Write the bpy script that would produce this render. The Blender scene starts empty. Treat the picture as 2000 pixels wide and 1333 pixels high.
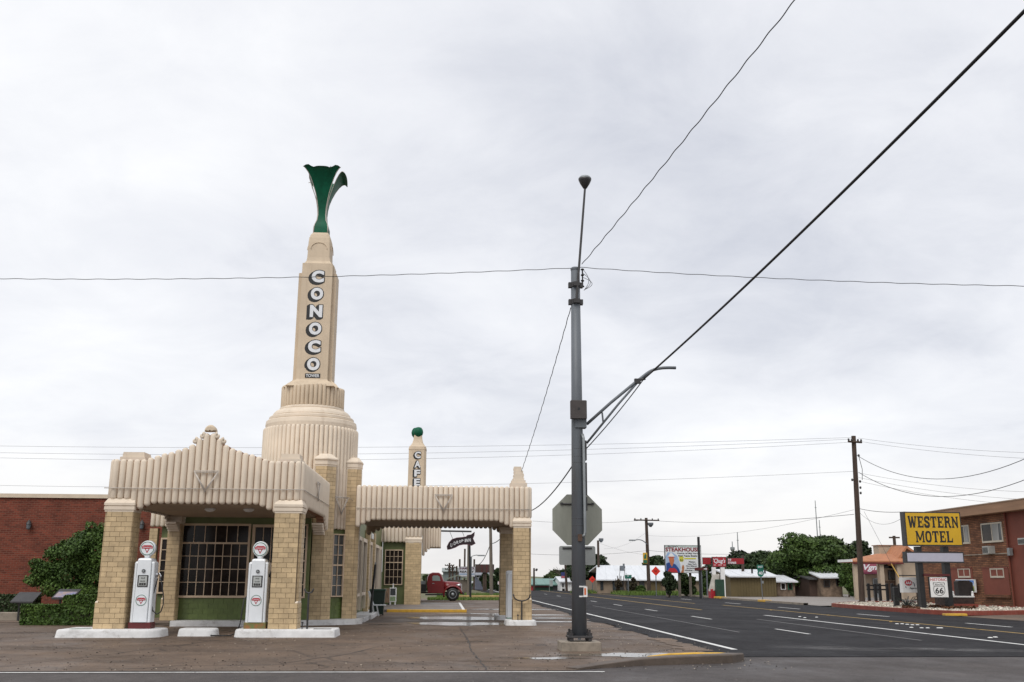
import bpy, math, random
import numpy as np
from mathutils import Matrix, Vector

random.seed(7); RNG = np.random.default_rng(7)
SC = bpy.context.scene
COL = SC.collection
R = math.radians

# ------------------------------------------------------------------ camera
F_PX = 1944.0; PITCH = R(13.45); ROLL = R(0.25); YAW = R(3.72); EYE = 1.5
_f = np.array([math.sin(YAW)*math.cos(PITCH), math.cos(YAW)*math.cos(PITCH), math.sin(PITCH)])
_r = np.array([math.cos(YAW), -math.sin(YAW), 0.0]); _u = np.cross(_r, _f)
_r2 = math.cos(ROLL)*_r + math.sin(ROLL)*_u; _u2 = -math.sin(ROLL)*_r + math.cos(ROLL)*_u
cam_d = bpy.data.cameras.new('camera'); cam = bpy.data.objects.new('camera', cam_d); COL.objects.link(cam)
cam_d.sensor_fit = 'HORIZONTAL'; cam_d.sensor_width = 36.0; cam_d.lens = F_PX/2000*36
cam_d.clip_start = 0.1; cam_d.clip_end = 6000
M4 = Matrix.Identity(4)
for i in range(3):
    M4[i][0] = _r2[i]; M4[i][1] = _u2[i]; M4[i][2] = -_f[i]
M4[0][3], M4[1][3], M4[2][3] = 0.0, 0.0, EYE
cam.matrix_world = M4
SC.camera = cam

def at(px, py, x=None, y=None, z=None):
    """a surveyed point: sight line through photo pixel, met with a known plane of the place"""
    d = _r2*(px-1000) + _u2*(666.5-py) + _f*F_PX
    if z is not None: t = (z-EYE)/d[2]
    elif y is not None: t = y/d[1]
    else: t = x/d[0]
    return (float(t*d[0]), float(t*d[1]), float(EYE+t*d[2]))

# ------------------------------------------------------------------ sky, sun, exposure
SUN_EL, SUN_AZ = R(52), R(205)      # azimuth clockwise from +Y: behind the camera, to the left
w = bpy.data.worlds.new('World'); SC.world = w; w.use_nodes = True
nt = w.node_tree; nt.nodes.clear(); N = nt.nodes.new; L = nt.links.new
out = N('ShaderNodeOutputWorld'); bg = N('ShaderNodeBackground'); L(bg.outputs[0], out.inputs[0])
sky = N('ShaderNodeTexSky'); sky.sky_type = 'NISHITA'; sky.sun_disc = False
sky.sun_elevation = SUN_EL; sky.sun_rotation = SUN_AZ; sky.dust_density = 2.0
sk = N('ShaderNodeVectorMath'); sk.operation = 'SCALE'; sk.inputs['Scale'].default_value = 0.10
L(sky.outputs[0], sk.inputs[0])
tc = N('ShaderNodeTexCoord'); sep = N('ShaderNodeSeparateXYZ'); L(tc.outputs['Generated'], sep.inputs[0])
def vm(op, a, b=None):
    n = N('ShaderNodeMath'); n.operation = op
    for k, v in enumerate((a, b)):
        if v is None: continue
        if isinstance(v, (int, float)): n.inputs[k].default_value = v
        else: L(v, n.inputs[k])
    return n.outputs[0]
zz = vm('ADD', vm('MAXIMUM', sep.outputs[2], 0.0), 0.22)
cx = vm('DIVIDE', sep.outputs[0], zz); cy = vm('DIVIDE', sep.outputs[1], zz)
cmb = N('ShaderNodeCombineXYZ'); L(cx, cmb.inputs[0]); L(cy, cmb.inputs[1]); cmb.inputs[2].default_value = 3.4
def noise(scale, detail, rough, dist=0.0):
    n = N('ShaderNodeTexNoise'); n.inputs['Scale'].default_value = scale; n.inputs['Detail'].default_value = detail
    n.inputs['Roughness'].default_value = rough; n.inputs['Distortion'].default_value = dist
    L(cmb.outputs[0], n.inputs['Vector']); return n.outputs[0]
n1 = noise(0.70, 5.0, 0.46, 0.25); n2 = noise(3.4, 9.0, 0.62, 0.35)
mixv = vm('ADD', vm('MULTIPLY', n1, 0.80), vm('MULTIPLY', n2, 0.20))
ramp = N('ShaderNodeValToRGB'); L(mixv, ramp.inputs[0])
e = ramp.color_ramp.elements
e[0].position = 0.31; e[0].color = (0.50, 0.525, 0.60, 1)
e[1].position = 0.57; e[1].color = (0.925, 0.93, 0.945, 1)
m_ = ramp.color_ramp.elements.new(0.46); m_.color = (0.785, 0.797, 0.838, 1)
# thin warm veil low over the land, all round the horizon
hz = N('ShaderNodeMapRange'); hz.inputs[1].default_value = 0.0; hz.inputs[2].default_value = 0.13
hz.inputs[3].default_value = 0.75; hz.inputs[4].default_value = 0.0; L(sep.outputs[2], hz.inputs[0])
mx1 = N('ShaderNodeMix'); mx1.data_type = 'RGBA'; L(hz.outputs[0], mx1.inputs[0]); L(ramp.outputs[0], mx1.inputs[6])
mx1.inputs[7].default_value = (0.83, 0.80, 0.77, 1)
mx2 = N('ShaderNodeMix'); mx2.data_type = 'RGBA'; mx2.inputs[0].default_value = 0.93
L(sk.outputs[0], mx2.inputs[6]); L(mx1.outputs[2], mx2.inputs[7])
L(mx2.outputs[2], bg.inputs[0]); bg.inputs[1].default_value = 1.0
sun_d = bpy.data.lights.new('sun', 'SUN'); sun_d.energy = 1.5; sun_d.angle = R(32); sun_d.color = (1.0, 0.965, 0.91)
sun = bpy.data.objects.new('sun', sun_d); COL.objects.link(sun); sun.location = (-20, -20, 40)
_sd = Vector((math.sin(SUN_AZ)*math.cos(SUN_EL), math.cos(SUN_AZ)*math.cos(SUN_EL), math.sin(SUN_EL)))
sun.rotation_euler = _sd.to_track_quat('Z', 'Y').to_euler()
SC.view_settings.view_transform = 'Standard'; SC.view_settings.look = 'None'
SC.view_settings.exposure = 0.2; SC.view_settings.gamma = 1.0; SC.view_settings.use_curve_mapping = False

# ------------------------------------------------------------------ lettering (made first, while the scene is empty)
_TX = {}
def _text(s, bold=0.0, shear=0.0):
    key = (s, bold, shear)
    if key in _TX: return _TX[key]
    c = bpy.data.curves.new('t', 'FONT'); c.body = s; c.size = 1.0; c.offset = bold; c.shear = shear; c.resolution_u = 4
    o = bpy.data.objects.new('t', c); COL.objects.link(o)
    dg = bpy.context.evaluated_depsgraph_get()
    me = bpy.data.meshes.new_from_object(o.evaluated_get(dg))
    v = np.array([x.co[:2] for x in me.vertices]); f = [tuple(p.vertices) for p in me.polygons]
    bpy.data.objects.remove(o); bpy.data.curves.remove(c); bpy.data.meshes.remove(me)
    _TX[key] = (v, f); return _TX[key]
for a in [('C', .055), ('O', .055), ('N', .055), ('C', .10), ('O', .10), ('N', .10), ('A', .04), ('F', .04), ('E', .04), ('C', .04),
          ('A', .09), ('F', .09), ('E', .09), ('C', .09), ('TOWER', .02), ('CONOCO', .02), ('U', .03), ('D', .03), ('R', .03), ('O', .03), ('P', .03), ('I', .03), ('N', .03),
          ('HISTORIC', .02), ('ROUTE', .02), ('66', .02), ('AAA', .03, .2), ('Approved', .02, .25), ('STEAKHOUSE', .05), ("Big Vern's", .02, .2),
          ("Home of Big Vern's", .03), ('Real Texas Steaks', .03), ('Ribeye', .03), ('New York', .03), ('Filet Mignon', .03), ('Sandwiches', .03),
          ('Chicken - Ribs', .03), ("'Chug's", .02, .3), ('THE', .04, .1), ('STEAKS', .04, .1), ('SHAMROCK', .03), ('REALTY', .03), ('EAST', .02), ('40', .03),
          ('Vgm', .03, .3), ('SALE', .02), ('THIS', .02), ('GALLONS', .02)]: _text(*a)

# ------------------------------------------------------------------ mesh builder and object helpers
class MB:
    def __init__(s): s.v = []; s.f = []
    def add(s, vs, fs):
        o = len(s.v); s.v.extend(vs); s.f.extend(tuple(i+o for i in q) for q in fs); return s
    def box(s, x0, x1, y0, y1, z0, z1):
        return s.add([(x0,y0,z0),(x1,y0,z0),(x1,y1,z0),(x0,y1,z0),(x0,y0,z1),(x1,y0,z1),(x1,y1,z1),(x0,y1,z1)],
                     [(0,3,2,1),(4,5,6,7),(0,1,5,4),(1,2,6,5),(2,3,7,6),(3,0,4,7)])
    def bbox(s, x0, x1, y0, y1, z0, z1, b=0.02):
        """box with chamfered vertical and top edges"""
        p = [(x0+b,y0),(x1-b,y0),(x1,y0+b),(x1,y1-b),(x1-b,y1),(x0+b,y1),(x0,y1-b),(x0,y0+b)]
        q = [(x0+2*b,y0+b),(x1-2*b,y0+b),(x1-b,y0+2*b),(x1-b,y1-2*b),(x1-2*b,y1-b),(x0+2*b,y1-b),(x0+b,y1-2*b),(x0+b,y0+2*b)]
        s.loft([[(a,c,z0) for a,c in p],[(a,c,z1-b) for a,c in p],[(a,c,z1) for a,c in q]], True, True); return s
    def loft(s, rings, cap0=False, cap1=False, closed=True):
        n = len(rings[0]); o = len(s.v)
        for r in rings: s.v.extend(tuple(map(float, p)) for p in r)
        for i in range(len(rings)-1):
            for j in range(n if closed else n-1):
                k = (j+1) % n
                s.f.append((o+i*n+j, o+i*n+k, o+(i+1)*n+k, o+(i+1)*n+j))
        if cap0: s.f.append(tuple(o+j for j in reversed(range(n))))
        if cap1: s.f.append(tuple(o+(len(rings)-1)*n+j for j in range(n)))
        return s
    def prism(s, pts, axis, a0, a1):
        def mk(p, a): return (p[0],p[1],a) if axis == 'z' else ((p[0],a,p[1]) if axis == 'y' else (a,p[0],p[1]))
        A = [mk(p,a0) for p in pts]; B = [mk(p,a1) for p in pts]
        return s.loft([A,B], True, True)
    def tube(s, pts, r, n=6, cap=True):
        pts = [Vector(p) for p in pts]; rad = r if isinstance(r, (list, tuple)) else [r]*len(pts); rings = []
        up = None
        for i, p in enumerate(pts):
            t = (pts[min(i+1,len(pts)-1)] - pts[max(i-1,0)]).normalized()
            if up is None: up = Vector((0,0,1)) if abs(t.z) < 0.9 else Vector((1,0,0))
            a = t.cross(up).normalized(); b = a.cross(t).normalized(); up = b
            rings.append([p + rad[i]*(math.cos(2*math.pi*k/n)*a + math.sin(2*math.pi*k/n)*b) for k in range(n)])
        return s.loft(rings, cap, cap)
    def lathe(s, cx, cy, prof, n=24, a0=0.0):
        return s.loft([[(cx+r*math.cos(a0+2*math.pi*k/n), cy+r*math.sin(a0+2*math.pi*k/n), z) for k in range(n)] for r, z in prof],
                      prof[0][0] > 1e-4, prof[-1][0] > 1e-4)
    def disc_y(s, cx, y0, y1, cz, r, n=24):
        return s.prism([(cx+r*math.cos(2*math.pi*k/n), cz+r*math.sin(2*math.pi*k/n)) for k in range(n)], 'y', y0, y1)
    def ring_y(s, cx, y0, y1, cz, r0, r1, n=32):
        rs = []
        for r, y in ((r0,y1),(r0,y0),(r1,y0),(r1,y1),(r0,y1)):
            rs.append([(cx+r*math.cos(2*math.pi*k/n), y, cz+r*math.sin(2*math.pi*k/n)) for k in range(n)])
        return s.loft(rs)
    def text(s, t, cx, cz, w, h, y, bold=0.0, shear=0.0, thick=0.004, keep=False):
        """lettering standing in an XZ plane facing -Y, centred on cx,cz, fitted to w x h"""
        v, f = _text(t, bold, shear); mn, mx = v.min(0), v.max(0); d = mx-mn
        sx, sy = w/d[0], h/d[1]
        if keep: sx = sy = min(sx, sy)
        c = (mn+mx)/2; o = len(s.v); n = len(v)
        s.v.extend((cx+(a-c[0])*sx, y, cz+(b-c[1])*sy) for a, b in v)
        s.f.extend(tuple(i+o for i in q) for q in f); return s
    def mesh(s, name, mat=None, smooth=False):
        me = bpy.data.meshes.new(name); me.from_pydata(s.v, [], s.f)
        if mat: me.materials.append(mat)
        if smooth: me.polygons.foreach_set('use_smooth', [True]*len(me.polygons))
        me.update(); return me

OFF = {}
def put(o, parent=None, label=None, cat=None, group=None, kind=None):
    COL.objects.link(o)
    if parent is not None:
        o.parent = parent; w_ = OFF.get(parent.name, (0,0,0))
        o.location = tuple(o.location[i]-w_[i] for i in range(3))
    if label: o['label'] = label
    if cat: o['category'] = cat
    if group: o['group'] = group
    if kind: o['kind'] = kind
    return o
def thing(name, loc, label, cat, group=None):
    o = bpy.data.objects.new(name, None); o.location = loc; o.empty_display_size = 0.2
    put(o, None, label, cat, group); OFF[o.name] = tuple(loc); return o
def part(name, mb, mat, parent=None, smooth=False, **k):
    me = mb if isinstance(mb, bpy.types.Mesh) else mb.mesh(name, mat, smooth)
    return put(bpy.data.objects.new(name, me), parent, **k)
def shared(name, me, parent, loc, rotz=0.0, scale=None, **k):
    o = bpy.data.objects.new(name, me); o.location = loc; o.rotation_euler = (0,0,rotz)
    if scale: o.scale = scale
    return put(o, parent, **k)
def solo(name, mb, mat, label, cat, group=None, smooth=False): return part(name, mb, mat, None, smooth, label=label, cat=cat, group=group)
def struct(name, mb, mat, parent=None, smooth=False): return part(name, mb, mat, parent, smooth, kind='structure')
def copy_tree(o, loc=None, rotz=None, label=None, parent=None):
    c = o.copy(); COL.objects.link(c)
    if parent is not None: c.parent = parent
    if loc is not None: c.location = loc
    if rotz is not None: c.rotation_euler = (0,0,rotz)
    if label: c['label'] = label
    for ch in list(o.children): copy_tree(ch, parent=c)
    return c

# ------------------------------------------------------------------ materials
def mat(name, col, rough=0.7, var=0.12, scale=3.0, bump=0.0, bscale=40.0, metal=0.0, spec=0.5, rand=0.0, col2=None, island=False, coords='Object', stretch=None, stain=None):
    m = bpy.data.materials.new(name); m.use_nodes = True; t = m.node_tree; b = t.nodes['Principled BSDF']
    b.inputs['Roughness'].default_value = rough; b.inputs['Metallic'].default_value = metal
    b.inputs['Specular IOR Level'].default_value = spec
    ge = t.nodes.new('ShaderNodeNewGeometry'); pos = ge.outputs['Position']
    if stretch:
        mp = t.nodes.new('ShaderNodeMapping'); mp.inputs['Scale'].default_value = stretch; t.links.new(pos, mp.inputs[0]); pos = mp.outputs[0]
    nz = t.nodes.new('ShaderNodeTexNoise'); nz.inputs['Scale'].default_value = scale; nz.inputs['Detail'].default_value = 6; nz.inputs['Roughness'].default_value = 0.6
    t.links.new(pos, nz.inputs['Vector'])
    mr = t.nodes.new('ShaderNodeMapRange'); mr.inputs[1].default_value = 0.3; mr.inputs[2].default_value = 0.7
    t.links.new(nz.outputs[0], mr.inputs[0])
    c2 = col2 if col2 else tuple(c*(1-2*var) for c in col)
    mx = t.nodes.new('ShaderNodeMix'); mx.data_type = 'RGBA'
    mx.inputs[6].default_value = (*(col if col2 else tuple(c*(1+var*0.6) for c in col)), 1); mx.inputs[7].default_value = (*c2, 1)
    t.links.new(mr.outputs[0], mx.inputs[0]); cur = mx.outputs[2]
    if stain:
        n3 = t.nodes.new('ShaderNodeTexNoise'); n3.inputs['Scale'].default_value = stain[1]; n3.inputs['Detail'].default_value = 8; n3.inputs['Roughness'].default_value = .7
        mp3 = t.nodes.new('ShaderNodeMapping'); mp3.inputs['Scale'].default_value = stain[3] if len(stain) > 3 else (1,1,.25); t.links.new(ge.outputs['Position'], mp3.inputs[0]); t.links.new(mp3.outputs[0], n3.inputs['Vector'])
        m3 = t.nodes.new('ShaderNodeMapRange'); m3.inputs[1].default_value = .52; m3.inputs[2].default_value = .78; m3.inputs[4].default_value = stain[2]; t.links.new(n3.outputs[0], m3.inputs[0])
        x3 = t.nodes.new('ShaderNodeMix'); x3.data_type = 'RGBA'; x3.inputs[7].default_value = (*stain[0], 1)
        t.links.new(m3.outputs[0], x3.inputs[0]); t.links.new(cur, x3.inputs[6]); cur = x3.outputs[2]
    if rand:
        if island: rv = ge.outputs['Random Per Island']
        else: rv = t.nodes.new('ShaderNodeObjectInfo').outputs['Random']
        m2 = t.nodes.new('ShaderNodeMapRange'); m2.inputs[3].default_value = 1-rand; m2.inputs[4].default_value = 1+rand
        t.links.new(rv, m2.inputs[0])
        sc_ = t.nodes.new('ShaderNodeVectorMath'); sc_.operation = 'SCALE'; t.links.new(cur, sc_.inputs[0]); t.links.new(m2.outputs[0], sc_.inputs['Scale']); cur = sc_.outputs[0]
    t.links.new(cur, b.inputs['Base Color'])
    if bump:
        nb = t.nodes.new('ShaderNodeTexNoise'); nb.inputs['Scale'].default_value = bscale; nb.inputs['Detail'].default_value = 4
        t.links.new(pos, nb.inputs['Vector'])
        bp = t.nodes.new('ShaderNodeBump'); bp.inputs['Strength'].default_value = bump; bp.inputs['Distance'].default_value = 0.02
        t.links.new(nb.outputs[0], bp.inputs['Height']); t.links.new(bp.outputs[0], b.inputs['Normal'])
    return m

def brickmat(name, c1, c2, cm, bw, bh, mortar, axis='xz', rough=0.85, bump=0.5, var=0.25, off=0.5):
    m = bpy.data.materials.new(name); m.use_nodes = True; t = m.node_tree; b = t.nodes['Principled BSDF']
    b.inputs['Roughness'].default_value = rough; b.inputs['Specular IOR Level'].default_value = 0.25
    ge = t.nodes.new('ShaderNodeNewGeometry'); sp = t.nodes.new('ShaderNodeSeparateXYZ'); cb = t.nodes.new('ShaderNodeCombineXYZ')
    t.links.new(ge.outputs['Position'], sp.inputs[0])
    t.links.new(sp.outputs['XYZ'.index(axis[0].upper())], cb.inputs[0]); t.links.new(sp.outputs[2], cb.inputs[1])
    br = t.nodes.new('ShaderNodeTexBrick'); br.inputs['Scale'].default_value = 1.0
    br.inputs['Brick Width'].default_value = bw; br.inputs['Row Height'].default_value = bh; br.inputs['Mortar Size'].default_value = mortar
    br.inputs['Color1'].default_value = (*c1,1); br.inputs['Color2'].default_value = (*c2,1); br.inputs['Mortar'].default_value = (*cm,1)
    br.offset = off; t.links.new(cb.outputs[0], br.inputs['Vector'])
    nz = t.nodes.new('ShaderNodeTexNoise'); nz.inputs['Scale'].default_value = 1.3; nz.inputs['Detail'].default_value = 7; t.links.new(ge.outputs['Position'], nz.inputs['Vector'])
    mr = t.nodes.new('ShaderNodeMapRange'); mr.inputs[1].default_value = .3; mr.inputs[2].default_value = .7; mr.inputs[3].default_value = 1-var; mr.inputs[4].default_value = 1+var*.6
    t.links.new(nz.outputs[0], mr.inputs[0])
    sc_ = t.nodes.new('ShaderNodeVectorMath'); sc_.operation = 'SCALE'; t.links.new(br.outputs[0], sc_.inputs[0]); t.links.new(mr.outputs[0], sc_.inputs['Scale'])
    t.links.new(sc_.outputs[0], b.inputs['Base Color'])
    bp = t.nodes.new('ShaderNodeBump'); bp.inputs['Strength'].default_value = bump; bp.inputs['Distance'].default_value = 0.01; bp.invert = True
    t.links.new(br.outputs['Fac'], bp.inputs['Height']); t.links.new(bp.outputs[0], b.inputs['Normal'])
    return m

def roadmat(name, base, dark, light, rough0, rough1, spec=0.4, patch=0.5, tint=None, cracks=False):
    """asphalt: large worn patches, fine aggregate speckle, damp sheen where water dries last"""
    m = bpy.data.materials.new(name); m.use_nodes = True; t = m.node_tree; b = t.nodes['Principled BSDF']
    ge = t.nodes.new('ShaderNodeNewGeometry'); P_ = ge.outputs['Position']
    def nz(sc, det, ro=.6, mp=None):
        n = t.nodes.new('ShaderNodeTexNoise'); n.inputs['Scale'].default_value = sc; n.inputs['Detail'].default_value = det; n.inputs['Roughness'].default_value = ro
        if mp:
            q = t.nodes.new('ShaderNodeMapping'); q.inputs['Scale'].default_value = mp; t.links.new(P_, q.inputs[0]); t.links.new(q.outputs[0], n.inputs['Vector'])
        else: t.links.new(P_, n.inputs['Vector'])
        return n.outputs[0]
    big = nz(patch, 8, .65); fine = nz(38, 3); mid = nz(4.0, 6, .7)
    def rng(i, a, b_, c, d):
        r = t.nodes.new('ShaderNodeMapRange'); r.inputs[1].default_value = a; r.inputs[2].default_value = b_; r.inputs[3].default_value = c; r.inputs[4].default_value = d
        t.links.new(i, r.inputs[0]); return r.outputs[0]
    def mixc(f, a, c):
        x = t.nodes.new('ShaderNodeMix'); x.data_type = 'RGBA'; t.links.new(f, x.inputs[0])
        for k, v in ((6,a),(7,c)):
            if isinstance(v, tuple): x.inputs[k].default_value = (*v,1)
            else: t.links.new(v, x.inputs[k])
        return x.outputs[2]
    c = mixc(rng(big, .35, .65, 0, 1), base, dark)
    c = mixc(rng(mid, .45, .75, 0, .55), c, light)
    if tint: c = mixc(rng(nz(.22, 5, .6), .45, .7, 0, .8), c, tint)
    sp = rng(fine, .35, .65, .70, 1.30)
    if cracks:
        wq = t.nodes.new('ShaderNodeVectorMath'); wq.operation = 'MULTIPLY_ADD'; nn = t.nodes.new('ShaderNodeTexNoise'); nn.inputs['Scale'].default_value = 1.1; nn.inputs['Detail'].default_value = 6; t.links.new(P_, nn.inputs['Vector'])
        t.links.new(nn.outputs['Color'], wq.inputs[0]); wq.inputs[1].default_value = (1.3,1.3,0); t.links.new(P_, wq.inputs[2])
        vo = t.nodes.new('ShaderNodeTexVoronoi'); vo.feature = 'DISTANCE_TO_EDGE'; vo.inputs['Scale'].default_value = .20; t.links.new(wq.outputs[0], vo.inputs['Vector'])
        c = mixc(rng(vo.outputs['Distance'], .0015, .007, .75, 0), c, (.035,.027,.022))
        c = mixc(rng(nz(2.1, 4, .5, (1,.35,1)), .58, .70, 0, .45), c, dark)
        c = mixc(rng(nz(17, 2, .5), .66, .74, 0, .6), c, light)
    s_ = t.nodes.new('ShaderNodeVectorMath'); s_.operation = 'SCALE'; t.links.new(c, s_.inputs[0]); t.links.new(sp, s_.inputs['Scale'])
    t.links.new(s_.outputs[0], b.inputs['Base Color'])
    t.links.new(rng(nz(.55, 7, .7, (1,.55,1)), .35, .68, rough1, rough0), b.inputs['Roughness'])
    b.inputs['Specular IOR Level'].default_value = spec
    bp = t.nodes.new('ShaderNodeBump'); bp.inputs['Strength'].default_value = .45; bp.inputs['Distance'].default_value = .012
    t.links.new(nz(60, 3), bp.inputs['Height']); t.links.new(bp.outputs[0], b.inputs['Normal'])
    return m

CREAM = mat('cream_stucco', (0.70, 0.60, 0.485), 0.75, .06, 1.2, .15, 70, stain=((.36,.27,.19), 2.2, .42, (1.6,1.6,.16)))
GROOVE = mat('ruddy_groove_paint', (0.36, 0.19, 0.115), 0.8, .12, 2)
CREAM2 = mat('tan_stucco', (0.585, 0.475, 0.35), 0.75, .07, 1.5, .15, 60, stain=((.32,.24,.17), 2.0, .5, (1.8,1.8,.15)))
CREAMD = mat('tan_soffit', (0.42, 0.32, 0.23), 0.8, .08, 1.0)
YBRICK = mat('yellow_glazed_tile', (0.54, 0.405, 0.235), 0.42, .10, 5.0, .05, 60, rand=.13, stain=((.30,.21,.13), 2.0, .35))
YBRICKI = mat('yellow_glazed_tile_courses', (0.54, 0.405, 0.235), 0.42, .10, 5.0, .05, 60, rand=.13, island=True, stain=((.30,.21,.13), 2.0, .35))
JOINT = mat('tile_joint', (0.27, 0.195, 0.125), 0.9, .15, 8)
GREEN = mat('green_glazed_tile', (0.118, 0.160, 0.045), 0.35, .12, 4, rand=.10)
GREENP = mat('green_paint', (0.128, 0.155, 0.055), 0.5, .10, 2)
TULIP = mat('tulip_green_enamel', (0.003, 0.098, 0.050), 0.5, .18, 2.5, spec=.2)
WFRAME = mat('tan_window_frame', (0.62, 0.475, 0.34), 0.55, .08, 3)
DARKIN = mat('dark_interior', (0.025, 0.018, 0.016), 0.9, .3, 1)
GLASS = mat('window_glass', (0.026, 0.018, 0.015), 0.14, .5, 1.6, spec=.2)
GLASSG = mat('window_glass_grey', (0.07, 0.08, 0.085), 0.08, .3, .6, spec=.6)
CURB = mat('white_kerb_paint', (0.70, 0.70, 0.70), 0.65, .09, 3, .3, 22, stain=((.20,.175,.15), 3.5, .7, (1,1,1.6)))
WHITE = mat('white_enamel', (0.72, 0.75, 0.78), 0.22, .03, 4)
WHITEM = mat('white_matte', (0.75, 0.75, 0.74), 0.6, .06, 4)
LETW = mat('letter_white', (0.70, 0.72, 0.75), 0.5, .05, 6)
BLACK = mat('black_paint', (0.012, 0.012, 0.013), 0.45, .2, 5)
RED = mat('red_sign_paint', (0.42, 0.018, 0.03), 0.45, .06, 3)
MAROON = mat('maroon_paint', (0.10, 0.012, 0.012), 0.4, .15, 3)
RGREEN = mat('ring_green', (0.02, 0.13, 0.07), 0.4, .1, 5)
RUSTG = mat('rusty_green_base', (0.05, 0.15, 0.045), 0.5, .1, 8, col2=(.28,.10,.03))
RUBBER = mat('black_rubber', (0.012, 0.012, 0.013), 0.5, .2, 6)
CHROME = mat('bright_metal', (0.6, 0.6, 0.62), 0.22, .1, 6, metal=1.0)
DIAL = mat('dial_face', (0.42, 0.44, 0.43), 0.35, .08, 20)
NEON = mat('neon_tube_glass', (0.52, 0.47, 0.42), 0.25, .1, 5)
STEEL = mat('galvanised_steel', (0.125, 0.140, 0.158), 0.5, .16, 2.2, metal=.0, stretch=(1,1,.25), stain=((.10,.075,.055), 2.2, .5, (3,3,.2)))
STEELL = mat('light_galvanised', (0.27, 0.29, 0.30), 0.45, .1, 3, metal=.4)
SIGNBACK = mat('bare_aluminium_back', (0.27, 0.275, 0.235), 0.42, .12, 1.4, metal=.35, stretch=(2.5,1,.5))
DARKM = mat('dark_metal', (0.035, 0.033, 0.034), 0.5, .2, 6)
RUSTM = mat('rusty_metal', (0.10, 0.055, 0.035), 0.75, .3, 8)
CONC = mat('old_concrete', (0.30, 0.255, 0.205), 0.9, .18, 2.5, .3, 25, stain=((.08,.07,.06), 2.5, .6, (1,1,1)))
WIREF = mat('wire_weathered_grey', (0.16, 0.16, 0.165), 0.6, .1, 3)
WIREM = mat('wire_black', (0.012, 0.012, 0.013), 0.6, .1, 3)
WOODP = mat('creosote_pole', (0.072, 0.048, 0.036), 0.9, .3, 2, .3, 20, stretch=(6,6,.5))
WOODG = mat('weathered_wood', (0.16, 0.135, 0.11), 0.9, .2, 2, stretch=(5,5,.5))
YELP = mat('yellow_kerb_paint', (0.62, 0.36, 0.04), 0.65, .12, 5, stain=((.20,.16,.12), 3, .6, (1,1,1)))
LINEW = mat('white_road_paint', (0.70, 0.70, 0.69), 0.7, .06, 8, stain=((.10,.10,.10), 5, .75, (1,1,1)))
LINEY = mat('yellow_road_paint', (0.42, 0.27, 0.07), 0.7, .1, 8, stain=((.08,.075,.07), 4, .8, (1,1,1)))
LINEF = mat('faded_road_paint', (0.17, 0.165, 0.165), 0.7, .1, 8, stain=((.05,.05,.05), 4, .9, (1,1,1)))
WATER = mat('puddle_water', (0.045, 0.038, 0.033), 0.15, .1, 1, spec=.6)
MBRICK = brickmat('motel_buff_red_brick', (.30,.135,.070), (.165,.072,.042), (.085,.05,.035), .46, .10, .016, 'yz', var=.35, bump=.8)
RBRICK = brickmat('red_brick', (.195,.048,.028), (.105,.028,.018), (.17,.08,.055), .24, .082, .010, 'xz', var=.25)
REDP = mat('oxblood_wall_paint', (0.185, 0.046, 0.026), 0.7, .08, 1.0)
ROOFBR = mat('brown_fascia_board', (0.30, 0.175, 0.105), 0.8, .14, 1.5, stretch=(1,.3,3))
LOT = roadmat('brown_lot_asphalt', (.150,.104,.073), (.074,.053,.040), (.235,.168,.120), .88, .45, spec=.25, tint=(.105,.078,.060), cracks=True)
FRONT = roadmat('front_street_asphalt', (.070,.060,.057), (.045,.039,.038), (.115,.10,.095), .85, .5, spec=.25)
HWY = roadmat('new_black_asphalt', (.023,.022,.0245), (.015,.0147,.0165), (.042,.040,.042), .9, .65, spec=.10, patch=.35)
FARLOT = roadmat('pale_concrete_lot', (.26,.235,.215), (.20,.18,.165), (.32,.29,.27), .9, .6)
EARTH = roadmat('open_ground', (.13,.12,.06), (.09,.095,.045), (.19,.16,.09), .95, .8, patch=.05)
DIRT = roadmat('roadside_dirt', (.17,.12,.085), (.10,.075,.058), (.26,.19,.14), .95, .75)

# ================================================================== THE GROUND
def sheet(pts, z): 
    m = MB(); m.add([(x,y,z) for x,y in pts], [tuple(range(len(pts)))]); return m
struct('ground', sheet([(-2500,-60),(2500,-60),(2500,4200),(-2500,4200)], -0.05), EARTH)
struct('forecourt', sheet([(-70,17.45),(2.2,17.6),(3.4,18.6),(5.2,19.1),(5.6,20.3),(5.62,26),(5.62,80),(-1.5,80),(-70,62)], 0.0), LOT)
struct('front_street', sheet([(-90,-30),(90,-30),(90,21.2),(-90,21.2)], -0.006), FRONT)
hw = MB()
_rr = random.Random(77); _edge = [(5.55+_rr.uniform(-.16,.16)+.12*math.sin(q*.9), 20.55+q*.9) for q in range(44)]
hw.add([(x,y,.004) for x,y in [(22.4,20.55),(22.4,75),(23.2,110),(21,160),(4,420),(-16,420),(4,160),(5.4,95)]+_edge[::-1]], [tuple(range(8+len(_edge)))])
struct('highway', hw, HWY)
struct('far_parking_lot', sheet([(22.5,60.5),(24.5,61.2),(31,66),(62,66),(62,112),(24.6,108),(23.2,92)], 0.02), FARLOT)
struct('side_street_apron', sheet([(22.42,21),(60,21),(60,46),(30,46.5),(26,45.6),(22.42,43.4)], 0.008), LOT)
# roadside strip between highway shoulder and forecourt
def ragged(x0, x1, y0, y1, n, amp, z, seed):
    rr = random.Random(seed); L_ = []; R_ = []
    for i in range(n+1):
        y = y0+(y1-y0)*i/n; L_.append((x0+rr.uniform(-amp,amp), y)); R_.append((x1+rr.uniform(-amp,amp)*.5, y))
    return sheet(L_+R_[::-1], z)
struct('road_shoulder', ragged(5.3, 5.85, 22.2, 27, 18, .22, .009, 3), DIRT)
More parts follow.
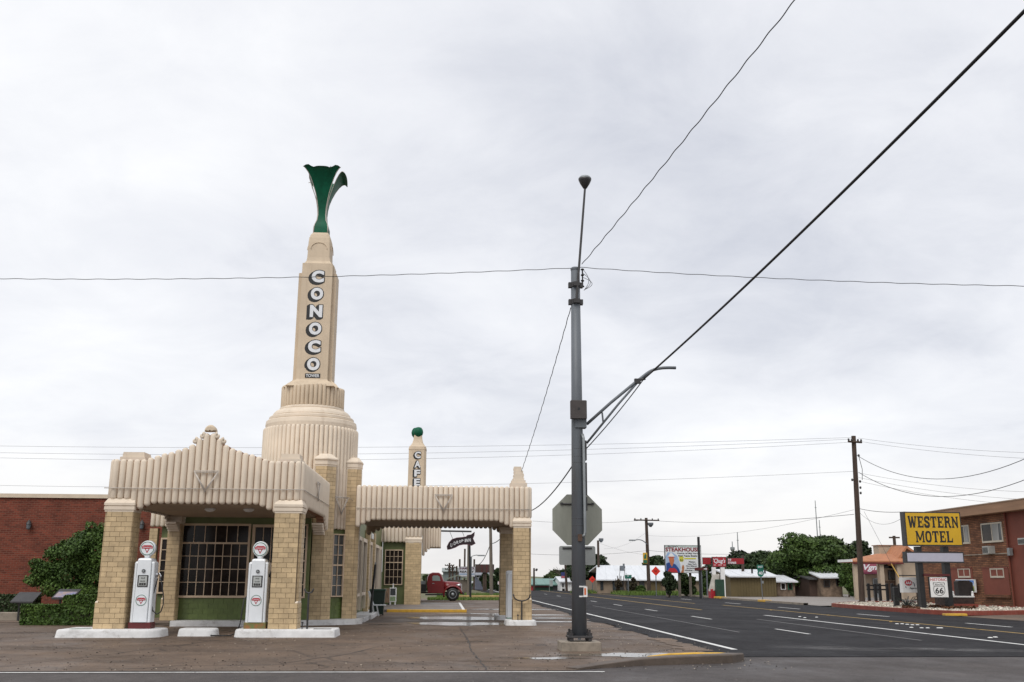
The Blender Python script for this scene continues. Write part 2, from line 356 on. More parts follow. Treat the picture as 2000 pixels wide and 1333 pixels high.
# road markings
def stripe(x, y0, y1, w_, z=.0085): return MB().box(x-w_/2, x+w_/2, y0, y1, z-.002, z)
def cracked(x, y0, y1, w_, seed, z=.0085):
    """a painted line in its laid lengths, with the gaps where the mat was jointed"""
    rr = random.Random(seed); m = MB(); y = y0
    while y < y1:
        e_ = min(y1, y+rr.uniform(4,9)); d0, d1 = rr.uniform(-.015,.015), rr.uniform(-.015,.015)
        m.prism([(x-w_/2+d0,y),(x+w_/2+d0,y),(x+w_/2+d1,e_-.08),(x-w_/2+d1,e_-.08)], 'z', z-.002, z); y = e_
    return m
struct('road_marking', cracked(6.42, 22.6, 150, .14, 1), LINEW)
for k, (y0, y1) in enumerate([(29.0,32.0),(39.8,43.0),(50,53),(60,63),(70,73),(80,83),(92,95),(104,107)]):
    struct('road_marking', stripe(10.45, y0, y1, .10), LINEW)
struct('road_marking', cracked(14.05, 24, 44.5, .14, 4), LINEW)
struct('road_marking', cracked(13.15, 52, 140, .14, 5), LINEY)
struct('road_marking', cracked(17.0, 24, 62, .13, 6), LINEY)
struct('road_marking', cracked(16.3, 66, 140, .13, 7), LINEY)
for k, (y0, y1) in enumerate([(33.5,36.5),(43,46.3),(54,57.5),(65,68.5),(78,81.5)]): struct('road_marking', stripe(19.0, y0, y1, .12), LINEW)
struct('road_marking', cracked(12.3, 26, 40, .08, 9), LINEF)
struct('road_marking', cracked(8.7, 30, 60, .06, 10), LINEF)
struct('road_marking', MB().box(-60, 2.7, 17.28, 17.36, .001, .004), LINEW)
# pale mottled streaks on the highway, fading out from their centres
def blob(cx, cy, rx, ry, z, seed, n=96, amp=.35):
    rr = random.Random(seed); ph = [(rr.uniform(0,6.28), rr.uniform(.5,1)) for _ in range(14)]; pts = []
    for k in range(n):
        a = 2*math.pi*k/n; s_ = 1+amp*sum(w_*math.sin((j+2)*a+p_)/(j+2)**.8 for j, (p_, w_) in enumerate(ph)); s_ = max(.15, s_)
        c_, d_ = math.cos(a), math.sin(a); pts.append((cx+rx*s_*math.copysign(abs(c_)**1.5,c_), cy+ry*s_*d_))
    return sheet(pts, z)
def patchmat():
    m = bpy.data.materials.new('pale_road_streak'); m.use_nodes = True; t = m.node_tree; b = t.nodes['Principled BSDF']
    b.inputs['Base Color'].default_value = (.33,.32,.32,1); b.inputs['Roughness'].default_value = .9
    tcn = t.nodes.new('ShaderNodeTexCoord'); ge = t.nodes.new('ShaderNodeNewGeometry')
    ln = t.nodes.new('ShaderNodeVectorMath'); ln.operation = 'LENGTH'; t.links.new(tcn.outputs['Object'], ln.inputs[0])
    fa = t.nodes.new('ShaderNodeMapRange'); fa.inputs[1].default_value = .15; fa.inputs[2].default_value = .9; fa.inputs[3].default_value = 1; fa.inputs[4].default_value = 0
    t.links.new(ln.outputs[1], fa.inputs[0])
    mp = t.nodes.new('ShaderNodeMapping'); mp.inputs['Scale'].default_value = (1,4.0,1); mp.inputs['Rotation'].default_value = (0,0,.5); t.links.new(ge.outputs['Position'], mp.inputs[0])
    nz = t.nodes.new('ShaderNodeTexNoise'); nz.inputs['Scale'].default_value = 1.3; nz.inputs['Detail'].default_value = 8; nz.inputs['Roughness'].default_value = .7; t.links.new(mp.outputs[0], nz.inputs['Vector'])
    r2 = t.nodes.new('ShaderNodeMapRange'); r2.inputs[1].default_value = .42; r2.inputs[2].default_value = .75; r2.inputs[4].default_value = .75; t.links.new(nz.outputs[0], r2.inputs[0])
    mu = t.nodes.new('ShaderNodeMath'); mu.operation = 'MULTIPLY'; t.links.new(fa.outputs[0], mu.inputs[0]); t.links.new(r2.outputs[0], mu.inputs[1])
    t.links.new(mu.outputs[0], b.inputs['Alpha']); return m
STREAK = patchmat()
for cx_, cy_, rx_, ry_, rz_ in [(9.0,23.0,2.0,.9,-.5),(11.4,22.6,2.2,.8,-.35)]:
    o = struct('pale_streak', sheet([(-1,-1),(1,-1),(1,1),(-1,1)], 0), STREAK); o.location = (cx_,cy_,.0065); o.scale = (rx_,ry_,1); o.rotation_euler = (0,0,rz_)
# rain puddles
for k, (cx_, cy_, rx_, ry_) in enumerate([(.9,40.4,2.3,1.7),(.7,35.4,1.9,1.35),(4.2,37.2,1.2,.5),(3.4,44.0,1.9,.7),(1.2,45.6,1.6,.5),(3.4,52,1.9,.9),(-2.0,34.6,.7,.2),(4.4,40.5,1.0,.5)]):
    struct('puddle', blob(cx_, cy_, rx_, ry_, .0065+.0006*k, 40+k, amp=.22), WATER)
struct('puddle', blob(4.0,21.0,1.5,.62,.005, 61, amp=.25), WATER)
struct('puddle', blob(2.1,20.2,.7,.25,.0055, 62), WATER)
# corner kerb: ramps up out of the street; yellow kerb behind the gutter
path = [(2.3,17.75,.02),(2.9,18.15,.07),(3.6,18.55,.12),(4.3,18.8,.14),(4.9,18.95,.15),(5.4,19.15,.15),(5.75,19.6,.14),(5.9,20.3,.06)]
def kerb_mesh(path, wd):
    m = MB(); rings = []
    for i, (x,y,h) in enumerate(path):
        a = path[max(i-1,0)]; b = path[min(i+1,len(path)-1)]; t = Vector((b[0]-a[0], b[1]-a[1], 0)).normalized(); n_ = Vector((-t.y, t.x, 0))
        p = Vector((x,y,0)); q = p+n_*wd
        rings.append([(p.x,p.y,-.02),(p.x,p.y,h*.85),(p.x+n_.x*.02,p.y+n_.y*.02,h),(q.x,q.y,h),(q.x,q.y,-.02)])
    m.loft(rings, True, True); return m
solo('corner_kerb', kerb_mesh(path, .30), mat('damp_brown_concrete', (.105,.078,.06), .6, .2, 2.5, .3, 25, stain=((.05,.04,.033), 2.0, .6, (1,1,1))), 'low brown concrete kerb rounding the street corner in front of the grey pole', 'kerb')
solo('yellow_kerb', kerb_mesh([(4.0,20.25,.03),(4.4,20.12,.09),(4.9,19.98,.12),(5.3,19.78,.13),(5.5,19.62,.13),(5.6,19.75,.10)], .16), YELP, 'yellow painted kerb end at the street corner beside the highway', 'kerb')

def grit(name, n, area, sizes, mt, seed, label, dens=None):
    rr = random.Random(seed); m = MB(); k = 0
    while k < n:
        x, y = rr.uniform(area[0],area[1]), rr.uniform(area[2],area[3])
        if dens and rr.random() > dens(x,y): continue
        s_ = rr.uniform(*sizes)*rr.uniform(.6,1.3); a = rr.uniform(0,6.28); z = .003
        m.loft([[(x+s_*math.cos(a+q*1.57)*rr.uniform(.7,1.3),y+s_*math.sin(a+q*1.57)*rr.uniform(.7,1.3),z) for q in range(4)],[(x+.5*s_*math.cos(a+.4+q*1.57),y+.5*s_*math.sin(a+.4+q*1.57),z+s_*rr.uniform(.35,.8)) for q in range(4)]], False, True); k += 1
    part(name, m, mt, kind='stuff', label=label, cat='grit')
grit('grit', 1500, (-14,6,17.6,33), (.007,.019), mat('dark_grit', (.05,.038,.03), .9, .3, 9, rand=.4, island=True), 2, 'dark grit scattered over the brown forecourt', lambda x,y: .25+.75*math.exp(-(y-17.6)/2.2)+(.5 if x > 1.5 and y < 23 else 0))
grit('pebbles', 700, (-12,6.2,17.6,36), (.007,.017), mat('pale_pebbles', (.42,.36,.29), .9, .3, 9, rand=.4, island=True), 3, 'pale pebbles and leaf bits scattered over the forecourt', lambda x,y: .3+(.7 if x > 4.2 else 0))
grit('road_grit', 900, (-12,20,12,20.4), (.005,.013), mat('road_grit', (.14,.13,.125), .9, .3, 9, rand=.5, island=True), 4, 'fine loose grit on the front street')
OIL = patchmat(); OIL.name = 'oil_stain'; OIL.node_tree.nodes['Principled BSDF'].inputs['Base Color'].default_value = (.035,.027,.022,1)
_rr = random.Random(31)
for q in range(26):
    o = struct('stain', sheet([(-1,-1),(1,-1),(1,1),(-1,1)], 0), OIL); o.location = (_rr.uniform(-12,5),_rr.uniform(17.9,26.6) if q < 18 else _rr.uniform(29,33),.0018+.00005*q); o.scale = (_rr.uniform(.5,1.8),_rr.uniform(.3,.9),1); o.rotation_euler = (0,0,_rr.uniform(-.4,.4))
TAR = mat('tar_seam', (.030,.024,.021), .7, .2, 6)
def seam(p, w_, seed, z=.0028):
    rr = random.Random(seed); L_ = []; R_ = []
    for (xa,ya),(xb,yb) in zip(p[:-1],p[1:]):
        n_ = max(2,int(math.hypot(xb-xa,yb-ya)/.35))
        for k in range(n_):
            u = k/n_; x = xa+(xb-xa)*u+rr.uniform(-.025,.025); y = ya+(yb-ya)*u; ww = w_*rr.uniform(.4,1.3); L_.append((x-ww,y)); R_.append((x+ww,y))
    struct('paving_seam', sheet(L_+R_[::-1], z), TAR)
seam([(.75,17.7),(.62,22),(.6,28),(.5,33)], .018, 1); seam([(-7.8,17.6),(-6.9,20.5),(-5.4,26.5)], .014, 2); seam([(-2.9,19.0),(-1.9,21.5),(-1.4,24)], .02, 3); seam([(-11,17.6),(-10.6,21),(-11.2,26.8)], .013, 4)
# ================================================================== THE STATION
ST = thing('art_deco_station', (-4.9,36.1,0), 'cream fluted art deco filling station with a tall lettered tower, two canopies and a cafe', 'building')
UNIT = MB().box(0,1,0,1,0,1).mesh('tile_block', YBRICK)
GUNIT = MB().box(0,1,0,1,0,1).mesh('green_tile_block', GREEN)
NB = [0]
def tiles(parent, p0, p1, z0, z1, single, mb=None, h=.131, ln=.265, gap=.009, proud=.012, unit=UNIT, name='brick', seed=0):
    """glazed tiles laid in bond on a wall face running p0 -> p1 (left to right as seen from outside)"""
    rr = random.Random(seed+int(p0[0]*100)+int(p0[1]*10)); dx, dy = p1[0]-p0[0], p1[1]-p0[1]; W_ = math.hypot(dx,dy); ux, uy = dx/W_, dy/W_; nx, ny = uy, -ux
    ang = math.atan2(uy, ux); nrow = max(1, round((z1-z0)/h)); hh = (z1-z0)/nrow
    for r_ in range(nrow):
        a = 0.0; first = ln*(.5 if r_ % 2 else 1.0)*rr.uniform(.9,1.1); cuts = [0.0]; c = first
        while c < W_-.07: cuts.append(c); c += ln*rr.choice((1,1,1,.97,1.03))
        cuts.append(W_)
        for a, b in zip(cuts[:-1], cuts[1:]):
            l = b-a-gap
            if l < .02: continue
            pr = proud+rr.uniform(-.003,.003); dep = .03
            ox = p0[0]+ux*(a+gap/2)+nx*pr; oy = p0[1]+uy*(a+gap/2)+ny*pr; oz = z0+r_*hh+gap/2
            if single:
                shared(name, unit, parent, (ox,oy,oz), ang, (l,dep,hh-gap)); NB[0] += 1
            else:
                c0 = (ox,oy); c1 = (ox+ux*l,oy+uy*l); c2 = (c1[0]-nx*dep,c1[1]-ny*dep); c3 = (ox-nx*dep,oy-ny*dep)
                mb.prism([c0,c1,c2,c3], 'z', oz, oz+hh-gap)

def capital(x0, x1, y0, y1, z):
    m = MB()
    for a, za, zb in ((.012, z, z+.055), (.03, z+.055, z+.14), (.012, z+.14, z+.17), (.035, z+.17, z+.235)): m.box(x0-a, x1+a, y0-a, y1+a, za, zb)
    m.loft([[(x0-.035,y0-.035,z+.235),(x1+.035,y0-.035,z+.235),(x1+.035,y1+.035,z+.235),(x0-.035,y1+.035,z+.235)],
            [(x0+.02,y0+.09,z+.36),(x1-.02,y0+.09,z+.36),(x1-.02,y1-.05,z+.36),(x0+.02,y1-.05,z+.36)]], False, True)
    return m
def pillar(x0, x1, y0, y1, z0, z1, wing, single, side_single=False, right=True):
    """tiled pillar: plinth courses, shaft with a narrower outer wing, moulded capital"""
    p = part('pillar', MB().box(x0,x1,y0,y1,z0,z1), JOINT, ST)
    zp = z0+.655; j = MB(); xa, xb = (x0-.075, x1+.02) if wing < 0 else (x0-.02, x1+.075)
    j.box(xa, xb, y0-.03, y1, z0, zp)
    if wing < 0: j.box(x0-.06, x0, y0+.10, y1, zp, z1-.003)
    else: j.box(x1, x1+.06, y0+.10, y1, zp, z1-.003)
    part('plinth', j, JOINT, p); mb = MB()
    tiles(p, (xa,y0-.03), (xb,y0-.03), z0, zp, single, mb)
    tiles(p, (x0,y0), (x1,y0), zp, z1, single, mb)
    if right: tiles(p, (xb,y0-.03), (xb,y1), z0, zp, side_single, mb); tiles(p, (x1 if wing < 0 else x1+.06, y0 if wing < 0 else y0+.1), (x1 if wing < 0 else x1+.06,y1), zp, z1, side_single, mb)
    if wing < 0: tiles(p, (x0-.06,y0+.10), (x0,y0+.10), zp, z1, False, mb, ln=1); tiles(p, (x0-.06,y1), (x0-.06,y0+.1), zp, z1, False, mb)
    else: tiles(p, (x1,y0+.10), (x1+.06,y0+.10), zp, z1, False, mb, ln=1); tiles(p, (x0,y1), (x0,y0), zp, z1, False, mb)
    if mb.v: part('brick_courses', mb, YBRICKI, p, kind='stuff')
    # rounded shoulder on top of the plinth
    sh = MB(); sx0, sx1 = (x0-.075, x0-.004) if wing < 0 else (x1+.004, x1+.075)
    sh.loft([[(sx0,y0-.03,zp),(sx1,y0-.03,zp),(sx1,y1,zp),(sx0,y1,zp)],[(sx0+.005,y0-.02,zp+.03),(sx1,y0-.02,zp+.03),(sx1,y1,zp+.03),(sx0+.005,y1,zp+.03)],
             [(sx0+.03,y0+.02,zp+.05),(sx1,y0+.02,zp+.05),(sx1,y1,zp+.05),(sx0+.03,y1,zp+.05)]], True, True); part('shoulder', sh, CREAM, p)
    part('capital', capital(x0-(.05 if wing < 0 else 0), x1+(.05 if wing > 0 else 0), y0, y1, z1), CREAM, p)
    return p
Z0 = .2
pillar(-9.0, -8.32, 27.5, 28.15, Z0, 3.2, -1, True)
pillar(-4.58, -3.93, 27.5, 28.15, Z0, 3.2, 1, True)
pillar(2.33, 2.86, 34.5, 35.05, .17, 3.2, 1, True)
pillar(2.13, 2.75, 39.0, 39.6, .17, 3.2, 1, False)
pillar(-8.95, -8.6, 33.55, 33.95, .17, 3.2, -1, False)

FLUTE = {}
def flute_mesh(r, h, m=CREAM):
    k = (round(r,4), round(h,3), m.name)
    if k in FLUTE: return FLUTE[k]
    b = MB(); rows = [(0.02,0),(.5,.13*r),(.83,.42*r),(1,.95*r)]; rows = [(s_, z) for s_, z in rows] + [(s_, h-z) for s_, z in reversed(rows)]
    b.loft([[(-r*s_*math.cos(math.pi*j/8), -r*s_*math.sin(math.pi*j/8), z) for j in range(9)] for s_, z in rows], closed=False)
    FLUTE[k] = b.mesh('flute', m, True); return FLUTE[k]
def flute(parent, x, y, z0, z1, r, ang=0.0, m=CREAM): return shared('flute', flute_mesh(r, z1-z0, m), parent, (x,y,z0), ang)

def flute_into(mb, x, y, z0, z1, r, ang):
    me = flute_mesh(r, z1-z0); c_, s_ = math.cos(ang), math.sin(ang)
    mb.add([(x+v.co.x*c_-v.co.y*s_, y+v.co.x*s_+v.co.y*c_, z0+v.co.z) for v in me.vertices], [tuple(p.vertices) for p in me.polygons])
# ---------------------------------------------------------------- front canopy
SP = .18
FX0, FX1, FY0, FY1 = -9.0, -3.96, 27.62, 33.9
NF = 28
# roof slab with its parapet and soffit, each a solid of its own
def arch_z(i, n, near=(3.52,3.52,3.52,3.20,3.28,3.36), flat=3.42):
    k = min(i, n-1-i); return near[k] if k < len(near) else flat
fc = part('front_canopy', MB().box(FX0+.02,FX1-.02,FY0+.02,FY1,3.56,4.3), CREAM, ST)
crown = [.73,.59,.42,.33,.275,.21,.17,.11,.05]
bk = MB()
for i in range(NF):
    x = FX0+SP*(i+.5); d = min(abs(i-13.5)-.5, 99); d = int(round(d)); top = 4.62+(crown[d] if d < len(crown) else 0)
    zb = arch_z(i, NF); flute(fc, x, FY0, zb, top, SP/2*.945)
    bk.box(x-SP/2, x+SP/2, FY0+.001, FY0+.25, zb+.06, top-.05)
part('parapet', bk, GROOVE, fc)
# scrolls and shell on the crest
def scroll(cx, cz, y, s):
    m = MB(); pts = []
    for k in range(15):
        a = math.pi*.5 + k/14*math.pi*1.75; rr_ = .062*(1-.045*k)
        pts.append((cx+s*(-rr_*math.cos(a)*-1), y, cz+rr_*math.sin(a)))
    m.tube(pts, [.055*(1-.02*k) for k in range(15)], 8); return m
for s_, xo, zc in ((-1,-.20,5.28),(1,.20,5.28),(-1,-.385,5.14),(1,.385,5.14)):
    part('scroll', scroll(-6.48+xo, zc, FY0-.03, s_), CREAM, fc, True)
sh = MB(); n_ = 10
for k in range(n_):
    a0, a1 = math.pi*(.06+.88*k/n_), math.pi*(.06+.88*(k+1)/n_)
    for (ra, ya), (rb, yb) in (((.03,-.10),(.12,-.09)),((.12,-.09),(.165,-.02))):
        sh.add([(-6.48+ra*math.cos(a0),FY0+ya,5.40+ra*math.sin(a0)*1.1),(-6.48+ra*math.cos(a1),FY0+ya,5.40+ra*math.sin(a1)*1.1),
                (-6.48+rb*math.cos(a1),FY0+yb-.0,5.40+rb*math.sin(a1)*1.1),(-6.48+rb*math.cos(a0),FY0+yb,5.40+rb*math.sin(a0)*1.1)], [(0,1,2,3)])
sh.prism([(-6.48+.16*math.cos(math.pi*k/10), 5.40+.175*math.sin(math.pi*k/10)) for k in range(11)], 'y', FY0-.015, FY0+.15)
part('shell_crest', sh, CREAM2, fc)
# right-hand return of the parapet (faces the highway)
lf = MB(); bk = MB(); NSD = 34; sp2 = (FY1-.05-FY0)/NSD
for i in range(NSD):
    y = FY0+sp2*(i+.5); zb = 3.52 if i < 4 else (3.20,3.28,3.36)[i-4] if i < 7 else (3.02,3.12,3.22,3.32)[NSD-1-i] if i >= NSD-4 else 3.42
    flute(fc, FX1, y, zb, 4.62, sp2/2*.945, math.pi/2); bk.box(FX1-.25, FX1-.001, y-sp2/2, y+sp2/2, zb+.05, 4.57)
    flute_into(lf, FX0, y, zb, 4.62, sp2/2*.945, -math.pi/2)
bk.box(FX0+.001, FX0+.22, FY0+.26, FY1, 3.5, 4.57)
part('flute_run', lf, CREAM, fc, True, kind='stuff')
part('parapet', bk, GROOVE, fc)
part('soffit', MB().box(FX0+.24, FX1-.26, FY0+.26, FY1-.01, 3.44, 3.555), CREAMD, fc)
# stepped corbel carrying the rear of the canopy beside the tower, and its twin
for xa, xb in ((-4.32,-3.98),(-8.98,-8.62)):
    cb_ = MB()
    for k in range(5): cb_.box(xa, xb, 33.05+.14*k, 33.88, 3.24-.07*k-.068, 3.24-.07*k)
    part('corbel', cb_, CREAM, fc)
def lampdome(x, y, z, p):
    part('ceiling_light', MB().lathe(x, y, [(.16,z),(.15,z-.05),(.09,z-.09),(.02,z-.10)], 16), WHITEM, p, True)
lampdome(-6.75, 29.4, 3.44, fc); lampdome(-5.65, 29.4, 3.44, fc)
def pedestal(x0, x1, y0, y1, z, p):
    m = MB(); m.box(x0,x1,y0,y1,z,z+.10); m.box(x0+.05,x1-.05,y0+.05,y1-.05,z+.10,z+.19); m.box(x0+.06,x1-.06,y0+.06,y1-.06,z+.19,z+.235); part('pedestal', m, CREAM, p)
pedestal(-8.88, -8.2, 27.75, 28.5, 4.6, fc); pedestal(-4.62, -4.0, 27.75, 28.5, 4.6, fc)
def neon_run(pts, p, r=.012): part('neon_tube', MB().tube(pts, r, 6), NEON, p, True)
def neon_tri(cx, y, zt, zb, hw_, p):
    m = MB()
    for o_ in (0, .035):
        s_ = 1-o_*2.2
        P0, P1, P2 = (cx-hw_*s_, y-.01, zt-o_), (cx+hw_*s_, y-.01, zt-o_), (cx, y-.01, zb+o_*1.7)
        for a, b in ((P0,P1),(P1,P2),(P2,P0)): m.tube([a,b], .013, 6)
    part('neon_triangle', m, NEON, p, True)
yn = FY0-.115
neon_run([(FX0-.14,yn,3.83),(-6.58,yn,3.83)], fc); neon_run([(-6.36,yn,3.83),(FX1+.10,yn,3.83)], fc); neon_run([(FX1+.115,yn,3.83),(FX1+.115,FY1-.1,3.83)], fc)
neon_tri(-6.48, yn-.01, 4.31, 3.74, .33, fc)
m = MB()
for o_ in (0,.04):
    for a, b in (((FX1+.13,30.2+o_,4.3-o_),(FX1+.13,30.8-o_,4.3-o_)),((FX1+.13,30.8-o_,4.3-o_),(FX1+.13,30.5,3.75+o_)),((FX1+.13,30.5,3.75+o_),(FX1+.13,30.2+o_,4.3-o_))): m.tube([a,b], .014, 6)
part('neon_triangle', m, NEON, fc, True)

# ---------------------------------------------------------------- side canopy over the second drive
RX0, RX1, RY0, RY1 = -3.06, 2.88, 34.62, 39.75
rc = part('side_canopy', MB().box(RX0+.02,RX1-.02,RY0+.02,RY1-.02,3.56,4.3), CREAM, ST)
NR = 34; sp3 = (RX1-RX0)/NR; bk = MB(); bb = MB()
for i in range(NR):
    x = RX0+sp3*(i+.5)
    zb = (3.19,3.28,3.36)[i] if i < 3 else 3.52 if i >= NR-3 else (3.20,3.28,3.36)[NR-4-i] if i >= NR-6 else 3.42
    flute(rc, x, RY0, zb, 4.62, sp3/2*.945); bk.box(x-sp3/2, x+sp3/2, RY0+.001, RY0+.25, zb+.06, 4.57)
    zr = (3.14,3.22,3.30,3.38)[i] if i < 4 else 3.52 if i >= NR-3 else (3.20,3.28,3.36)[NR-4-i] if i >= NR-6 else 3.42
    flute(rc, x, RY1, zr, 4.62, sp3/2*.945, math.pi); bb.box(x-sp3/2, x+sp3/2, RY1-.25, RY1-.001, zr+.07, 4.57)
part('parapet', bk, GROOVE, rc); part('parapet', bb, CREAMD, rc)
lf = MB(); bk = MB(); nn = 28; sp4 = (RY1-RY0)/nn
for i in range(nn):
    y = RY0+sp4*(i+.5); k = min(i,nn-1-i); zb = 3.52 if k < 3 else (3.2,3.28,3.36)[k-3] if k < 6 else 3.42
    flute_into(lf, RX1, y, zb, 4.62, sp4/2*.945, math.pi/2); bk.box(RX1-.25, RX1-.001, y-sp4/2, y+sp4/2, zb+.05, 4.57)
part('flute_run', lf, CREAM, rc, True, kind='stuff'); part('parapet', bk, CREAM, rc)
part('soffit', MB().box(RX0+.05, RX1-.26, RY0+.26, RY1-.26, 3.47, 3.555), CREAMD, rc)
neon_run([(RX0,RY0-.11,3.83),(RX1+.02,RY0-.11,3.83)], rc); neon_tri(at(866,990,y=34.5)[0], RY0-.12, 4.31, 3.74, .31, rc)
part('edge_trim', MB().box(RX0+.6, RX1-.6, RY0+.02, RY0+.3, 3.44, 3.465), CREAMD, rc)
# stepped finial on the outer corner of the side canopy
fx = 2.52; m = MB()
m.box(fx-.29,fx+.29,34.75,35.35,4.55,4.76); m.box(fx-.24,fx+.24,34.8,35.3,4.76,4.86); part('pedestal', m, CREAM, rc)
m = MB()
for k, (hx, z0_, z1_, sh_) in enumerate(((.20,4.86,4.96,0),(.185,4.96,5.10,.01),(.165,5.10,5.20,.0),(.14,5.20,5.34,-.03))):
    m.loft([[(fx+sh_+sx*hx*(1-.12*abs(t-.5)*2), 35.05+sy*hx, z0_+(z1_-z0_)*t) for sx, sy in ((-1,-1),(1,-1),(1,1),(-1,1))] for t in (0,.15,.5,.85,1)], True, True)
part('finial', m, CREAM, rc)

# ---------------------------------------------------------------- tower
TX, TY = -4.9, 36.1
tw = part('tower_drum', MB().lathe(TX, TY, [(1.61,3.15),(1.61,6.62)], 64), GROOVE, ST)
NT = 62
for k in range(NT):
    a = 2*math.pi*k/NT; bay = -1.15 < ((a+math.pi) % (2*math.pi))-math.pi < -.35
    flute(tw, TX+1.61*math.cos(a), TY+1.61*math.sin(a), 3.12 if bay else 3.9, 6.68, .078, a+math.pi/2)
part('stepped_ring', MB().lathe(TX, TY, [(1.55,6.60),(1.60,6.66),(1.62,6.80),(1.60,6.93),(1.57,6.955),(1.48,6.965),(1.48,6.97),(1.505,6.99),(1.505,7.07),(1.48,7.10),(1.385,7.115),(1.385,7.12),(1.40,7.14),(1.37,7.22),(1.30,7.30),(1.22,7.345),(1.15,7.355),(1.15,7.36),(1.16,7.38),(1.15,7.44),(1.08,7.47)], 72), CREAM, tw, False)
cl = part('fluted_collar', MB().lathe(TX, TY, [(1.03,7.4),(1.05,8.18),(1.0,8.2),(.8,8.22)], 60), CREAM2, ST)
for k in range(44):
    a = 2*math.pi*(k+.5)/44; flute(cl, TX+1.055*math.cos(a), TY+1.055*math.sin(a), 7.42, 8.22+.03*math.sin(4*a), .075, a+math.pi/2, CREAM2)
sf = MB()
def plus(hx, hy, wx, wy): return [(-hx,-hy),(hx,-hy),(hx,-wy),(wx,-wy),(wx,wy),(hx,wy),(hx,hy),(-hx,hy),(-hx,wy),(-wx,wy),(-wx,-wy),(-hx,-wy)]
sf.loft([[(TX+x,TY+y,z) for x, y in plus(*q)] for z, q in ((8.15,(.86,.98,.98,.66)),(8.28,(.74,.82,.88,.54)),(8.42,(.56,.63,.72,.42)),(8.46,(.555,.61,.70,.41)),(12.48,(.555,.60,.69,.40)),(12.5,(.55,.60,.58,.39)),(12.82,(.55,.60,.575,.385)))], True, True)
shf = part('tower_shaft', sf, CREAM2, ST)
def rrect(hx, hy, r, z, n=4):
    pts = []
    for sx, sy, a0 in ((1,-1,-90),(1,1,0),(-1,1,90),(-1,-1,180)):
        for k in range(n+1):
            a = R(a0+90*k/n); pts.append((TX+sx*(hx-r)+r*math.cos(a), TY+sy*(hy-r)+r*math.sin(a), z))
    return pts
up = MB(); up.loft([rrect(*q) for q in ((.54,.59,.03,12.8),(.49,.53,.03,12.86),(.44,.48,.04,12.95),(.42,.46,.05,13.1),(.405,.44,.05,13.7),(.39,.42,.06,13.88),(.35,.38,.07,14.02),(.29,.31,.07,14.12),(.2,.2,.07,14.13))], True, True)
hd = part('tower_head', up, CREAM2, ST, True)
hd.data.polygons.foreach_set('use_smooth', [False]*len(hd.data.polygons))
for ang in range(4):
    pts = []
    for k in range(17):
        a = math.pi*k/16; lx = .30*math.cos(a); lz = 13.42+.26*math.sin(a)
        d_ = .452+(13.7-min(lz,13.7))*.04
        q = [(lx,-d_),(d_-.02,lx),(lx,d_),(-d_+.02,lx)][ang]; pts.append((TX+q[0],TY+q[1],lz))
    part('arch_moulding', MB().tube(pts, .014, 6), CREAM2, hd)
# green tulip: four flared petals
PROF = [(14.11,.27,.27),(14.36,.27,.27),(14.5,.24,.23),(14.66,.19,.165),(14.88,.17,.14),(15.15,.19,.155),(15.4,.23,.19),(15.7,.32,.25),(16.0,.44,.345),(16.25,.56,.44),(16.42,.66,.53),(16.52,.74,.61),(16.57,.80,.665),(16.575,.86,.70)]
tl = part('tulip_stem', MB().lathe(TX, TY, [(.2,14.1),(.12,14.9),(.12,15.3),(.10,15.6)], 16), TULIP, ST, True)
for ang in range(4):
    m = MB(); rows = []; nu = 14
    for k, (z, d, hw_) in enumerate(PROF):
        t = max(0, (k-8)/(len(PROF)-9)); row = []
        for j in range(nu+1):
            u = -1+2*j/nu; dd = d*(1-.05*u*u); zz_ = z + t*(.07*math.sin(math.pi*min(1,max(0,(abs(u)-.5)/.5))**1.0) - .05*math.exp(-((abs(u)-.48)/.16)**2) - .10*t*max(0,abs(u)-.8))
            if ang == 3: dd = min(dd, .50)
            hh = hw_ if ang != 1 else hw_*.95+max(0,dd-hw_)*.6
            if ang == 1: zz_ = z - t*.08*u*u - t*t*.10
            q = [(u*hh,-dd),(dd,u*hh),(-u*hh,dd),(-dd,-u*hh)][ang]; row.append((TX+q[0],TY+q[1],zz_))
        rows.append(row)
    m.loft(rows, closed=False)
    inner = [[(TX+(x-TX)*.965, TY+(y-TY)*.965, z-.006) for x,y,z in r_] for r_ in rows]
    m.loft([r_[::-1] for r_ in inner], closed=False); m.loft([rows[-1], inner[-1]], closed=False); m.loft([[r_[0] for r_ in rows],[r_[0] for r_ in inner]], closed=False); m.loft([[r_[-1] for r_ in rows],[r_[-1] for r_ in inner]], closed=False)
    pt = part('tulip_petal', m, TULIP, ST, True)
    for e_ in (0,-1): part('edge_tube', MB().tube([r_[e_] for r_ in rows], .014, 6), NEON, pt, True)
for xo in (-.12,.22): part('lightning_rod', MB().tube([(TX+xo,TY-.2,16.3),(TX+xo+.02,TY-.2,16.85)], .012, 5), DARKM, ST)
# tower lettering, raised on the front of the shaft
yf = TY-.60
for k, ch in enumerate('CONOCO'):
    zc = 12.30-(12.30-9.0)*k/5; xc = TX+.03
    m = MB().text(ch, xc, zc, .52, .53, yf-.012, .10); 
    for q in (1,2,3,4): m.text(ch, xc-.020*q, zc-.014*q, .52, .53, yf-.012+.001*q, .10)
    lt = part('letter', m, BLACK, ST); part('letter_face', MB().text(ch, xc+.005, zc+.005, .45, .46, yf-.02, .055), LETW, lt)
pq = part('name_plaque', MB().box(TX-.24,TX+.30,yf-.02,yf-.002,8.50,8.66), BLACK, ST); part('lettering', MB().text('TOWER', TX+.03, 8.58, .48, .11, yf-.024, .02), LETW, pq)

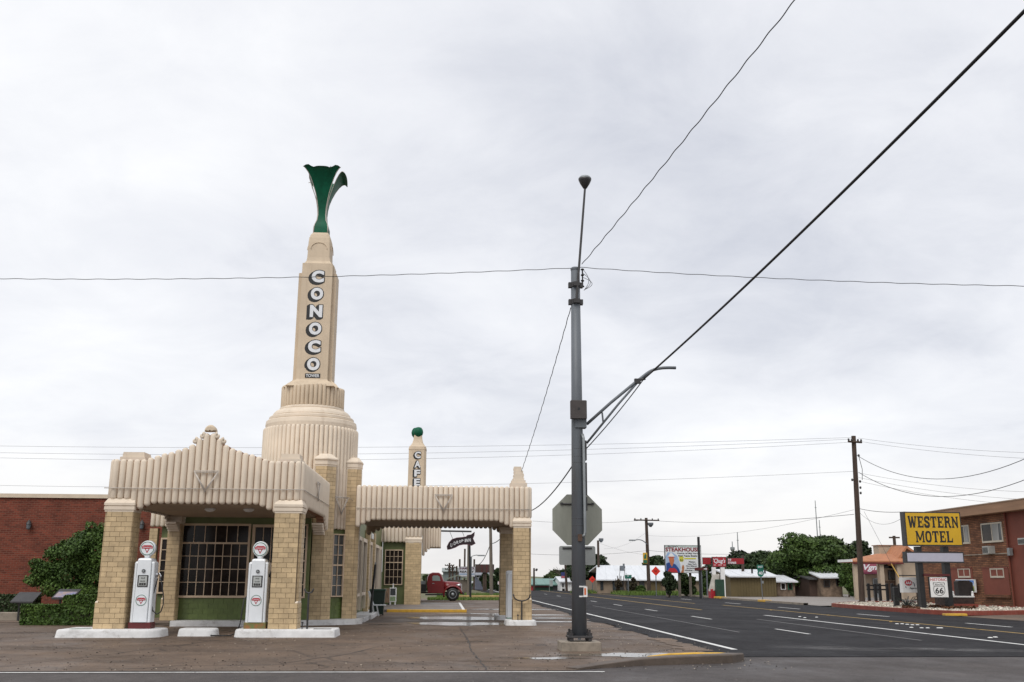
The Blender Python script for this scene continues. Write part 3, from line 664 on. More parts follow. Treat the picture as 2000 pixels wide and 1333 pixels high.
# ---------------------------------------------------------------- tower piers beside the corner window
def pier(poly, faces, z1, zc):
    p = part('tower_pier', MB().prism(poly, 'z', .17, z1), JOINT, ST); mb = MB()
    for a, b in faces: tiles(p, a, b, .17, z1, False, mb)
    part('brick_courses', mb, YBRICKI, p, kind='stuff')
    cx_ = sum(q[0] for q in poly)/len(poly); cy_ = sum(q[1] for q in poly)/len(poly)
    def sc(f, z): return [(cx_+(x-cx_)*f, cy_+(y-cy_)*f, z) for x, y in poly]
    part('pier_cap', MB().loft([sc(1.03,z1),sc(1.03,z1+.05),sc(1.10,z1+.06),sc(1.10,z1+.20),sc(1.20,z1+.22),sc(1.20,z1+.26),sc(.55,zc),sc(.3,zc)], True, True), CREAM, p)
A = [(-4.44,34.30),(-4.06,34.30),(-3.78,34.58),(-4.1,35.1),(-4.44,35.1)]
pier(A, [(A[0],A[1]),(A[1],A[2])], 5.22, 5.66)
B = [(-3.46,35.26),(-3.12,35.26),(-3.0,35.38),(-3.0,35.8),(-3.46,35.8)]
pier(B, [(B[0],B[1]),(B[1],B[2]),(B[2],B[3])], 5.22, 5.64)

# neon triangle on the fluted corner bay
m = MB(); ca = -.74; bxc, byc = TX+1.80*math.cos(ca), TY+1.80*math.sin(ca); tu = (-math.sin(ca), math.cos(ca))
def bp_(u, z): return (bxc+tu[0]*u, byc+tu[1]*u, z)
for o_ in (0,.03):
    T3 = [bp_(-.30+o_*2,4.22-o_), bp_(.30-o_*2,4.22-o_), bp_(0,3.62+o_*1.8)]
    for a, b in ((0,1),(1,2),(2,0)): m.tube([T3[a],T3[b]], .013, 6)
m.tube([bp_(-.5,4.25),bp_(-.30,4.22)], .009, 5).tube([bp_(.30,4.22),bp_(.52,4.12)], .009, 5)
part('neon_triangle', m, NEON, tw, True)

# ---------------------------------------------------------------- main block, walls, windows
main = part('wall', MB().box(-8.9,-4.6,34.25,57.9,0,4.2).box(-4.6,-3.55,36.4,57.89,0,4.19), GREENP, ST)
part('roof', MB().box(-8.95,-3.5,36.4,58,4.2,4.3), CREAMD, main)
def window(parent, x0, x1, z0, z1, y, cols, rows, fr=.06, mun=.022, glass=GLASS, matf=WFRAME, dep=.1):
    """framed window facing -Y with muntins and one pane object per light; rows listed top down as (height share, columns)"""
    f = MB(); f.box(x0,x0+fr,y-.03,y+dep,z0,z1); f.box(x1-fr,x1,y-.03,y+dep,z0,z1); f.box(x0+fr,x1-fr,y-.028,y+dep,z1-fr,z1); f.box(x0+fr,x1-fr,y-.035,y+dep,z0,z0+fr)
    wn = part('window', f, matf, parent); a0, a1, b0, b1 = x0+fr, x1-fr, z0+fr, z1-fr
    tot = sum(r_[0] for r_ in rows); z = b1; mu = MB()
    for ri, r_ in enumerate(rows):
        h_ = (b1-b0)*r_[0]/tot; n_ = r_[1] if len(r_) > 1 else cols; bar = r_[2] if len(r_) > 2 else mun
        for c in range(n_):
            xa = a0+(a1-a0)*c/n_; xb = a0+(a1-a0)*(c+1)/n_
            o_ = shared('pane', PANE[glass.name], wn, (xa,y+.03,z-h_), 0, (xb-xa,.01,h_)); o_.rotation_euler = (random.uniform(-.012,.012), 0, random.uniform(-.012,.012))
            if c: mu.box(xa-mun/2,xa+mun/2,y-.004,y+.028,z-h_,z)
        z -= h_
        if ri < len(rows)-1: mu.box(a0,a1,y-.010,y+.027,z-bar/2,z+bar/2)
    part('glazing_bars', mu, matf, wn); return wn
PANE = {g.name: MB().box(0,1,0,1,0,1).mesh('glass_pane', g) for g in (GLASS, GLASSG)}
WY = 33.95
fw = MB(); fw.box(-8.62,-4.46,WY+.05,WY+.25,.17,3.56)
frontw = part('front_wall', fw, GREENP, ST)
xa, xb = at(350,1168,y=WY)[0]-.1, at(486,1100,y=WY)[0]
zt, zb_ = at(420,1023,y=WY)[2], at(420,1168,y=WY)[2]
window(ST, xa, xb, zb_, zt, WY, 8, [(1.35,6,.06),(1,8),(1,8),(1,8),(1,8)], fr=.07)
xc, xd = xb+.06, -5.12
window(ST, xc, xd, 1.9, zt-.02, WY, 4, [(1,4,.06)], fr=.09)
dr = part('door', MB().box(xc+.02,xd-.02,WY-.02,WY+.06,.2,1.88), WFRAME, ST)
part('door_glass', MB().box(xc+.2,xd-.2,WY-.026,WY-.018,.55,1.72), GLASS, dr)
window(ST, -5.05, -4.55, zb_, zt, WY, 2, [(1,2),(1,2),(1,2,.05),(1,2),(1,2),(1,2)], fr=.05)
tiles(frontw, (-8.6,WY+.05), (xb,WY+.05), .2, zb_-.02, True, None, .155, .32, unit=GUNIT, name='tile')
tiles(frontw, (-5.1,WY+.05), (-4.45,WY+.05), .2, zb_-.02, True, None, .155, .32, unit=GUNIT, name='tile')
# narrow corner window between the piers
cwp = part('corner_wall', MB().prism([(-3.86,34.98),(-3.42,35.42),(-3.6,35.7),(-4.0,35.2)], 'z', .17, 3.3), GREENP, ST)
o = window(ST, 0, .52, zb_+.02, 2.98, 0, 2, [(1,2),(1,2),(1,2,.05),(1,2),(1,2),(1,2)], fr=.04, glass=GLASSG)
o.location = (o.location[0]-3.86+.04, o.location[1]+34.98-.10, o.location[2]); o.rotation_euler = (0,0,math.pi/4)
gt = MB(); tiles(cwp, (-3.86,34.98), (-3.42,35.42), .2, zb_, True, None, .131, .2, unit=GUNIT, name='tile')
# rear-left wing seen under the front canopy
wg = part('garage_wing', MB().box(-11.0,-8.9,40.2,52,0,4.3), GREENP, ST)
p_l = at(287,1100,y=40)[0]; p_r = at(303,1100,y=40)[0]
pp = part('wing_pilaster', MB().box(p_l,p_r,40.0,40.25,0,3.35), JOINT, ST); mb = MB(); tiles(pp, (p_l,40.0), (p_r,40.0), 0, 3.35, False, mb); part('brick_courses', mb, YBRICKI, pp, kind='stuff')
bk = MB()
for k in range(12):
    x = p_l+.1+.18*k; flute(wg, x, 40.0, 3.4, 4.6, .088)
bk.box(p_l,-8.92,40.01,40.2,3.45,4.55); part('parapet', bk, CREAM, wg)
window(ST, p_r+.12, p_r+1.1, .9, 3.0, 40.1, 3, [(1,3),(1,3),(1,3),(1,3),(1,3)], fr=.06)
# highway-side wall under the side canopy: pilasters, doors and tall windows in line
SX = -3.5
sw = part('side_wall', MB().box(SX-.05,SX-.03,35.8,57.9,0,4.2), GREENP, ST)
for y0, y1 in ((38.9,39.5),(45.2,45.9),(48.6,49.3)):
    pl_ = part('pilaster', MB().box(SX-.03,SX+.16,y0,y1,0,3.6), JOINT, ST); mb = MB()
    tiles(pl_, (SX-.02,y0), (SX+.16,y0), 0, 3.6, False, mb); tiles(pl_, (SX+.16,y0), (SX+.16,y1), 0, 3.6, False, mb); part('brick_courses', mb, YBRICKI, pl_, kind='stuff')
for y0, y1 in ((36.4,38.6),(40.2,42.0),(42.6,44.8),(46.6,48.2),(50.4,53.2),(54,55.2)):
    fr_ = MB(); fr_.box(SX-.03,SX+.11,y0,y0+.14,.25,3.15); fr_.box(SX-.03,SX+.11,y1-.14,y1,.25,3.15); fr_.box(SX-.03,SX+.10,y0+.14,y1-.14,3.0,3.15); fr_.box(SX-.03,SX+.10,y0+.14,y1-.14,.8,.92)
    wn = part('side_window', fr_, CREAM, ST); part('pane', MB().box(SX-.02,SX+.01,y0+.14,y1-.14,.92,3.0), GLASS, wn)
part('wall_sign', MB().box(SX+.12,SX+.16,46.7,47.9,3.28,3.52), WHITEM, sw)

# ---------------------------------------------------------------- cafe block
CY = 57.0
cxl = at(746,1120,y=CY)[0]; cxp = at(791,1120,y=CY)[0]; cxr = at(822,1120,y=CY)[0]
cf = part('cafe_wall', MB().box(cxl,cxp+.4,CY,CY+14,0,4.4), GREENP, ST)
window(ST, at(751.5,1100,y=CY)[0], at(787,1100,y=CY)[0], at(770,1143,y=CY)[2], at(770,1074,y=CY)[2], CY-.05, 4, [(1,4),(1,4,.05),(1.2,4),(1.2,4),(1.2,4)], fr=.05, glass=GLASS, matf=WFRAME)
cp_ = part('cafe_pilaster', MB().box(cxp,cxr,CY-.35,CY+.4,0,3.45), JOINT, ST); mb = MB(); tiles(cp_, (cxp,CY-.35), (cxr,CY-.35), .02, 3.45, False, mb, ln=.3); tiles(cp_, (cxr,CY-.35), (cxr,CY+.4), .02, 3.45, False, mb, ln=.3); part('brick_courses', mb, YBRICKI, cp_, kind='stuff')
part('capital', capital(cxp,cxr,CY-.35,CY+.4,3.42), CREAM, cp_)
cfas = part('cafe_parapet', MB().box(cxl-.2,cxr+.02,CY-.24,CY+.2,3.5,5.2), CREAM, ST); k = 0; x = cxl-.1
while x < cxr: flute(cfas, x, CY-.25, 3.45 if x < cxp-.05 else 3.72, 5.25, .105); x += .215
hood = part('cafe_hood', MB().box(cxr+.06,cxr+1.05,CY+.6,CY+7,3.35,5.2), CREAM, ST); x = cxr+.1; k = 0
while x < cxr+1.05:
    flute(hood, x, CY+.6, (2.75,2.95,3.1,3.2,3.2)[k] if k < 4 else 3.2, 5.25, .075); x += .15; k += 1
ctx, cty = at(815,900,y=60)[0], 60.4
m = MB(); sx_ = .50
m.loft([[(ctx+x*s_,cty+y*s_,z) for x, y in ((-.40,-.52),(.40,-.52),(.52,-.40),(.52,.40),(.40,.52),(-.40,.52),(-.52,.40),(-.52,-.40))] for s_, z in ((1.06,4),(1.0,9.02),(1.03,9.04),(1.03,9.12),(.98,9.14),(.98,9.22),(.80,9.32),(.62,9.48),(.52,9.68),(.46,9.95))], True, True)
ct = part('cafe_tower', m, CREAM2, ST)
m = MB()
for xo in (-.13,.02):
    m.lathe(ctx+xo, cty-.1+(.25 if xo < 0 else 0), [(.02,9.82),(.17,9.86),(.255,9.98),(.29,10.14),(.255,10.3),(.17,10.42),(.02,10.46)], 20)
part('green_ball', m, TULIP, ct, True)
for s_ in (-1,1):
    m = MB(); m.tube([(ctx+s_*.34,cty-.34,9.75),(ctx+s_*.30,cty-.2,9.98)], .05, 6)
for k, ch in enumerate('CAFE'):
    zc = at(816,(889,907,924.5,942)[k],y=59.85)[2]; h_ = .47; yb = cty-.53
    mm = MB().text(ch, ctx+.02, zc, .42, h_, yb-.012, .09)
    for q in (1,2,3): mm.text(ch, ctx+.02-.02*q, zc-.012*q, .42, h_, yb-.012+.001*q, .09)
    lt = part('letter', mm, BLACK, ST); part('letter_face', MB().text(ch, ctx+.025, zc, .36, .40, yb-.02, .04), LETW, lt)

# ================================================================== FORECOURT THINGS
def island(x0, x1, y0, y1, h, rl, rr_, label, grp='white painted kerb islands'):
    """raised kerb island: rounded ends, battered sides, soft top edge, dark fill on top"""
    def outline(d):
        pts = []; cy_ = (y0+y1)/2; n_ = 8
        for (xc_, r_, s_) in ((x1-d, rr_, 1), (x0+d, rr_*0+rl, -1)):
            hy = (y1-y0)/2-d; r_ = max(min(r_, hy), .03)
            corners = ((xc_-s_*r_, cy_-s_*(hy-r_)), (xc_-s_*r_, cy_+s_*(hy-r_)))
            for ci, (ax, ay) in enumerate(corners):
                a0 = (-90 if s_ > 0 else 90)+90*ci
                for k in range(n_+1): a = R(a0+90*k/n_); pts.append((ax+r_*math.cos(a), ay+r_*math.sin(a)))
        return pts
    m = MB(); O = [outline(d) for d in (0,.02,.03,.055)]
    m.loft([[(*p,z) for p in o_] for o_, z in zip(O, (0.0,h-.05,h-.015,h))], False, True)
    t = thing('kerb_island', ((x0+x1)/2,(y0+y1)/2,0), label, 'kerb', grp)
    part('kerb', m, CURB, t)
    return t
i1 = island(-9.86,-7.28,27.02,28.5,.2,.06,.5,'long white kerb island under the red-based fuel pump at far left')
i2 = island(-6.97,-5.98,27.7,28.4,.195,.05,.25,'short white kerb block lying between the two front fuel pumps')
i3 = island(-5.45,-2.80,27.2,28.5,.2,.3,.06,'long white kerb island under the green-based fuel pump')
i4 = island(2.06,3.10,34.15,35.6,.17,.25,.25,'small white kerb island around the outer front canopy pillar')
i5 = island(1.93,3.0,38.6,40.2,.17,.2,.2,'small white kerb island around the rear canopy pillar')
bs = MB(); bs.loft([[(x,y,z) for x,y in [(-8.62,33.25),(-6.2,33.25),(-5.2,33.75),(-4.6,33.95),(-3.6,34.3),(-2.95,34.8),(-2.75,35.3),(-2.8,35.7),(-3.4,35.9),(-4.4,36.2),(-8.62,36.2)]] for z in (0,.17)], False, True)
part('base_kerb', bs, CURB, ST)
for k, (ya, yb, xo) in enumerate(((36.6,38.7,-2.78),(39.2,41.2,-2.72),(41.5,43.2,-2.75))):
    part('base_kerb', MB().bbox(-3.5,xo,ya,yb,0,.16), CURB, ST)
part('base_kerb', MB().box(-3.5,-2.9,38.71,57,0,.10), CURB, ST)
# black water grates let into the islands
part('grate', MB().box(-9.6,-9.1,27.3,27.5,.2,.206), RGREEN, i1); part('grate', MB().box(-3.4,-2.95,27.35,27.6,.2,.207), DARKM, i3)

def logo(p, cx, cz, y, r, back):
    d = part('badge', MB().disc_y(cx, y, y+.006, cz, r, 32), back, p)
    part('badge_ring', MB().ring_y(cx, y-.003, y, cz, r*.88, r*.97), RGREEN, d)
    t = MB(); t.prism([(cx-r*.60,cz+r*.44),(cx-r*0,cz-r*.70),(cx+r*.60,cz+r*.44)], 'y', y-.005, y-.001); part('badge_triangle', t, RED, d)
    part('badge_band', MB().box(cx-r*.76,cx+r*.76,y-.008,y-.0055,cz-.03*r,cz+.32*r), RED, d)
    part('badge_inner', MB().prism([(cx-r*.20,cz-.10*r),(cx,cz-r*.44),(cx+r*.20,cz-.10*r)], 'y', y-.0075, y-.0055), back, d)
    part('lettering', MB().text('CONOCO', cx, cz+.13*r, r*1.25, r*.17, y-.0105, .02), LETW, d)
def pump(label, base_mat, globe=True, hose='loop'):
    t = thing('fuel_pump', (0,0,0), label, 'fuel pump', 'old white fuel pumps')
    part('plinth', MB().bbox(-.29,.29,-.22,.22,0,.16,.015), base_mat, t)
    W2, D2, HT = .265, .20, 1.72
    def cab(hw_, hd, z0, z1, r, taper):
        rs = []
        for z, s_, dr_ in ((z0,1,0),(z1-.05,1-taper,0),(z1-.015,1-taper,.018),(z1,1-taper,.05)):
            pts = []
            for sx, sy, a0 in ((1,-1,-90),(1,1,0),(-1,1,90),(-1,-1,180)):
                for k in range(5):
                    a = R(a0+22.5*k); pts.append((sx*(hw_*s_-dr_-r)+r*math.cos(a), sy*(hd-dr_-r)+r*math.sin(a), z))
            rs.append(pts)
        return MB().loft(rs, True, True)
    b = part('cabinet', cab(W2, D2, .16, HT, .04, .02), WHITE, t, False)
    part('front_panel', cab(.185, .235, .165, 1.80, .025, .02), WHITE, b, False)
    for s_ in (-1,1): part('seam', MB().box(s_*.19-.004, s_*.19+.004, -D2-.004, -D2+.0, .17, 1.66), STEELL, b)
    y = -.235
    wd = part('display_window', MB().box(-.135,.135,y-.012,y+.004,1.06,1.36), DARKM, t)
    fc_ = part('dial', MB().box(-.105,.105,y-.016,y-.011,1.085,1.335), DIAL, t)
    part('lettering', MB().text('THIS SALE' if False else 'SALE', 0, 1.285, .10, .035, y-.019, .02).text('GALLONS', 0, 1.205, .13, .03, y-.019, .02), BLACK, fc_)
    part('price_wheels', MB().box(-.085,-.035,y-.02,y-.016,1.10,1.16).box(-.025,.025,y-.02,y-.016,1.10,1.16).box(.035,.085,y-.02,y-.016,1.10,1.16), DARKM, fc_)
    kn = MB(); kn.disc_y(0, y-.03, y, 1.47, .045, 20); part('lamp_knob', kn, DARKM, t); part('lamp_lens', MB().disc_y(0, y-.036, y-.03, 1.47, .028, 16), STEELL, t)
    logo(t, 0, .72, y-.004, .145, WHITE)
    if globe:
        part('globe_neck', MB().lathe(0,0,[(.09,1.79),(.07,1.83),(.10,1.865)],16), WHITE, t, True)
        g = MB(); g.loft([[(r_*math.cos(2*math.pi*k/32), y_, 2.055+r_*math.sin(2*math.pi*k/32)) for k in range(32)] for r_, y_ in ((.185,-.085),(.20,-.075),(.208,-.03),(.208,.03),(.20,.075),(.185,.085))], True, True)
        part('globe', g, WHITE, t, True); logo(t, 0, 2.055, -.092, .183, WHITE)
    nz = MB(); nz.box(W2-.01,W2+.05,-.05,.05,1.32,1.42); nz.tube([(W2+.03,0,1.36),(W2+.09,-.02,1.42),(W2+.13,-.03,1.35),(W2+.12,-.03,1.24)], .02, 8)
    part('nozzle', nz, CHROME if hose == 'loop' else DARKM, t, True)
    if hose == 'loop':
        pts = [(W2+.06,-.05,1.28),(W2+.03,-.06,1.10),(W2-.02,-.07,.85),(W2-.03,-.08,.62),(W2+.02,-.08,.44),(W2+.12,-.08,.36),(W2+.22,-.08,.42),(W2+.27,-.08,.60),(W2+.25,-.07,.85),(W2+.19,-.05,1.10),(W2+.13,-.03,1.28)]
        part('hose', MB().tube(pts, .016, 8), RUBBER, t, True)
    return t
p1 = pump('white fuel pump with round globe, maroon base and looped hose at far left', MAROON); p1.location = (at(276,1228,y=27.75)[0],27.75,.2)
p2 = pump('white fuel pump with round globe and rusty green base beside the canopy pillar', RUSTG, hose='none'); p2.location = (at(500,1228,y=27.8)[0],27.8,.2)
x2 = p2.location.x
hs = MB().tube([(x2-.27,27.75,1.03),(x2-.34,27.7,.95),(x2-.37,27.66,.6),(x2-.39,27.62,.32),(x2-.47,27.6,.09),(x2-.62,27.62,.03),(x2-.9,27.65,.025),(x2-1.15,27.7,.025)], .016, 8)
solo('fuel_hose', hs, RUBBER, 'black hose hanging from the green-based pump down to the ground', 'hose', smooth=True)
p3 = pump('white fuel pump seen edge-on behind the outer canopy pillar', RGREEN, globe=False); p3.location = (2.46,37.0,.0); p3.rotation_euler = (0,0,math.pi/2)

def forked_post(x, y, z, h, spread, label):
    t = thing('forked_stand', (x,y,z), label, 'stand', 'black forked hose stands')
    part('post', MB().tube([(x,y,z),(x,y,z+h)], .026, 8), DARKM, t)
    pts = [(x+spread*math.cos(a), y, z+h+spread*.62+spread*.62*math.sin(a)*1.0) for a in [math.pi+math.pi*k/12 for k in range(13)]]
    part('fork', MB().tube([(pts[0][0]-.02,y,pts[0][2]+.05)]+pts+[(pts[-1][0]+.02,y,pts[-1][2]+.05)], .022, 8), DARKM, t, True)
    part('tap', MB().tube([(x-.13,y,z),(x-.13,y,z+.14)], .014, 6).lathe(x-.13,y,[(.03,z+.14),(.03,z+.18)],8), DARKM, t); return t
forked_post(at(600,1222,y=27.5)[0], 27.5, .2, .92, .10, 'black forked stand on the white island beside the green-based pump')
forked_post(at(1019,1208,y=34.35)[0], 34.35, .17, .62, .27, 'wide black forked stand before the outer canopy pillar')

def bin_(x, y):
    t = thing('litter_bin', (x,y,0), 'dark green wheeled bin standing by the cafe wall under the canopy', 'bin')
    m = MB(); m.loft([[(x+sx*w_,y+sy*w_*.9,z) for sx, sy in ((-1,-1),(1,-1),(1,1),(-1,1))] for w_, z in ((.25,.04),(.31,.98),(.31,1.0))], True, True); part('body', m, mat('bin_green', (.006,.022,.014), .5, .1, 3), t)
    part('lid', MB().bbox(x-.34,x+.34,y-.31,y+.31,1.0,1.07,.015), mat('bin_lid', (.01,.04,.025), .5, .1, 3), t)
    for s_ in (-1,1): part('wheel', MB().loft([[(x+s_*.22+dx,y+.2+.07*math.cos(a),.07+.07*math.sin(a)) for a in [2*math.pi*k/12 for k in range(12)]] for dx in (-.025,.025)], True, True), RUBBER, t)
bx, by = at(737,1190,y=43.6)[0], 43.6; bin_(bx, by)
# white folding chair
x, y = at(724,1195,y=42.6)[0], 42.6
t = thing('garden_chair', (x,y,0), 'white metal chair standing against the green bin', 'chair')
part('seat', MB().bbox(x+.05,x+.62,y-.22,y+.22,.42,.46,.01), WHITE, t)
m = MB(); m.prism([(x-.14,1.0),(x-.08,1.0),(x+.12,.44),(x+.04,.44)], 'y', y-.22, y+.22); part('backrest', m, WHITE, t)
for (xa_, xb_) in ((.08,.14),(.24,.34)):
    for s_ in (-1,1): part('leg', MB().tube([(x+xa_,y+.2*s_,.42),(x+xb_,y+.2*s_,0)], .018, 6), WHITE, t)
# furled parasol / roller pole by the wall
x, y = at(724,1195,y=41.8)[0], 41.8
t = thing('black_pole', (x,y,0), 'slim black pole leaning against the station side wall', 'pole')
part('shaft', MB().tube([(x-.02,y,0),(x+.10,y+.3,2.05)], [.055,.045], 8), BLACK, t); part('tip', MB().tube([(x+.10,y+.3,2.05),(x+.105,y+.31,2.14)], .03, 8), STEELL, t)
x, y = at(695,1205,y=37.2)[0], 37.2
solo('green_standpipe', MB().tube([(x-.15,y,.1),(x-.15,y,.92)], .09, 12).tube([(x-.15,y,.92),(x-.15,y,.97)], .105, 12), mat('pale_green_paint', (.20,.27,.18), .6, .1, 3), 'pale green standpipe beside the second tower pier', 'pipe', smooth=False)
# newspaper rack and tan box against the cafe wall
y = 55.8; x = at(755,1180,y=y)[0]
t = thing('tan_cabinet', (x,y,.12), 'tan box cabinet on short feet under the cafe window', 'cabinet')
part('body', MB().bbox(x-.17,x+.17,y-.15,y+.2,.24,.98,.01), mat('tan_box', (.26,.17,.11), .7, .1, 3), t); part('handle', MB().box(x+.02,x+.04,y-.165,y-.15,.5,.72), DARKM, t)
for s_ in (-1,1): part('foot', MB().box(x+s_*.12-.03,x+s_*.12+.03,y-.12,y+.17,.12,.24), DARKM, t)
x = at(767,1180,y=y)[0]; t = thing('newspaper_rack', (x,y,.12), 'white and green newspaper rack beside the tan cabinet under the cafe window', 'newspaper rack')
part('cabinet', MB().bbox(x-.18,x+.18,y-.15,y+.2,.28,1.02,.01), WHITEM, t); part('display', MB().box(x-.14,x+.14,y-.156,y-.15,.62,.98), GLASSG, t)
part('panel', MB().box(x-.15,x+.15,y-.157,y-.15,.32,.56), mat('pale_green_panel', (.28,.38,.22), .6, .2, 8), t); part('coin_post', MB().box(x-.03,x+.03,y-.05,y+.02,1.02,1.24), WHITEM, t)
for s_ in (-1,1): part('foot', MB().box(x+s_*.13-.03,x+s_*.13+.03,y-.13,y+.18,.12,.28), WHITEM, t)
# cafe pavement with its yellow kerb and painted bay
yl = 47.4
struct('cafe_pavement', MB().bbox(-3.45,1.0,yl+.16,61.5,0,.12,.015), roadmat('grey_concrete', (.19,.165,.15), (.14,.12,.11), (.25,.22,.2), .8, .45))
solo('yellow_kerb', MB().bbox(-2.6,1.05,yl,yl+.155,0,.125,.015), YELP, 'long yellow painted kerb along the pavement in front of the cafe', 'kerb')
struct('bay_marking', MB().box(.85,.98,yl+.2,61.3,.121,.124), LINEW); struct('bay_marking', MB().box(-1.1,.84,59.6,59.85,.121,.124), LINEW)

# ================================================================== GREY CORNER POLE
PX, PY = at(1131.5,1240,y=22.5)[0], 22.5
t = thing('street_light_pole', (PX,PY,0), 'tall grey galvanised street light pole on a concrete block at the corner', 'street light')
fb = part('footing', MB().bbox(at(1097,1260,y=22.1)[0], at(1175,1260,y=22.1)[0], 22.1, 22.95, -.02, .19, .015), CONC, t)
zt_ = at(1129,528,y=PY)[2]
sh_ = part('shaft', MB().lathe(PX,PY,[(.166,.30),(.128,5.2),(.105,zt_)],28), STEEL, t, True)
part('cap', MB().lathe(PX,PY,[(.112,zt_-.01),(.118,zt_+.03),(.09,zt_+.06)],20), STEEL, t)
part('base_plate', MB().bbox(PX-.27,PX+.27,PY-.25,PY+.25,.265,.31,.01), DARKM, t)
for sx in (-1,1):
    for sy in (-1,1):
        part('anchor_bolt', MB().tube([(PX+sx*.2,PY+sy*.19,.18),(PX+sx*.2,PY+sy*.19,.44)], .025, 8).lathe(PX+sx*.2,PY+sy*.19,[(.055,.31),(.055,.37)],6).lathe(PX+sx*.2,PY+sy*.19,[(.05,.20),(.05,.262)],6), DARKM, t)
for zc in (at(1129,558,y=PY)[2], at(1129,591,y=PY)[2]):
    m = MB(); m.lathe(PX,PY,[(.118,zc-.06),(.122,zc-.055),(.122,zc+.055),(.118,zc+.06)],20); m.box(PX-.17,PX-.10,PY-.06,PY+.06,zc-.06,zc+.06); m.box(PX+.10,PX+.17,PY-.06,PY+.06,zc-.06,zc+.06); m.box(PX-.07,PX+.08,PY-.17,PY-.10,zc-.05,zc+.05)
    part('clamp_band', m, DARKM, t)
zl = at(1141,372,y=PY)[2]; xl = at(1141,372,y=PY)[0]; zm = at(1131,588,y=PY)[2]
ms = part('mast', MB().tube([(PX+.0,PY-.14,zm-.05),(xl,PY-.14,zl)], [.03,.026], 10), DARKM, t)
lh = part('lamp_head', MB().lathe(xl,PY-.14,[(.03,zl-.02),(.05,zl),(.11,zl+.10),(.15,zl+.19),(.158,zl+.22)],24), DARKM, t, True)
part('lamp_lens', MB().lathe(xl,PY-.14,[(.158,zl+.222),(.155,zl+.25),(.12,zl+.29),(.06,zl+.315),(.005,zl+.32)],24), STEELL, t, True)
def bez(p, n=16):
    out_ = []
    for k in range(n+1):
        u = k/n; out_.append(tuple((1-u)**3*p[0][i]+3*u*(1-u)**2*p[1][i]+3*u*u*(1-u)*p[2][i]+u**3*p[3][i] for i in range(3)))
    return out_
a1 = at(1146,829,y=PY); aj = at(1240,748,y=PY); ae = at(1320,719,y=PY); am = at(1277,719,y=PY); a2 = at(1146,866,y=PY)
part('arm', MB().tube([a1, (a1[0]*.5+aj[0]*.5, PY, a1[2]*.48+aj[2]*.52)]+bez([aj, (aj[0]+.35,PY,aj[2]+.25), (am[0]-.1,PY,am[2]+.03), ae], 10), .036, 10), STEEL, t, True)
j2 = at(1249,743,y=PY); part('arm_brace', MB().tube([a2, (a2[0]*.4+j2[0]*.6, PY, a2[2]*.38+j2[2]*.62), j2], .026, 8), STEEL, t, True)
part('arm_strut', MB().tube([at(1176,806,y=PY), at(1178,825,y=PY)], .022, 6), STEEL, t)
part('arm_clamp', MB().box(PX-.06,PX+.20,PY-.16,PY+.1,a1[2]-.10,a1[2]+.10), STEEL, t)
part('wire_clamp', MB().box(j2[0]-.12,j2[0]+.02,PY-.05,PY+.05,j2[2]-.08,j2[2]+.03).tube([(j2[0],PY,j2[2]),(j2[0]+.13,PY-.05,j2[2]+.03)], .03, 6), DARKM, t)
bxz = at(1133,803,y=PY)[2]; jb = part('junction_box', MB().bbox(PX-.17,PX+.20,PY-.24,PY-.10,bxz-.21,bxz+.21,.012), mat('brown_box_paint', (.055,.045,.043), .6, .15, 4), t)
part('lock_hole', MB().disc_y(PX+.015, PY-.245, PY-.24, bxz+.01, .03, 14), BLACK, jb)
czt, czb = at(1140,850,y=PY)[2], at(1140,1050,y=PY)[2]
part('conduit', MB().tube([(PX+.105,PY-.12,czt),(PX+.125,PY-.15,czt-.1),(PX+.135,PY-.15,czb+.12),(PX+.12,PY-.15,czb+.04),(PX+.03,PY-.16,czb)], .033, 10), STEELL, t, True)
for (pa, pb) in ((862,900),(905,968),(972,998)):
    part('conduit_cover', MB().box(PX+.155,PX+.20,PY-.12,PY+.05,at(1140,pb,y=PY)[2],at(1140,pa,y=PY)[2]), DARKM, t)
part('conduit_clamp', MB().box(PX-.03,PX+.06,PY-.21,PY-.14,czb-.09,czb+.06), RUSTM, t)
for py_ in (878,893,905,1014,1028,1048): 
    z_ = at(1131,py_,y=PY)[2]; rr_ = .166-.0078*z_; part('strap', MB().lathe(PX,PY,[(rr_+.003,z_-.008),(rr_+.003,z_+.008)],20), DARKM, t)
part('notice', MB().box(PX+.08,PX+.165,PY-.185,PY-.175,at(1131,1166,y=PY)[2],at(1131,1146,y=PY)[2]), WHITEM, t)
part('notice_print', MB().box(PX+.095,PX+.135,PY-.189,PY-.186,at(1131,1162,y=PY)[2],at(1131,1149,y=PY)[2]), mat('orange_print', (.6,.13,.03), .6, .1, 9), t)
for py_ in (1146,1165):
    z_ = at(1131,py_,y=PY)[2]; part('tape', MB().loft([[(PX+.168*math.cos(R(a)),PY+.168*math.sin(R(a)),z_-.015),(PX+.168*math.cos(R(a)),PY+.168*math.sin(R(a)),z_+.015),(PX+.163*math.cos(R(a)),PY+.163*math.sin(R(a)),z_+.015),(PX+.163*math.cos(R(a)),PY+.163*math.sin(R(a)),z_-.015)] for a in range(-95,31,14)], True, True), WHITEM, t)
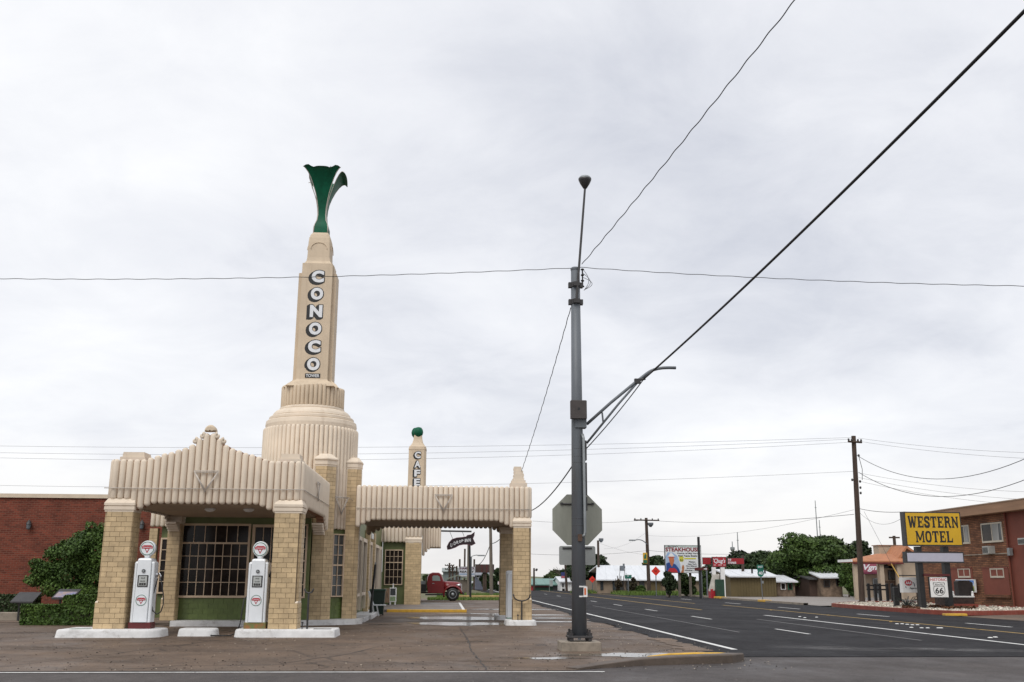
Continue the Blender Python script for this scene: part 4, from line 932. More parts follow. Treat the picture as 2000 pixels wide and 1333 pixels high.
# insulator bracket at the head of the pole
ib = MB(); ix = PX+.17; iz = at(1142,560,y=PY)[2]; ib.tube([(ix,PY,iz),(ix,PY,iz+.42)], .018, 6)
for q in (0,.14,.28,.42): ib.lathe(ix,PY,[(.03,iz+q-.02),(.045,iz+q),(.03,iz+q+.02)],10)
part('insulator', ib, DARKM, t)
for q in range(3):
    pts = [(ix+.02,PY,iz+.42-.1*q)]+[(ix+.03+.12*math.sin(math.pi*k/8)*(1+.3*q), PY-.03*q, iz+.40-.1*q-(.5-.1*q)*k/8) for k in range(1,9)]
    part('jumper_wire', MB().tube(pts, .006, 5), WIREM, t, True)
# stop sign seen from behind, on its own post just past the pole
sx_, sz_, sr_ = at(1127.5,1015.5,y=23.1)[0], at(1127.5,1015.5,y=23.1)[2], .0
hw_ = (at(1176,1015,y=23.1)[0]-at(1079,1015,y=23.1)[0])/2; rr_ = hw_/math.cos(math.pi/8)
t = thing('stop_sign', (sx_+.03,23.16,0), 'bare metal back of an octagonal stop sign behind the grey pole', 'road sign')
part('post', MB().tube([(sx_+.03,23.18,0),(sx_+.03,23.18,sz_+.3)], .035, 8), STEEL, t)
pn = part('sign_panel', MB().prism([(sx_+rr_*math.cos(math.pi/8+k*math.pi/4), sz_+rr_*math.sin(math.pi/8+k*math.pi/4)) for k in range(8)], 'y', 23.1, 23.106), SIGNBACK, t)
part('sign_face', MB().prism([(sx_+rr_*.985*math.cos(math.pi/8+k*math.pi/4), sz_+rr_*.985*math.sin(math.pi/8+k*math.pi/4)) for k in range(8)], 'y', 23.1065, 23.11), RED, pn)
zb1 = at(1127,985,y=23.1)[2]
part('bracket', MB().tube([(sx_-.36,23.085,zb1),(sx_+.36,23.085,zb1)], .022, 8).lathe(sx_-.36,23.085,[(.035,zb1-.02),(.035,zb1+.03)],8).lathe(sx_+.36,23.085,[(.035,zb1-.02),(.035,zb1+.03)],8), DARKM, pn)
x0_, x1_ = at(1092,1085,y=23.1)[0], at(1163,1085,y=23.1)[0]; z0_, z1_ = at(1127,1104,y=23.1)[2], at(1127,1067,y=23.1)[2]
m = MB(); pts = []
for sx, sz, a0 in ((1,-1,-90),(1,1,0),(-1,1,90),(-1,-1,180)):
    for k in range(4):
        a = R(a0+30*k); pts.append(((x0_+x1_)/2+sx*((x1_-x0_)/2-.04)+.04*math.cos(a), (z0_+z1_)/2+sz*((z1_-z0_)/2-.04)+.04*math.sin(a)))
m.prism(pts, 'y', 23.1, 23.105); p2_ = part('lower_panel', m, mat('pale_aluminium_back', (.33,.345,.335), .45, .1, 1.5, metal=.3), t)
part('bracket', MB().box(x0_+.08,x1_-.08,23.08,23.098,z1_-.07,z1_-.03), DARKM, p2_)

# ================================================================== PLANTING HELPERS
def leafmat(name, c, c2, rand=.35, rough=.6):
    m = mat(name, c, rough, .2, .9, rand=rand, col2=c2, island=True, spec=.25); return m
LEAF = leafmat('leaf_green', (.068,.110,.024), (.030,.060,.014), .45)
LEAFD = leafmat('leaf_dark', (.040,.064,.021), (.020,.036,.013), .45)
LEAFM = leafmat('leaf_mid', (.056,.084,.022), (.026,.046,.014), .45)
LEAFY = leafmat('leaf_shrub', (.075,.128,.024), (.030,.062,.012), .45)
CEDAR = leafmat('cedar_needles', (.030,.046,.018), (.016,.027,.012), .4)
GRASSM = leafmat('grass_blades', (.13,.20,.035), (.07,.11,.025), .4)
GRASSD = leafmat('rough_grass', (.10,.135,.035), (.07,.075,.03), .4)
BARK = mat('bark', (.07,.052,.04), .9, .3, 3, .4, 15, stretch=(4,4,.6))
HILLG = roadmat('far_pasture', (.13,.145,.08), (.09,.11,.06), (.17,.16,.10), .95, .9, patch=.012)
def leaves(blobs, n, size, seed, flat=.0):
    """many small leaf faces spread through the volume of overlapping clumps"""
    r = np.random.default_rng(seed); vol = np.array([b[3]*b[4]*b[5] for b in blobs])**.75; pick = r.choice(len(blobs), n, p=vol/vol.sum()); B_ = np.array(blobs)[pick]
    d = r.normal(size=(n,3)); d /= np.linalg.norm(d,axis=1)[:,None]; rad = r.uniform(.35,1,n)**.45*r.uniform(.86,1.10,n)
    c = B_[:,:3]+d*rad[:,None]*B_[:,3:6]
    nrm = d*.8+r.normal(size=(n,3))*.7+np.array([0,0,.35]); nrm /= np.linalg.norm(nrm,axis=1)[:,None]
    t = np.cross(nrm, r.normal(size=(n,3))); t /= np.linalg.norm(t,axis=1)[:,None]; b = np.cross(nrm,t)
    s = size*r.uniform(.6,1.4,n)[:,None]; l = s*r.uniform(.9,1.7,n)[:,None]
    v = np.stack([c-t*s*.5, c-b*l*.35+nrm*s*.12, c+t*s*.5, c+b*l*.65-nrm*s*.12],1).reshape(-1,3)
    return v, np.arange(4*n).reshape(n,4)
def leaf_mesh(name, blobs, n, size, seed, m):
    v, f = leaves(blobs, n, size, seed); me = bpy.data.meshes.new(name); me.vertices.add(len(v)); me.vertices.foreach_set('co', v.ravel().astype(np.float32))
    me.loops.add(f.size); me.loops.foreach_set('vertex_index', f.ravel().astype(np.int32)); me.polygons.add(len(f))
    me.polygons.foreach_set('loop_start', np.arange(0,f.size,4,dtype=np.int32)); me.polygons.foreach_set('loop_total', np.full(len(f),4,dtype=np.int32))
    me.materials.append(m); me.update(); me.validate(); return me
def clumps(x, y, z0, w_, d_, h_, k, seed, shape='round'):
    rr = random.Random(seed); out_ = []
    for i in range(int(k*2)):
        u = rr.random()**.8; zz_ = z0+h_*(.12+.80*u)
        if shape == 'cone': f = 1.05*(1-u)**.8+.10
        elif shape == 'flame': f = .55+.45*math.sin(math.pi*min(1,u*.9+.12))
        else: f = .35+.65*math.sin(math.pi*min(1,.18+.80*u))
        a = rr.uniform(0,6.28); q = f*rr.uniform(.20,.90); s_ = rr.uniform(.11,.22)
        out_.append((x+w_*.5*q*math.cos(a), y+d_*.5*q*math.sin(a), zz_, w_*s_, d_*s_, h_*s_*rr.uniform(.55,.8)))
    return out_
def tree(name, x, y, z0, w_, h_, label, k=22, n=5000, size=.28, m=LEAF, trunk=.2, trunk_h=.25, seed=1, shape='round', cat='tree', group=None, d_=None):
    t = thing(name, (x,y,z0), label, cat, group); d_ = d_ or w_*.8; cz = z0+h_*trunk_h*.7; rr = random.Random(seed)
    tr = MB(); tr.tube([(x,y,z0-.1),(x+.04*w_,y,z0+h_*.3),(x-.03*w_,y,z0+h_*.6),(x,y,z0+h_*.85)], [trunk,trunk*.75,trunk*.45,trunk*.15], 8)
    bl = clumps(x,y,cz,w_,d_,h_-(cz-z0),k,seed,shape)
    for b in bl[:12]: tr.tube([(x,y,z0+h_*rr.uniform(.2,.4)),((x+b[0])/2,(y+b[1])/2,(z0+h_*.35+b[2])/2),(b[0],b[1],b[2])], [trunk*.4,trunk*.28,trunk*.1], 5)
    part('trunk', tr, BARK, t); part('crown', leaf_mesh('crown', bl, n, size, seed, m), m, t); return t
def hedge(name, boxes, n, size, seed, label, m=LEAFY):
    """clipped hedge: leaf faces packed on and just inside its trimmed planes"""
    r = np.random.default_rng(seed); C = []; D = []
    areas = []
    for (x0,x1,y0,y1,z0,z1) in boxes:
        for ax, val, sg in ((1,y0,-1),(1,y1,1),(0,x0,-1),(0,x1,1),(2,z1,1)):
            A_ = {1:(x1-x0)*(z1-z0),0:(y1-y0)*(z1-z0),2:(x1-x0)*(y1-y0)}[ax]; areas.append((A_,ax,val,sg,(x0,x1,y0,y1,z0,z1)))
    tot = sum(a[0] for a in areas)
    for A_,ax,val,sg,b in areas:
        k = int(n*A_/tot); p = np.stack([r.uniform(b[0],b[1],k),r.uniform(b[2],b[3],k),r.uniform(b[4],b[5],k)],1)
        p[:,ax] = val-sg*np.abs(r.normal(0,.035,k))+sg*.02*np.sin(p[:,(ax+1)%3]*9+p[:,2]*7); nn_ = r.normal(0,.55,(k,3)); nn_[:,ax] += sg*.9; C.append(p); D.append(nn_)
    c = np.concatenate(C); nrm = np.concatenate(D); nrm /= np.linalg.norm(nrm,axis=1)[:,None]; k = len(c)
    t = np.cross(nrm, r.normal(size=(k,3))); t /= np.linalg.norm(t,axis=1)[:,None]; b = np.cross(nrm,t); s = size*r.uniform(.6,1.4,k)[:,None]
    v = np.stack([c-t*s*.5,c-b*s*.4,c+t*s*.5,c+b*s*.8],1).reshape(-1,3); f = np.arange(4*k).reshape(k,4)
    o_ = boxes[0]; th = thing(name, ((o_[0]+o_[1])/2,(o_[2]+o_[3])/2,0), label, 'hedge')
    me = MB(); me.v = [tuple(q) for q in v]; me.f = [tuple(q) for q in f]; part('foliage', me, m, th)
    core = MB()
    for q in boxes: core.box(q[0]+.06,q[1]-.06,q[2]+.06,q[3]-.06,q[4],q[5]-.06)
    part('twigs', core, BARK, th); return th
def grass(name, rects, n, h_, seed, m, label, cat='grass'):
    r = np.random.default_rng(seed); V = []; Fc = []
    A_ = np.array([(b-a)*(d-c) for a,b,c,d in rects]); tot = A_.sum()
    mb = MB()
    for (a,b,c,d), ar in zip(rects, A_):
        k = int(n*ar/tot); x = r.uniform(a,b,k); y = r.uniform(c,d,k); hh = h_*r.uniform(.4,1.3,k); th_ = r.uniform(0,6.28,k); ln = r.normal(0,.35,(k,2))*hh[:,None]
        for i in range(k):
            dx, dy = .035*math.cos(th_[i]), .035*math.sin(th_[i])
            o_ = len(mb.v); mb.v.extend([(x[i]-dx,y[i]-dy,0),(x[i]+dx,y[i]+dy,0),(x[i]+ln[i,0],y[i]+ln[i,1],hh[i])]); mb.f.append((o_,o_+1,o_+2))
    o = part(name, mb, m, kind='stuff', label=label, cat=cat); return o

# ================================================================== LEFT SIDE: BRICK HALL, HEDGES, TREE, PANELS
BY = 46.0
zt_ = at(100,973,y=BY)[2]
t = thing('brick_hall', (-18,BY,0), 'long red brick hall with a pale coping behind the station at left', 'building')
part('wall', MB().box(-34,-9.6,BY,BY+12,0,zt_), RBRICK, t); part('coping', MB().box(-34.1,-9.5,BY-.08,BY+12.1,zt_,at(100,965,y=BY-.08)[2]), mat('pale_coping', (.62,.52,.40), .7, .08, 2), t)
part('string_course', MB().box(-34,-9.6,BY-.025,BY-.001,.0,.35), CONC, t)
for px_, lab in ((56,'black wall lantern on the red brick hall at far left'),(277,'black wall lantern on the red brick hall, seen between canopy pillars')):
    x, _, z = at(px_,1026,y=BY-.15); l = thing('wall_lantern', (x,BY-.15,z), lab, 'lantern', 'wall lanterns on the brick hall')
    part('back_plate', MB().box(x-.05,x+.05,BY-.03,BY-.002,z-.12,z+.12), DARKM, l); part('body', MB().lathe(x,BY-.15,[(.05,z-.19),(.085,z-.14),(.10,z+.04)],10), STEEL, l); part('hood', MB().lathe(x,BY-.15,[(.13,z+.04),(.09,z+.13),(.03,z+.20),(.015,z+.24)],10), DARKM, l)
    part('arm', MB().tube([(x,BY-.02,z+.05),(x,BY-.12,z+.10)], .014, 6), DARKM, l)
hx0, hx1, hx2 = at(40,1200,y=33.9)[0], at(127,1180,y=33.9)[0], -9.6
hz1, hz2 = at(80,1183,y=33.9)[2], at(160,1164,y=33.9)[2]
hedge('clipped_hedge', [(hx0,hx1,33.9,34.7,0,hz1),(hx1-.05,hx2,33.85,34.75,0,hz2)], 15000, .075, 5, 'low clipped green hedge stepping up beside the front left canopy pillar')
hedge('back_hedge', [(-22,at(62,1180,y=41)[0],41,41.9,0,at(20,1163,y=41)[2])], 9000, .085, 6, 'low dark hedge in front of the brick hall at the left edge', LEAFD)
solo('garden_edging', MB().bbox(-24,at(40,1200,y=37.5)[0],37.5,37.85,0,.28,.02), CONC, 'low tan stone edging along the planting bed at the left edge', 'edging')
struct('planting_bed', sheet([(-26,37.9),(-9.2,35),(-9.2,45.9),(-26,45.9)], .012), DIRT)
tx, ty = at(135,1180,y=39.5)[0], 39.5
t = thing('round_tree', (tx,ty,0), 'dense rounded green tree in front of the red brick hall', 'tree')
bl = []
for px_, py_, rw, rh in ((170,1055,38,26),(195,1050,30,28),(120,1085,38,30),(165,1100,45,36),(90,1118,34,28),(135,1128,46,32),(190,1125,40,36),(76,1133,26,18),(112,1150,38,22),(165,1158,44,22),(205,1085,34,40),(150,1075,34,28),(215,1130,30,36)):
    x, y, z = at(px_,py_,y=ty+random.uniform(-.5,.5)); bl.extend((x+random.uniform(-.55,.55)*rw*.02,y+random.uniform(-.5,.5),z+random.uniform(-.1,.75)*rh*.02,rw*.0205*.34,.3,rh*.0205*.34) for _ in range(4)); bl.append((x,y,z,rw*.0205*.78,.8,rh*.0205*.72))
part('crown', leaf_mesh('crown', bl, 36000, .065, 11, LEAFY), LEAFY, t)
part('trunk', MB().tube([(tx,ty,-.05),(tx+.05,ty,.8),(tx+.2,ty,1.6)], [.09,.07,.05], 8).tube([(tx,ty,.5),(tx-.4,ty,1.2)], [.06,.03], 6).tube([(tx,ty,.5),(tx+.6,ty+.1,1.3)], [.06,.03], 6), BARK, t)
def panel(px0, px1, py0, py1, y, face, label, tilt=.35):
    x0, x1 = at(px0,py1,y=y)[0], at(px1,py1,y=y)[0]; z0, z1 = at(px0,py1,y=y)[2], at(px0,py0,y=y)[2]
    t = thing('information_panel', ((x0+x1)/2,y,0), label, 'information panel')
    pl_ = part('board', MB().prism([(y-tilt,z0),(y+tilt,z1+.05),(y+tilt,z1+.0),(y-tilt,z0-.05)], 'x', x0, x1), DARKM, t)
    nx_, nz_ = -(z1-z0+.05)/math.hypot(2*tilt,z1-z0+.05), 2*tilt/math.hypot(2*tilt,z1-z0+.05); e_ = .004
    if face:
        part('print', MB().add([(x0+.05,y-tilt*.93+nx_*e_,z0+.02+nz_*e_),(x1-.05,y-tilt*.93+nx_*e_,z0+.02+nz_*e_),(x1-.05,y+tilt*.93+nx_*e_,z1+.03+nz_*e_),(x0+.05,y+tilt*.93+nx_*e_,z1+.03+nz_*e_)],[(0,1,2,3)]), face, pl_)
    for q in (.25,.75): part('leg', MB().box(x0+(x1-x0)*q-.03,x0+(x1-x0)*q+.03,y-.03,y+.03,0,(z0+z1)/2), DARKM, t)
panel(108,150,1154,1168,36.2, mat('printed_panel', (.36,.24,.17), .4, .3, 5, col2=(.12,.16,.34)), 'slanted brown and blue printed information panel behind the stepped hedge')
panel(28,72,1160,1175,37.0, None, 'slanted plain black panel at the left edge before the brick hall')

# ================================================================== WIRES AND UTILITY POLES
def wire(a, b, sag, r, label, n=24, twist=0.0, cat='wire', group='overhead wires', name='overhead_wire', m=WIREM):
    pts = []; a = Vector(a); b = Vector(b); d = (b-a); side = d.cross(Vector((0,0,1))).normalized(); LEN = d.length
    if twist: n = max(n, int(LEN*16))
    for k in range(n+1):
        u = k/n; p = a+d*u; p.z -= sag*4*u*(1-u)
        if twist: p += side*twist*math.sin(u*LEN*9.0)+Vector((0,0,twist*math.cos(u*LEN*9.0)))
        pts.append(tuple(p))
    return solo(name, MB().tube(pts, r, 5 if n > 60 else 6), m, label, cat, group, smooth=True)
ptop = (PX+.15, PY, at(1141,523,y=PY)[2])
wire(ptop, at(-60,544,y=24.5), .12, .008, 'thin twisted wire crossing the sky leftwards from the grey pole over the tower', twist=.006)
wire(ptop, at(2060,560,y=21.0), .08, .008, 'thin twisted wire crossing the sky rightwards from the head of the grey pole', twist=.006)
wire((PX+.16,PY,ptop[2]+.08), at(1600,-60,y=13.0), .05, .010, 'twisted wire climbing steeply from the pole head to the top edge', twist=.008)
jx = (j2[0]+.1, PY-.05, j2[2]+.03)
wire(jx, at(2080,-58,y=8.2), .10, .021, 'thick black cable climbing from the lamp arm to the upper right corner')
wire((PX+.17,PY,at(1147,880,y=PY)[2]), jx, .05, .014, 'black cable rising from the grey pole to the lamp arm clamp')
wire((PX-.13,PY,at(1119,912,y=PY)[2]), at(1037,998,y=36.0), .15, .016, 'black service cable sagging from the grey pole to the side canopy')
wire((PX-.12,PY,at(1118,602,y=PY)[2]), (2.62,35.1,5.15), .12, .010, 'thin twisted wire from the grey pole down to the canopy finial', twist=.005)

def upole(px_, pyb, pyt, Y, r, label, arms=(), pxt=None, zb=0.0, m=WOODP, name='utility_pole'):
    x, _, z = at(px_,pyb,y=Y); xt, _, zt__ = at(pxt if pxt else px_,pyt,y=Y)
    t = thing(name, (x,Y,zb), label, 'utility pole', 'wooden utility poles')
    part('shaft', MB().tube([(x,Y,zb-.1),((x+xt)/2,Y,(zb+zt__)/2),(xt,Y,zt__)], [r,r*.88,r*.75], 10), m, t)
    for (z_, hw__, ang) in arms:
        zz_ = zt__-z_; f = (zz_-zb)/(zt__-zb); xc_ = x+(xt-x)*f; dx, dy = math.cos(ang)*hw__, math.sin(ang)*hw__
        ar = part('crossarm', MB().tube([(xc_-dx,Y-dy-r,zz_),(xc_+dx,Y+dy-r,zz_)], .07, 4), m, t)
        for q in (-.92,-.45,.45,.92): part('insulator', MB().lathe(xc_+dx*q,Y+dy*q-r,[(.05,zz_+.05),(.07,zz_+.12),(.05,zz_+.2)],8), DARKM, ar)
    return t, (x,Y,zb), (xt,Y,zt__)
UY = 64.0
t, ub, ut = upole(1684,1177,852,UY,.19,'tall dark wooden utility pole on the gravel bed beside the motel sign',[(.42,.55,.3)],pxt=1667,zb=.1)
for z_, s_ in ((1.3,1),(3.0,1),(3.4,1),(3.75,1),(2.9,-1)):
    xq = ut[0]+(ub[0]-ut[0])*z_/ut[2]+s_*.26; part('insulator', MB().lathe(xq,UY-.05,[(.05,ut[2]-z_-.08),(.08,ut[2]-z_),(.05,ut[2]-z_+.08)],8), DARKM, t)
part('ground_wire', MB().tube([(ut[0]+.22,UY,ut[2]-1.2),(ut[0]+.42,UY,ut[2]-2.2),(ut[0]+.36,UY,ut[2]-2.9)], .02, 5), WIREM, t)
def far(pxy, Y): return at(pxy[0],pxy[1],y=Y)
Ws = [((1664,855),(-30,871),70,.35,'topmost of the four faint wires running left from the tall utility pole'),
      ((1664,858),(-30,884),70,.5,'second of the four faint wires running left from the tall utility pole'),
      ((1664,864),(-30,894),70,.6,'third of the four faint wires running left from the tall utility pole'),
      ((1668,921),(-30,948),70,.5,'lowest of the four faint wires running left from the tall utility pole')]
for a, b, Y, s_, lab in Ws: wire(far(a,UY), far(b,Y), s_, .009, lab, 40, m=WIREF)
for a, b, Y, s_, lab in [((1676,856),(2060,886),58,.2,'upper faint wire running right from the head of the tall utility pole'),
      ((1676,862),(2060,898),58,.2,'second faint wire running right from the head of the tall utility pole'),
      ((1674,890),(2060,868),40,1.5,'sagging dark wire running right below the head of the tall utility pole'),
      ((1677,923),(2060,912),40,1.4,'lower sagging dark wire running right from the tall utility pole'),
      ((1677,924),(2060,962),58,.3,'faint wire falling right across the sky above the motel roof'),
      ((1677,933),(2060,978),58,.3,'faint wire falling right, second above the motel roof'),
      ((1677,940),(2060,990),58,.3,'faint wire falling right, lowest above the motel roof'),
      ((1679,994),(1768,1000),52,.1,'short dark wire from the tall utility pole to the motel sign head'),
      ((1680,1003),(1762,1012),52,.5,'short sagging wire from the tall utility pole behind the motel sign'),
      ((1668,1005),(1262,1016),110,.4,'dark wire between the tall utility pole and the crossarm pole'),
      ((1262,1016),(1040,1018),120,.3,'dark wire running left from the crossarm pole toward the canopy'),
      ((1262,1076),(1030,1082),120,.3,'lower dark wire running left across the crossarm pole'),
      ((1668,996),(1262,1046),110,.7,'faint wire dipping between the tall utility pole and the crossarm pole'),
      ((1262,1075),(1460,1082),110,.2,'low dark wire running right from the crossarm pole over the steakhouse sign'),
      ((1168,1060),(1262,1084),110,.2,'thin wire from the floodlight pole to the crossarm pole'),
      ((1262,1040),(1180,1072),120,.5,'thin wire falling left from the crossarm pole behind the street lamp')]:
    wire(far(a, UY if a[0] > 1660 else Y), far(b, Y), s_, .016 if 'dark' in lab else .009, lab, 24, m=WIREM if 'dark' in lab else WIREF)
wire(at(1688,1000,y=UY), at(1765,1148,y=56), .0, .010, 'guy wire slanting down from the tall utility pole to a yellow guard'); 
solo('guy_guard', MB().tube([at(1741,1102,y=58.6), at(1757,1130,y=57)], .035, 6), YELP, 'yellow guard sleeve on the slanting guy wire', 'guard')
t, b_, tp = upole(1268,1160,1012,105,.2,'dark utility pole with a wide crossarm, street lamp and yellow banner',[(.25,1.4,.15)],pxt=1262)
part('lamp_arm', MB().tube(bez([at(1264,1064,y=104.8),at(1254,1052,y=104.8),at(1246,1054,y=104.8),at(1238,1056,y=104.8)],8), .05, 6), STEEL, t); x,y,z = at(1236,1056,y=104.8); part('lamp_head', MB().bbox(x-.4,x+.25,y-.15,y+.15,z-.06,z+.09,.03), STEELL, t)
x,y,z = at(1268,1028,y=104.8); part('floodlight', MB().lathe(x+.15,y,[(.1,z-.1),(.3,z+.15),(.3,z+.35)],10), STEEL, t)
x0,_,z0 = at(1256,1101,y=104.7); x1,_,z1 = at(1264,1080,y=104.7)
bn = part('banner', MB().box(x0,x1,104.68,104.7,z0,z1), mat('yellow_banner', (.60,.36,.03), .6, .1, 3), t); part('banner_panel', MB().box(x0+.03,x1-.03,104.66,104.675,z0+.04,z0+.36), RGREEN, bn); part('banner_emblem', MB().prism([(x0+.10,z0+.5),(x1-.12,z0+.5),(x1-.08,z0+.85),(x0+.28,z0+1.0),(x0+.12,z0+.75)], 'y', 104.66, 104.675), RGREEN, bn)
t, b_, tp = upole(1170,1157,1056,118,.17,'thin utility pole with a floodlight beside the dark cedar',pxt=1168)
x,y,z = at(1172,1054,y=117.8); part('floodlight', MB().lathe(x+.12,y,[(.1,z-.35),(.28,z-.1),(.28,z+.12)],10), STEEL, t)
t, b_, tp = upole(1107,1158,1080,130,.17,'leaning dark pole with a small flag banner before the white house',pxt=1103)
x0,_,z0 = at(1096,1130,y=129.7); x1,_,z1 = at(1103,1118,y=129.7)
fl = part('flag', MB().box(x0,x1,129.68,129.7,z0,z1), mat('flag_blue', (.03,.04,.16), .7, .1, 3), t); part('flag_stripe', MB().box(x0+.02,x1-.02,129.66,129.675,z0+.03,z0+.30), mat('flag_pink', (.45,.12,.14), .7, .1, 3), fl)
t, b_, tp = upole(1043,1158,1110,135,.15,'short dark pole with a small lamp before the green-roofed building'); x,y,z = at(1048,1113,y=134.8); part('lamp', MB().lathe(x,y,[(.05,z-.2),(.18,z),(.1,z+.15)],8), DARKM, t); part('lamp_arm', MB().tube([(tp[0],135,z-.1),(x,134.8,z-.1)], .04, 5), DARKM, t)
upole(960,1160,1028,88,.17,'grey wooden pole seen under the side canopy beside the brown billboard',pxt=958,m=WOODG)
wire(at(958,1062,y=88), at(925,1102,y=96), .7, .03, 'dark cable drooping left from the grey wooden pole under the canopy'); wire(at(959,1062,y=88), at(1006,1010,y=60), .4, .03, 'dark cable rising right from the grey wooden pole under the canopy')
for px_, pyt, px2, lab in ((878,1100,878,'leftmost of three dark poles beyond the truck, with crossarm'),(884,1104,884,'middle of three dark poles beyond the truck, with crossarm'),(892,1106,892,'rightmost of three dark poles beyond the truck, without crossarm')):
    upole(px_,1150,pyt,165,.2,lab,[(.4,.75,0),(1.0,.75,0)] if px_ < 890 else ())
upole(1451,1165,1085,95,.16,'thin dark pole rising behind the brown shed')
t = thing('tv_aerial_pole', (at(1746,1090,y=100)[0],100,0), 'distant pole with a crossarm above the orange roof', 'utility pole')
x,_,z = at(1746,1047,y=100); part('shaft', MB().tube([(x,100,0),(x,100,z)], .16, 8), WOODP, t); part('crossarm', MB().box(x-.55,x+.55,99.9,100,z-.25,z-.1), WOODP, t)
# radio masts far off
for px_, pyt, pyb, Y, lab in ((1592,978,1130,420,'tall thin radio mast above the trees'),(1600,1016,1130,420,'shorter radio mast beside the tall one above the trees'),(1430,1058,1130,380,'slim mast with a platform above the trees'),(1440,1040,1130,380,'slim pointed mast above the trees')):
    x,_,z = at(px_,pyt,y=Y); zb = 0
    t = thing('radio_mast', (x,Y,zb), lab, 'mast', 'distant radio masts'); part('mast', MB().tube([(x,Y,zb),(x,Y,z)], [.34,.15], 6), STEELL, t)
    if 'platform' in lab: part('platform', MB().lathe(x,Y,[(.3,z-4),(.9,z-3),(.9,z-2.2),(.3,z-2)],8), STEELL, t)
    else: part('aerial', MB().tube([(x-.4,Y,z-3),(x+.4,Y,z-3)], .12, 4), STEELL, t)

# ================================================================== MOTEL CORNER
ISL = [(22.75,59.2),(22.3,55),(22.25,50),(22.45,46.2),(22.9,45.0),(23.8,44.75),(26,45.6),(29.2,47.3),(30.4,48.3),(30.4,66),(27.6,66),(24.6,62.5)]
def inset(pts, d):
    cx_ = sum(p[0] for p in pts)/len(pts); cy_ = sum(p[1] for p in pts)/len(pts); o_ = []
    for x, y in pts: L_ = math.hypot(x-cx_,y-cy_); o_.append((x+(cx_-x)*d/L_, y+(cy_-y)*d/L_))
    return o_
I2 = inset(ISL, .22)
REDC = mat('red_kerb_paint', (.24,.052,.034), .75, .12, 2, stain=((.30,.20,.15), 2.5, .5, (1,1,1)))
m = MB(); m.loft([[(x,y,0) for x,y in ISL],[(x,y,.19) for x,y in ISL],[(x,y,.2) for x,y in inset(ISL,.03)],[(x,y,.2) for x,y in I2],[(x,y,.12) for x,y in I2]]); solo('red_kerb', m, REDC, 'red painted kerb around the gravel bed of the motel sign', 'kerb')
struct('gravel_bed', sheet(I2, .125), mat('pale_gravel_base', (.42,.38,.32), .9, .3, 14))
def in_poly(x, y, P_):
    c = False; j = len(P_)-1
    for i in range(len(P_)):
        if (P_[i][1] > y) != (P_[j][1] > y) and x < (P_[j][0]-P_[i][0])*(y-P_[i][1])/(P_[j][1]-P_[i][1])+P_[i][0]: c = not c
        j = i
    return c
rr = random.Random(5); m = MB(); cnt = 0
while cnt < 2600:
    x, y = rr.uniform(22.3,30.3), rr.uniform(45,66)
    if not in_poly(x,y,I2) or (x > 27.5 and rr.random() < .6): continue
    s_ = rr.uniform(.035,.085); a = rr.uniform(0,6.28); z = .125
    p = [(x+s_*math.cos(a+k*2.094)*rr.uniform(.8,1.3),y+s_*math.sin(a+k*2.094)*rr.uniform(.8,1.3),z) for k in range(3)]
    q = [(x+s_*.6*math.cos(a+.8+k*2.094),y+s_*.6*math.sin(a+.8+k*2.094),z+s_*rr.uniform(.7,1.2)) for k in range(3)]
    m.loft([p,q], False, True); cnt += 1
part('gravel', m, mat('white_gravel', (.66,.61,.53), .85, .2, 6, rand=.3, island=True), kind='stuff', label='white gravel stones covering the bed under the motel sign', cat='gravel')
solo('yellow_kerb', MB().bbox(22.2,23.2,44.35,44.7,0,.09,.02), YELP, 'short yellow painted kerb stub at the motel corner', 'kerb')
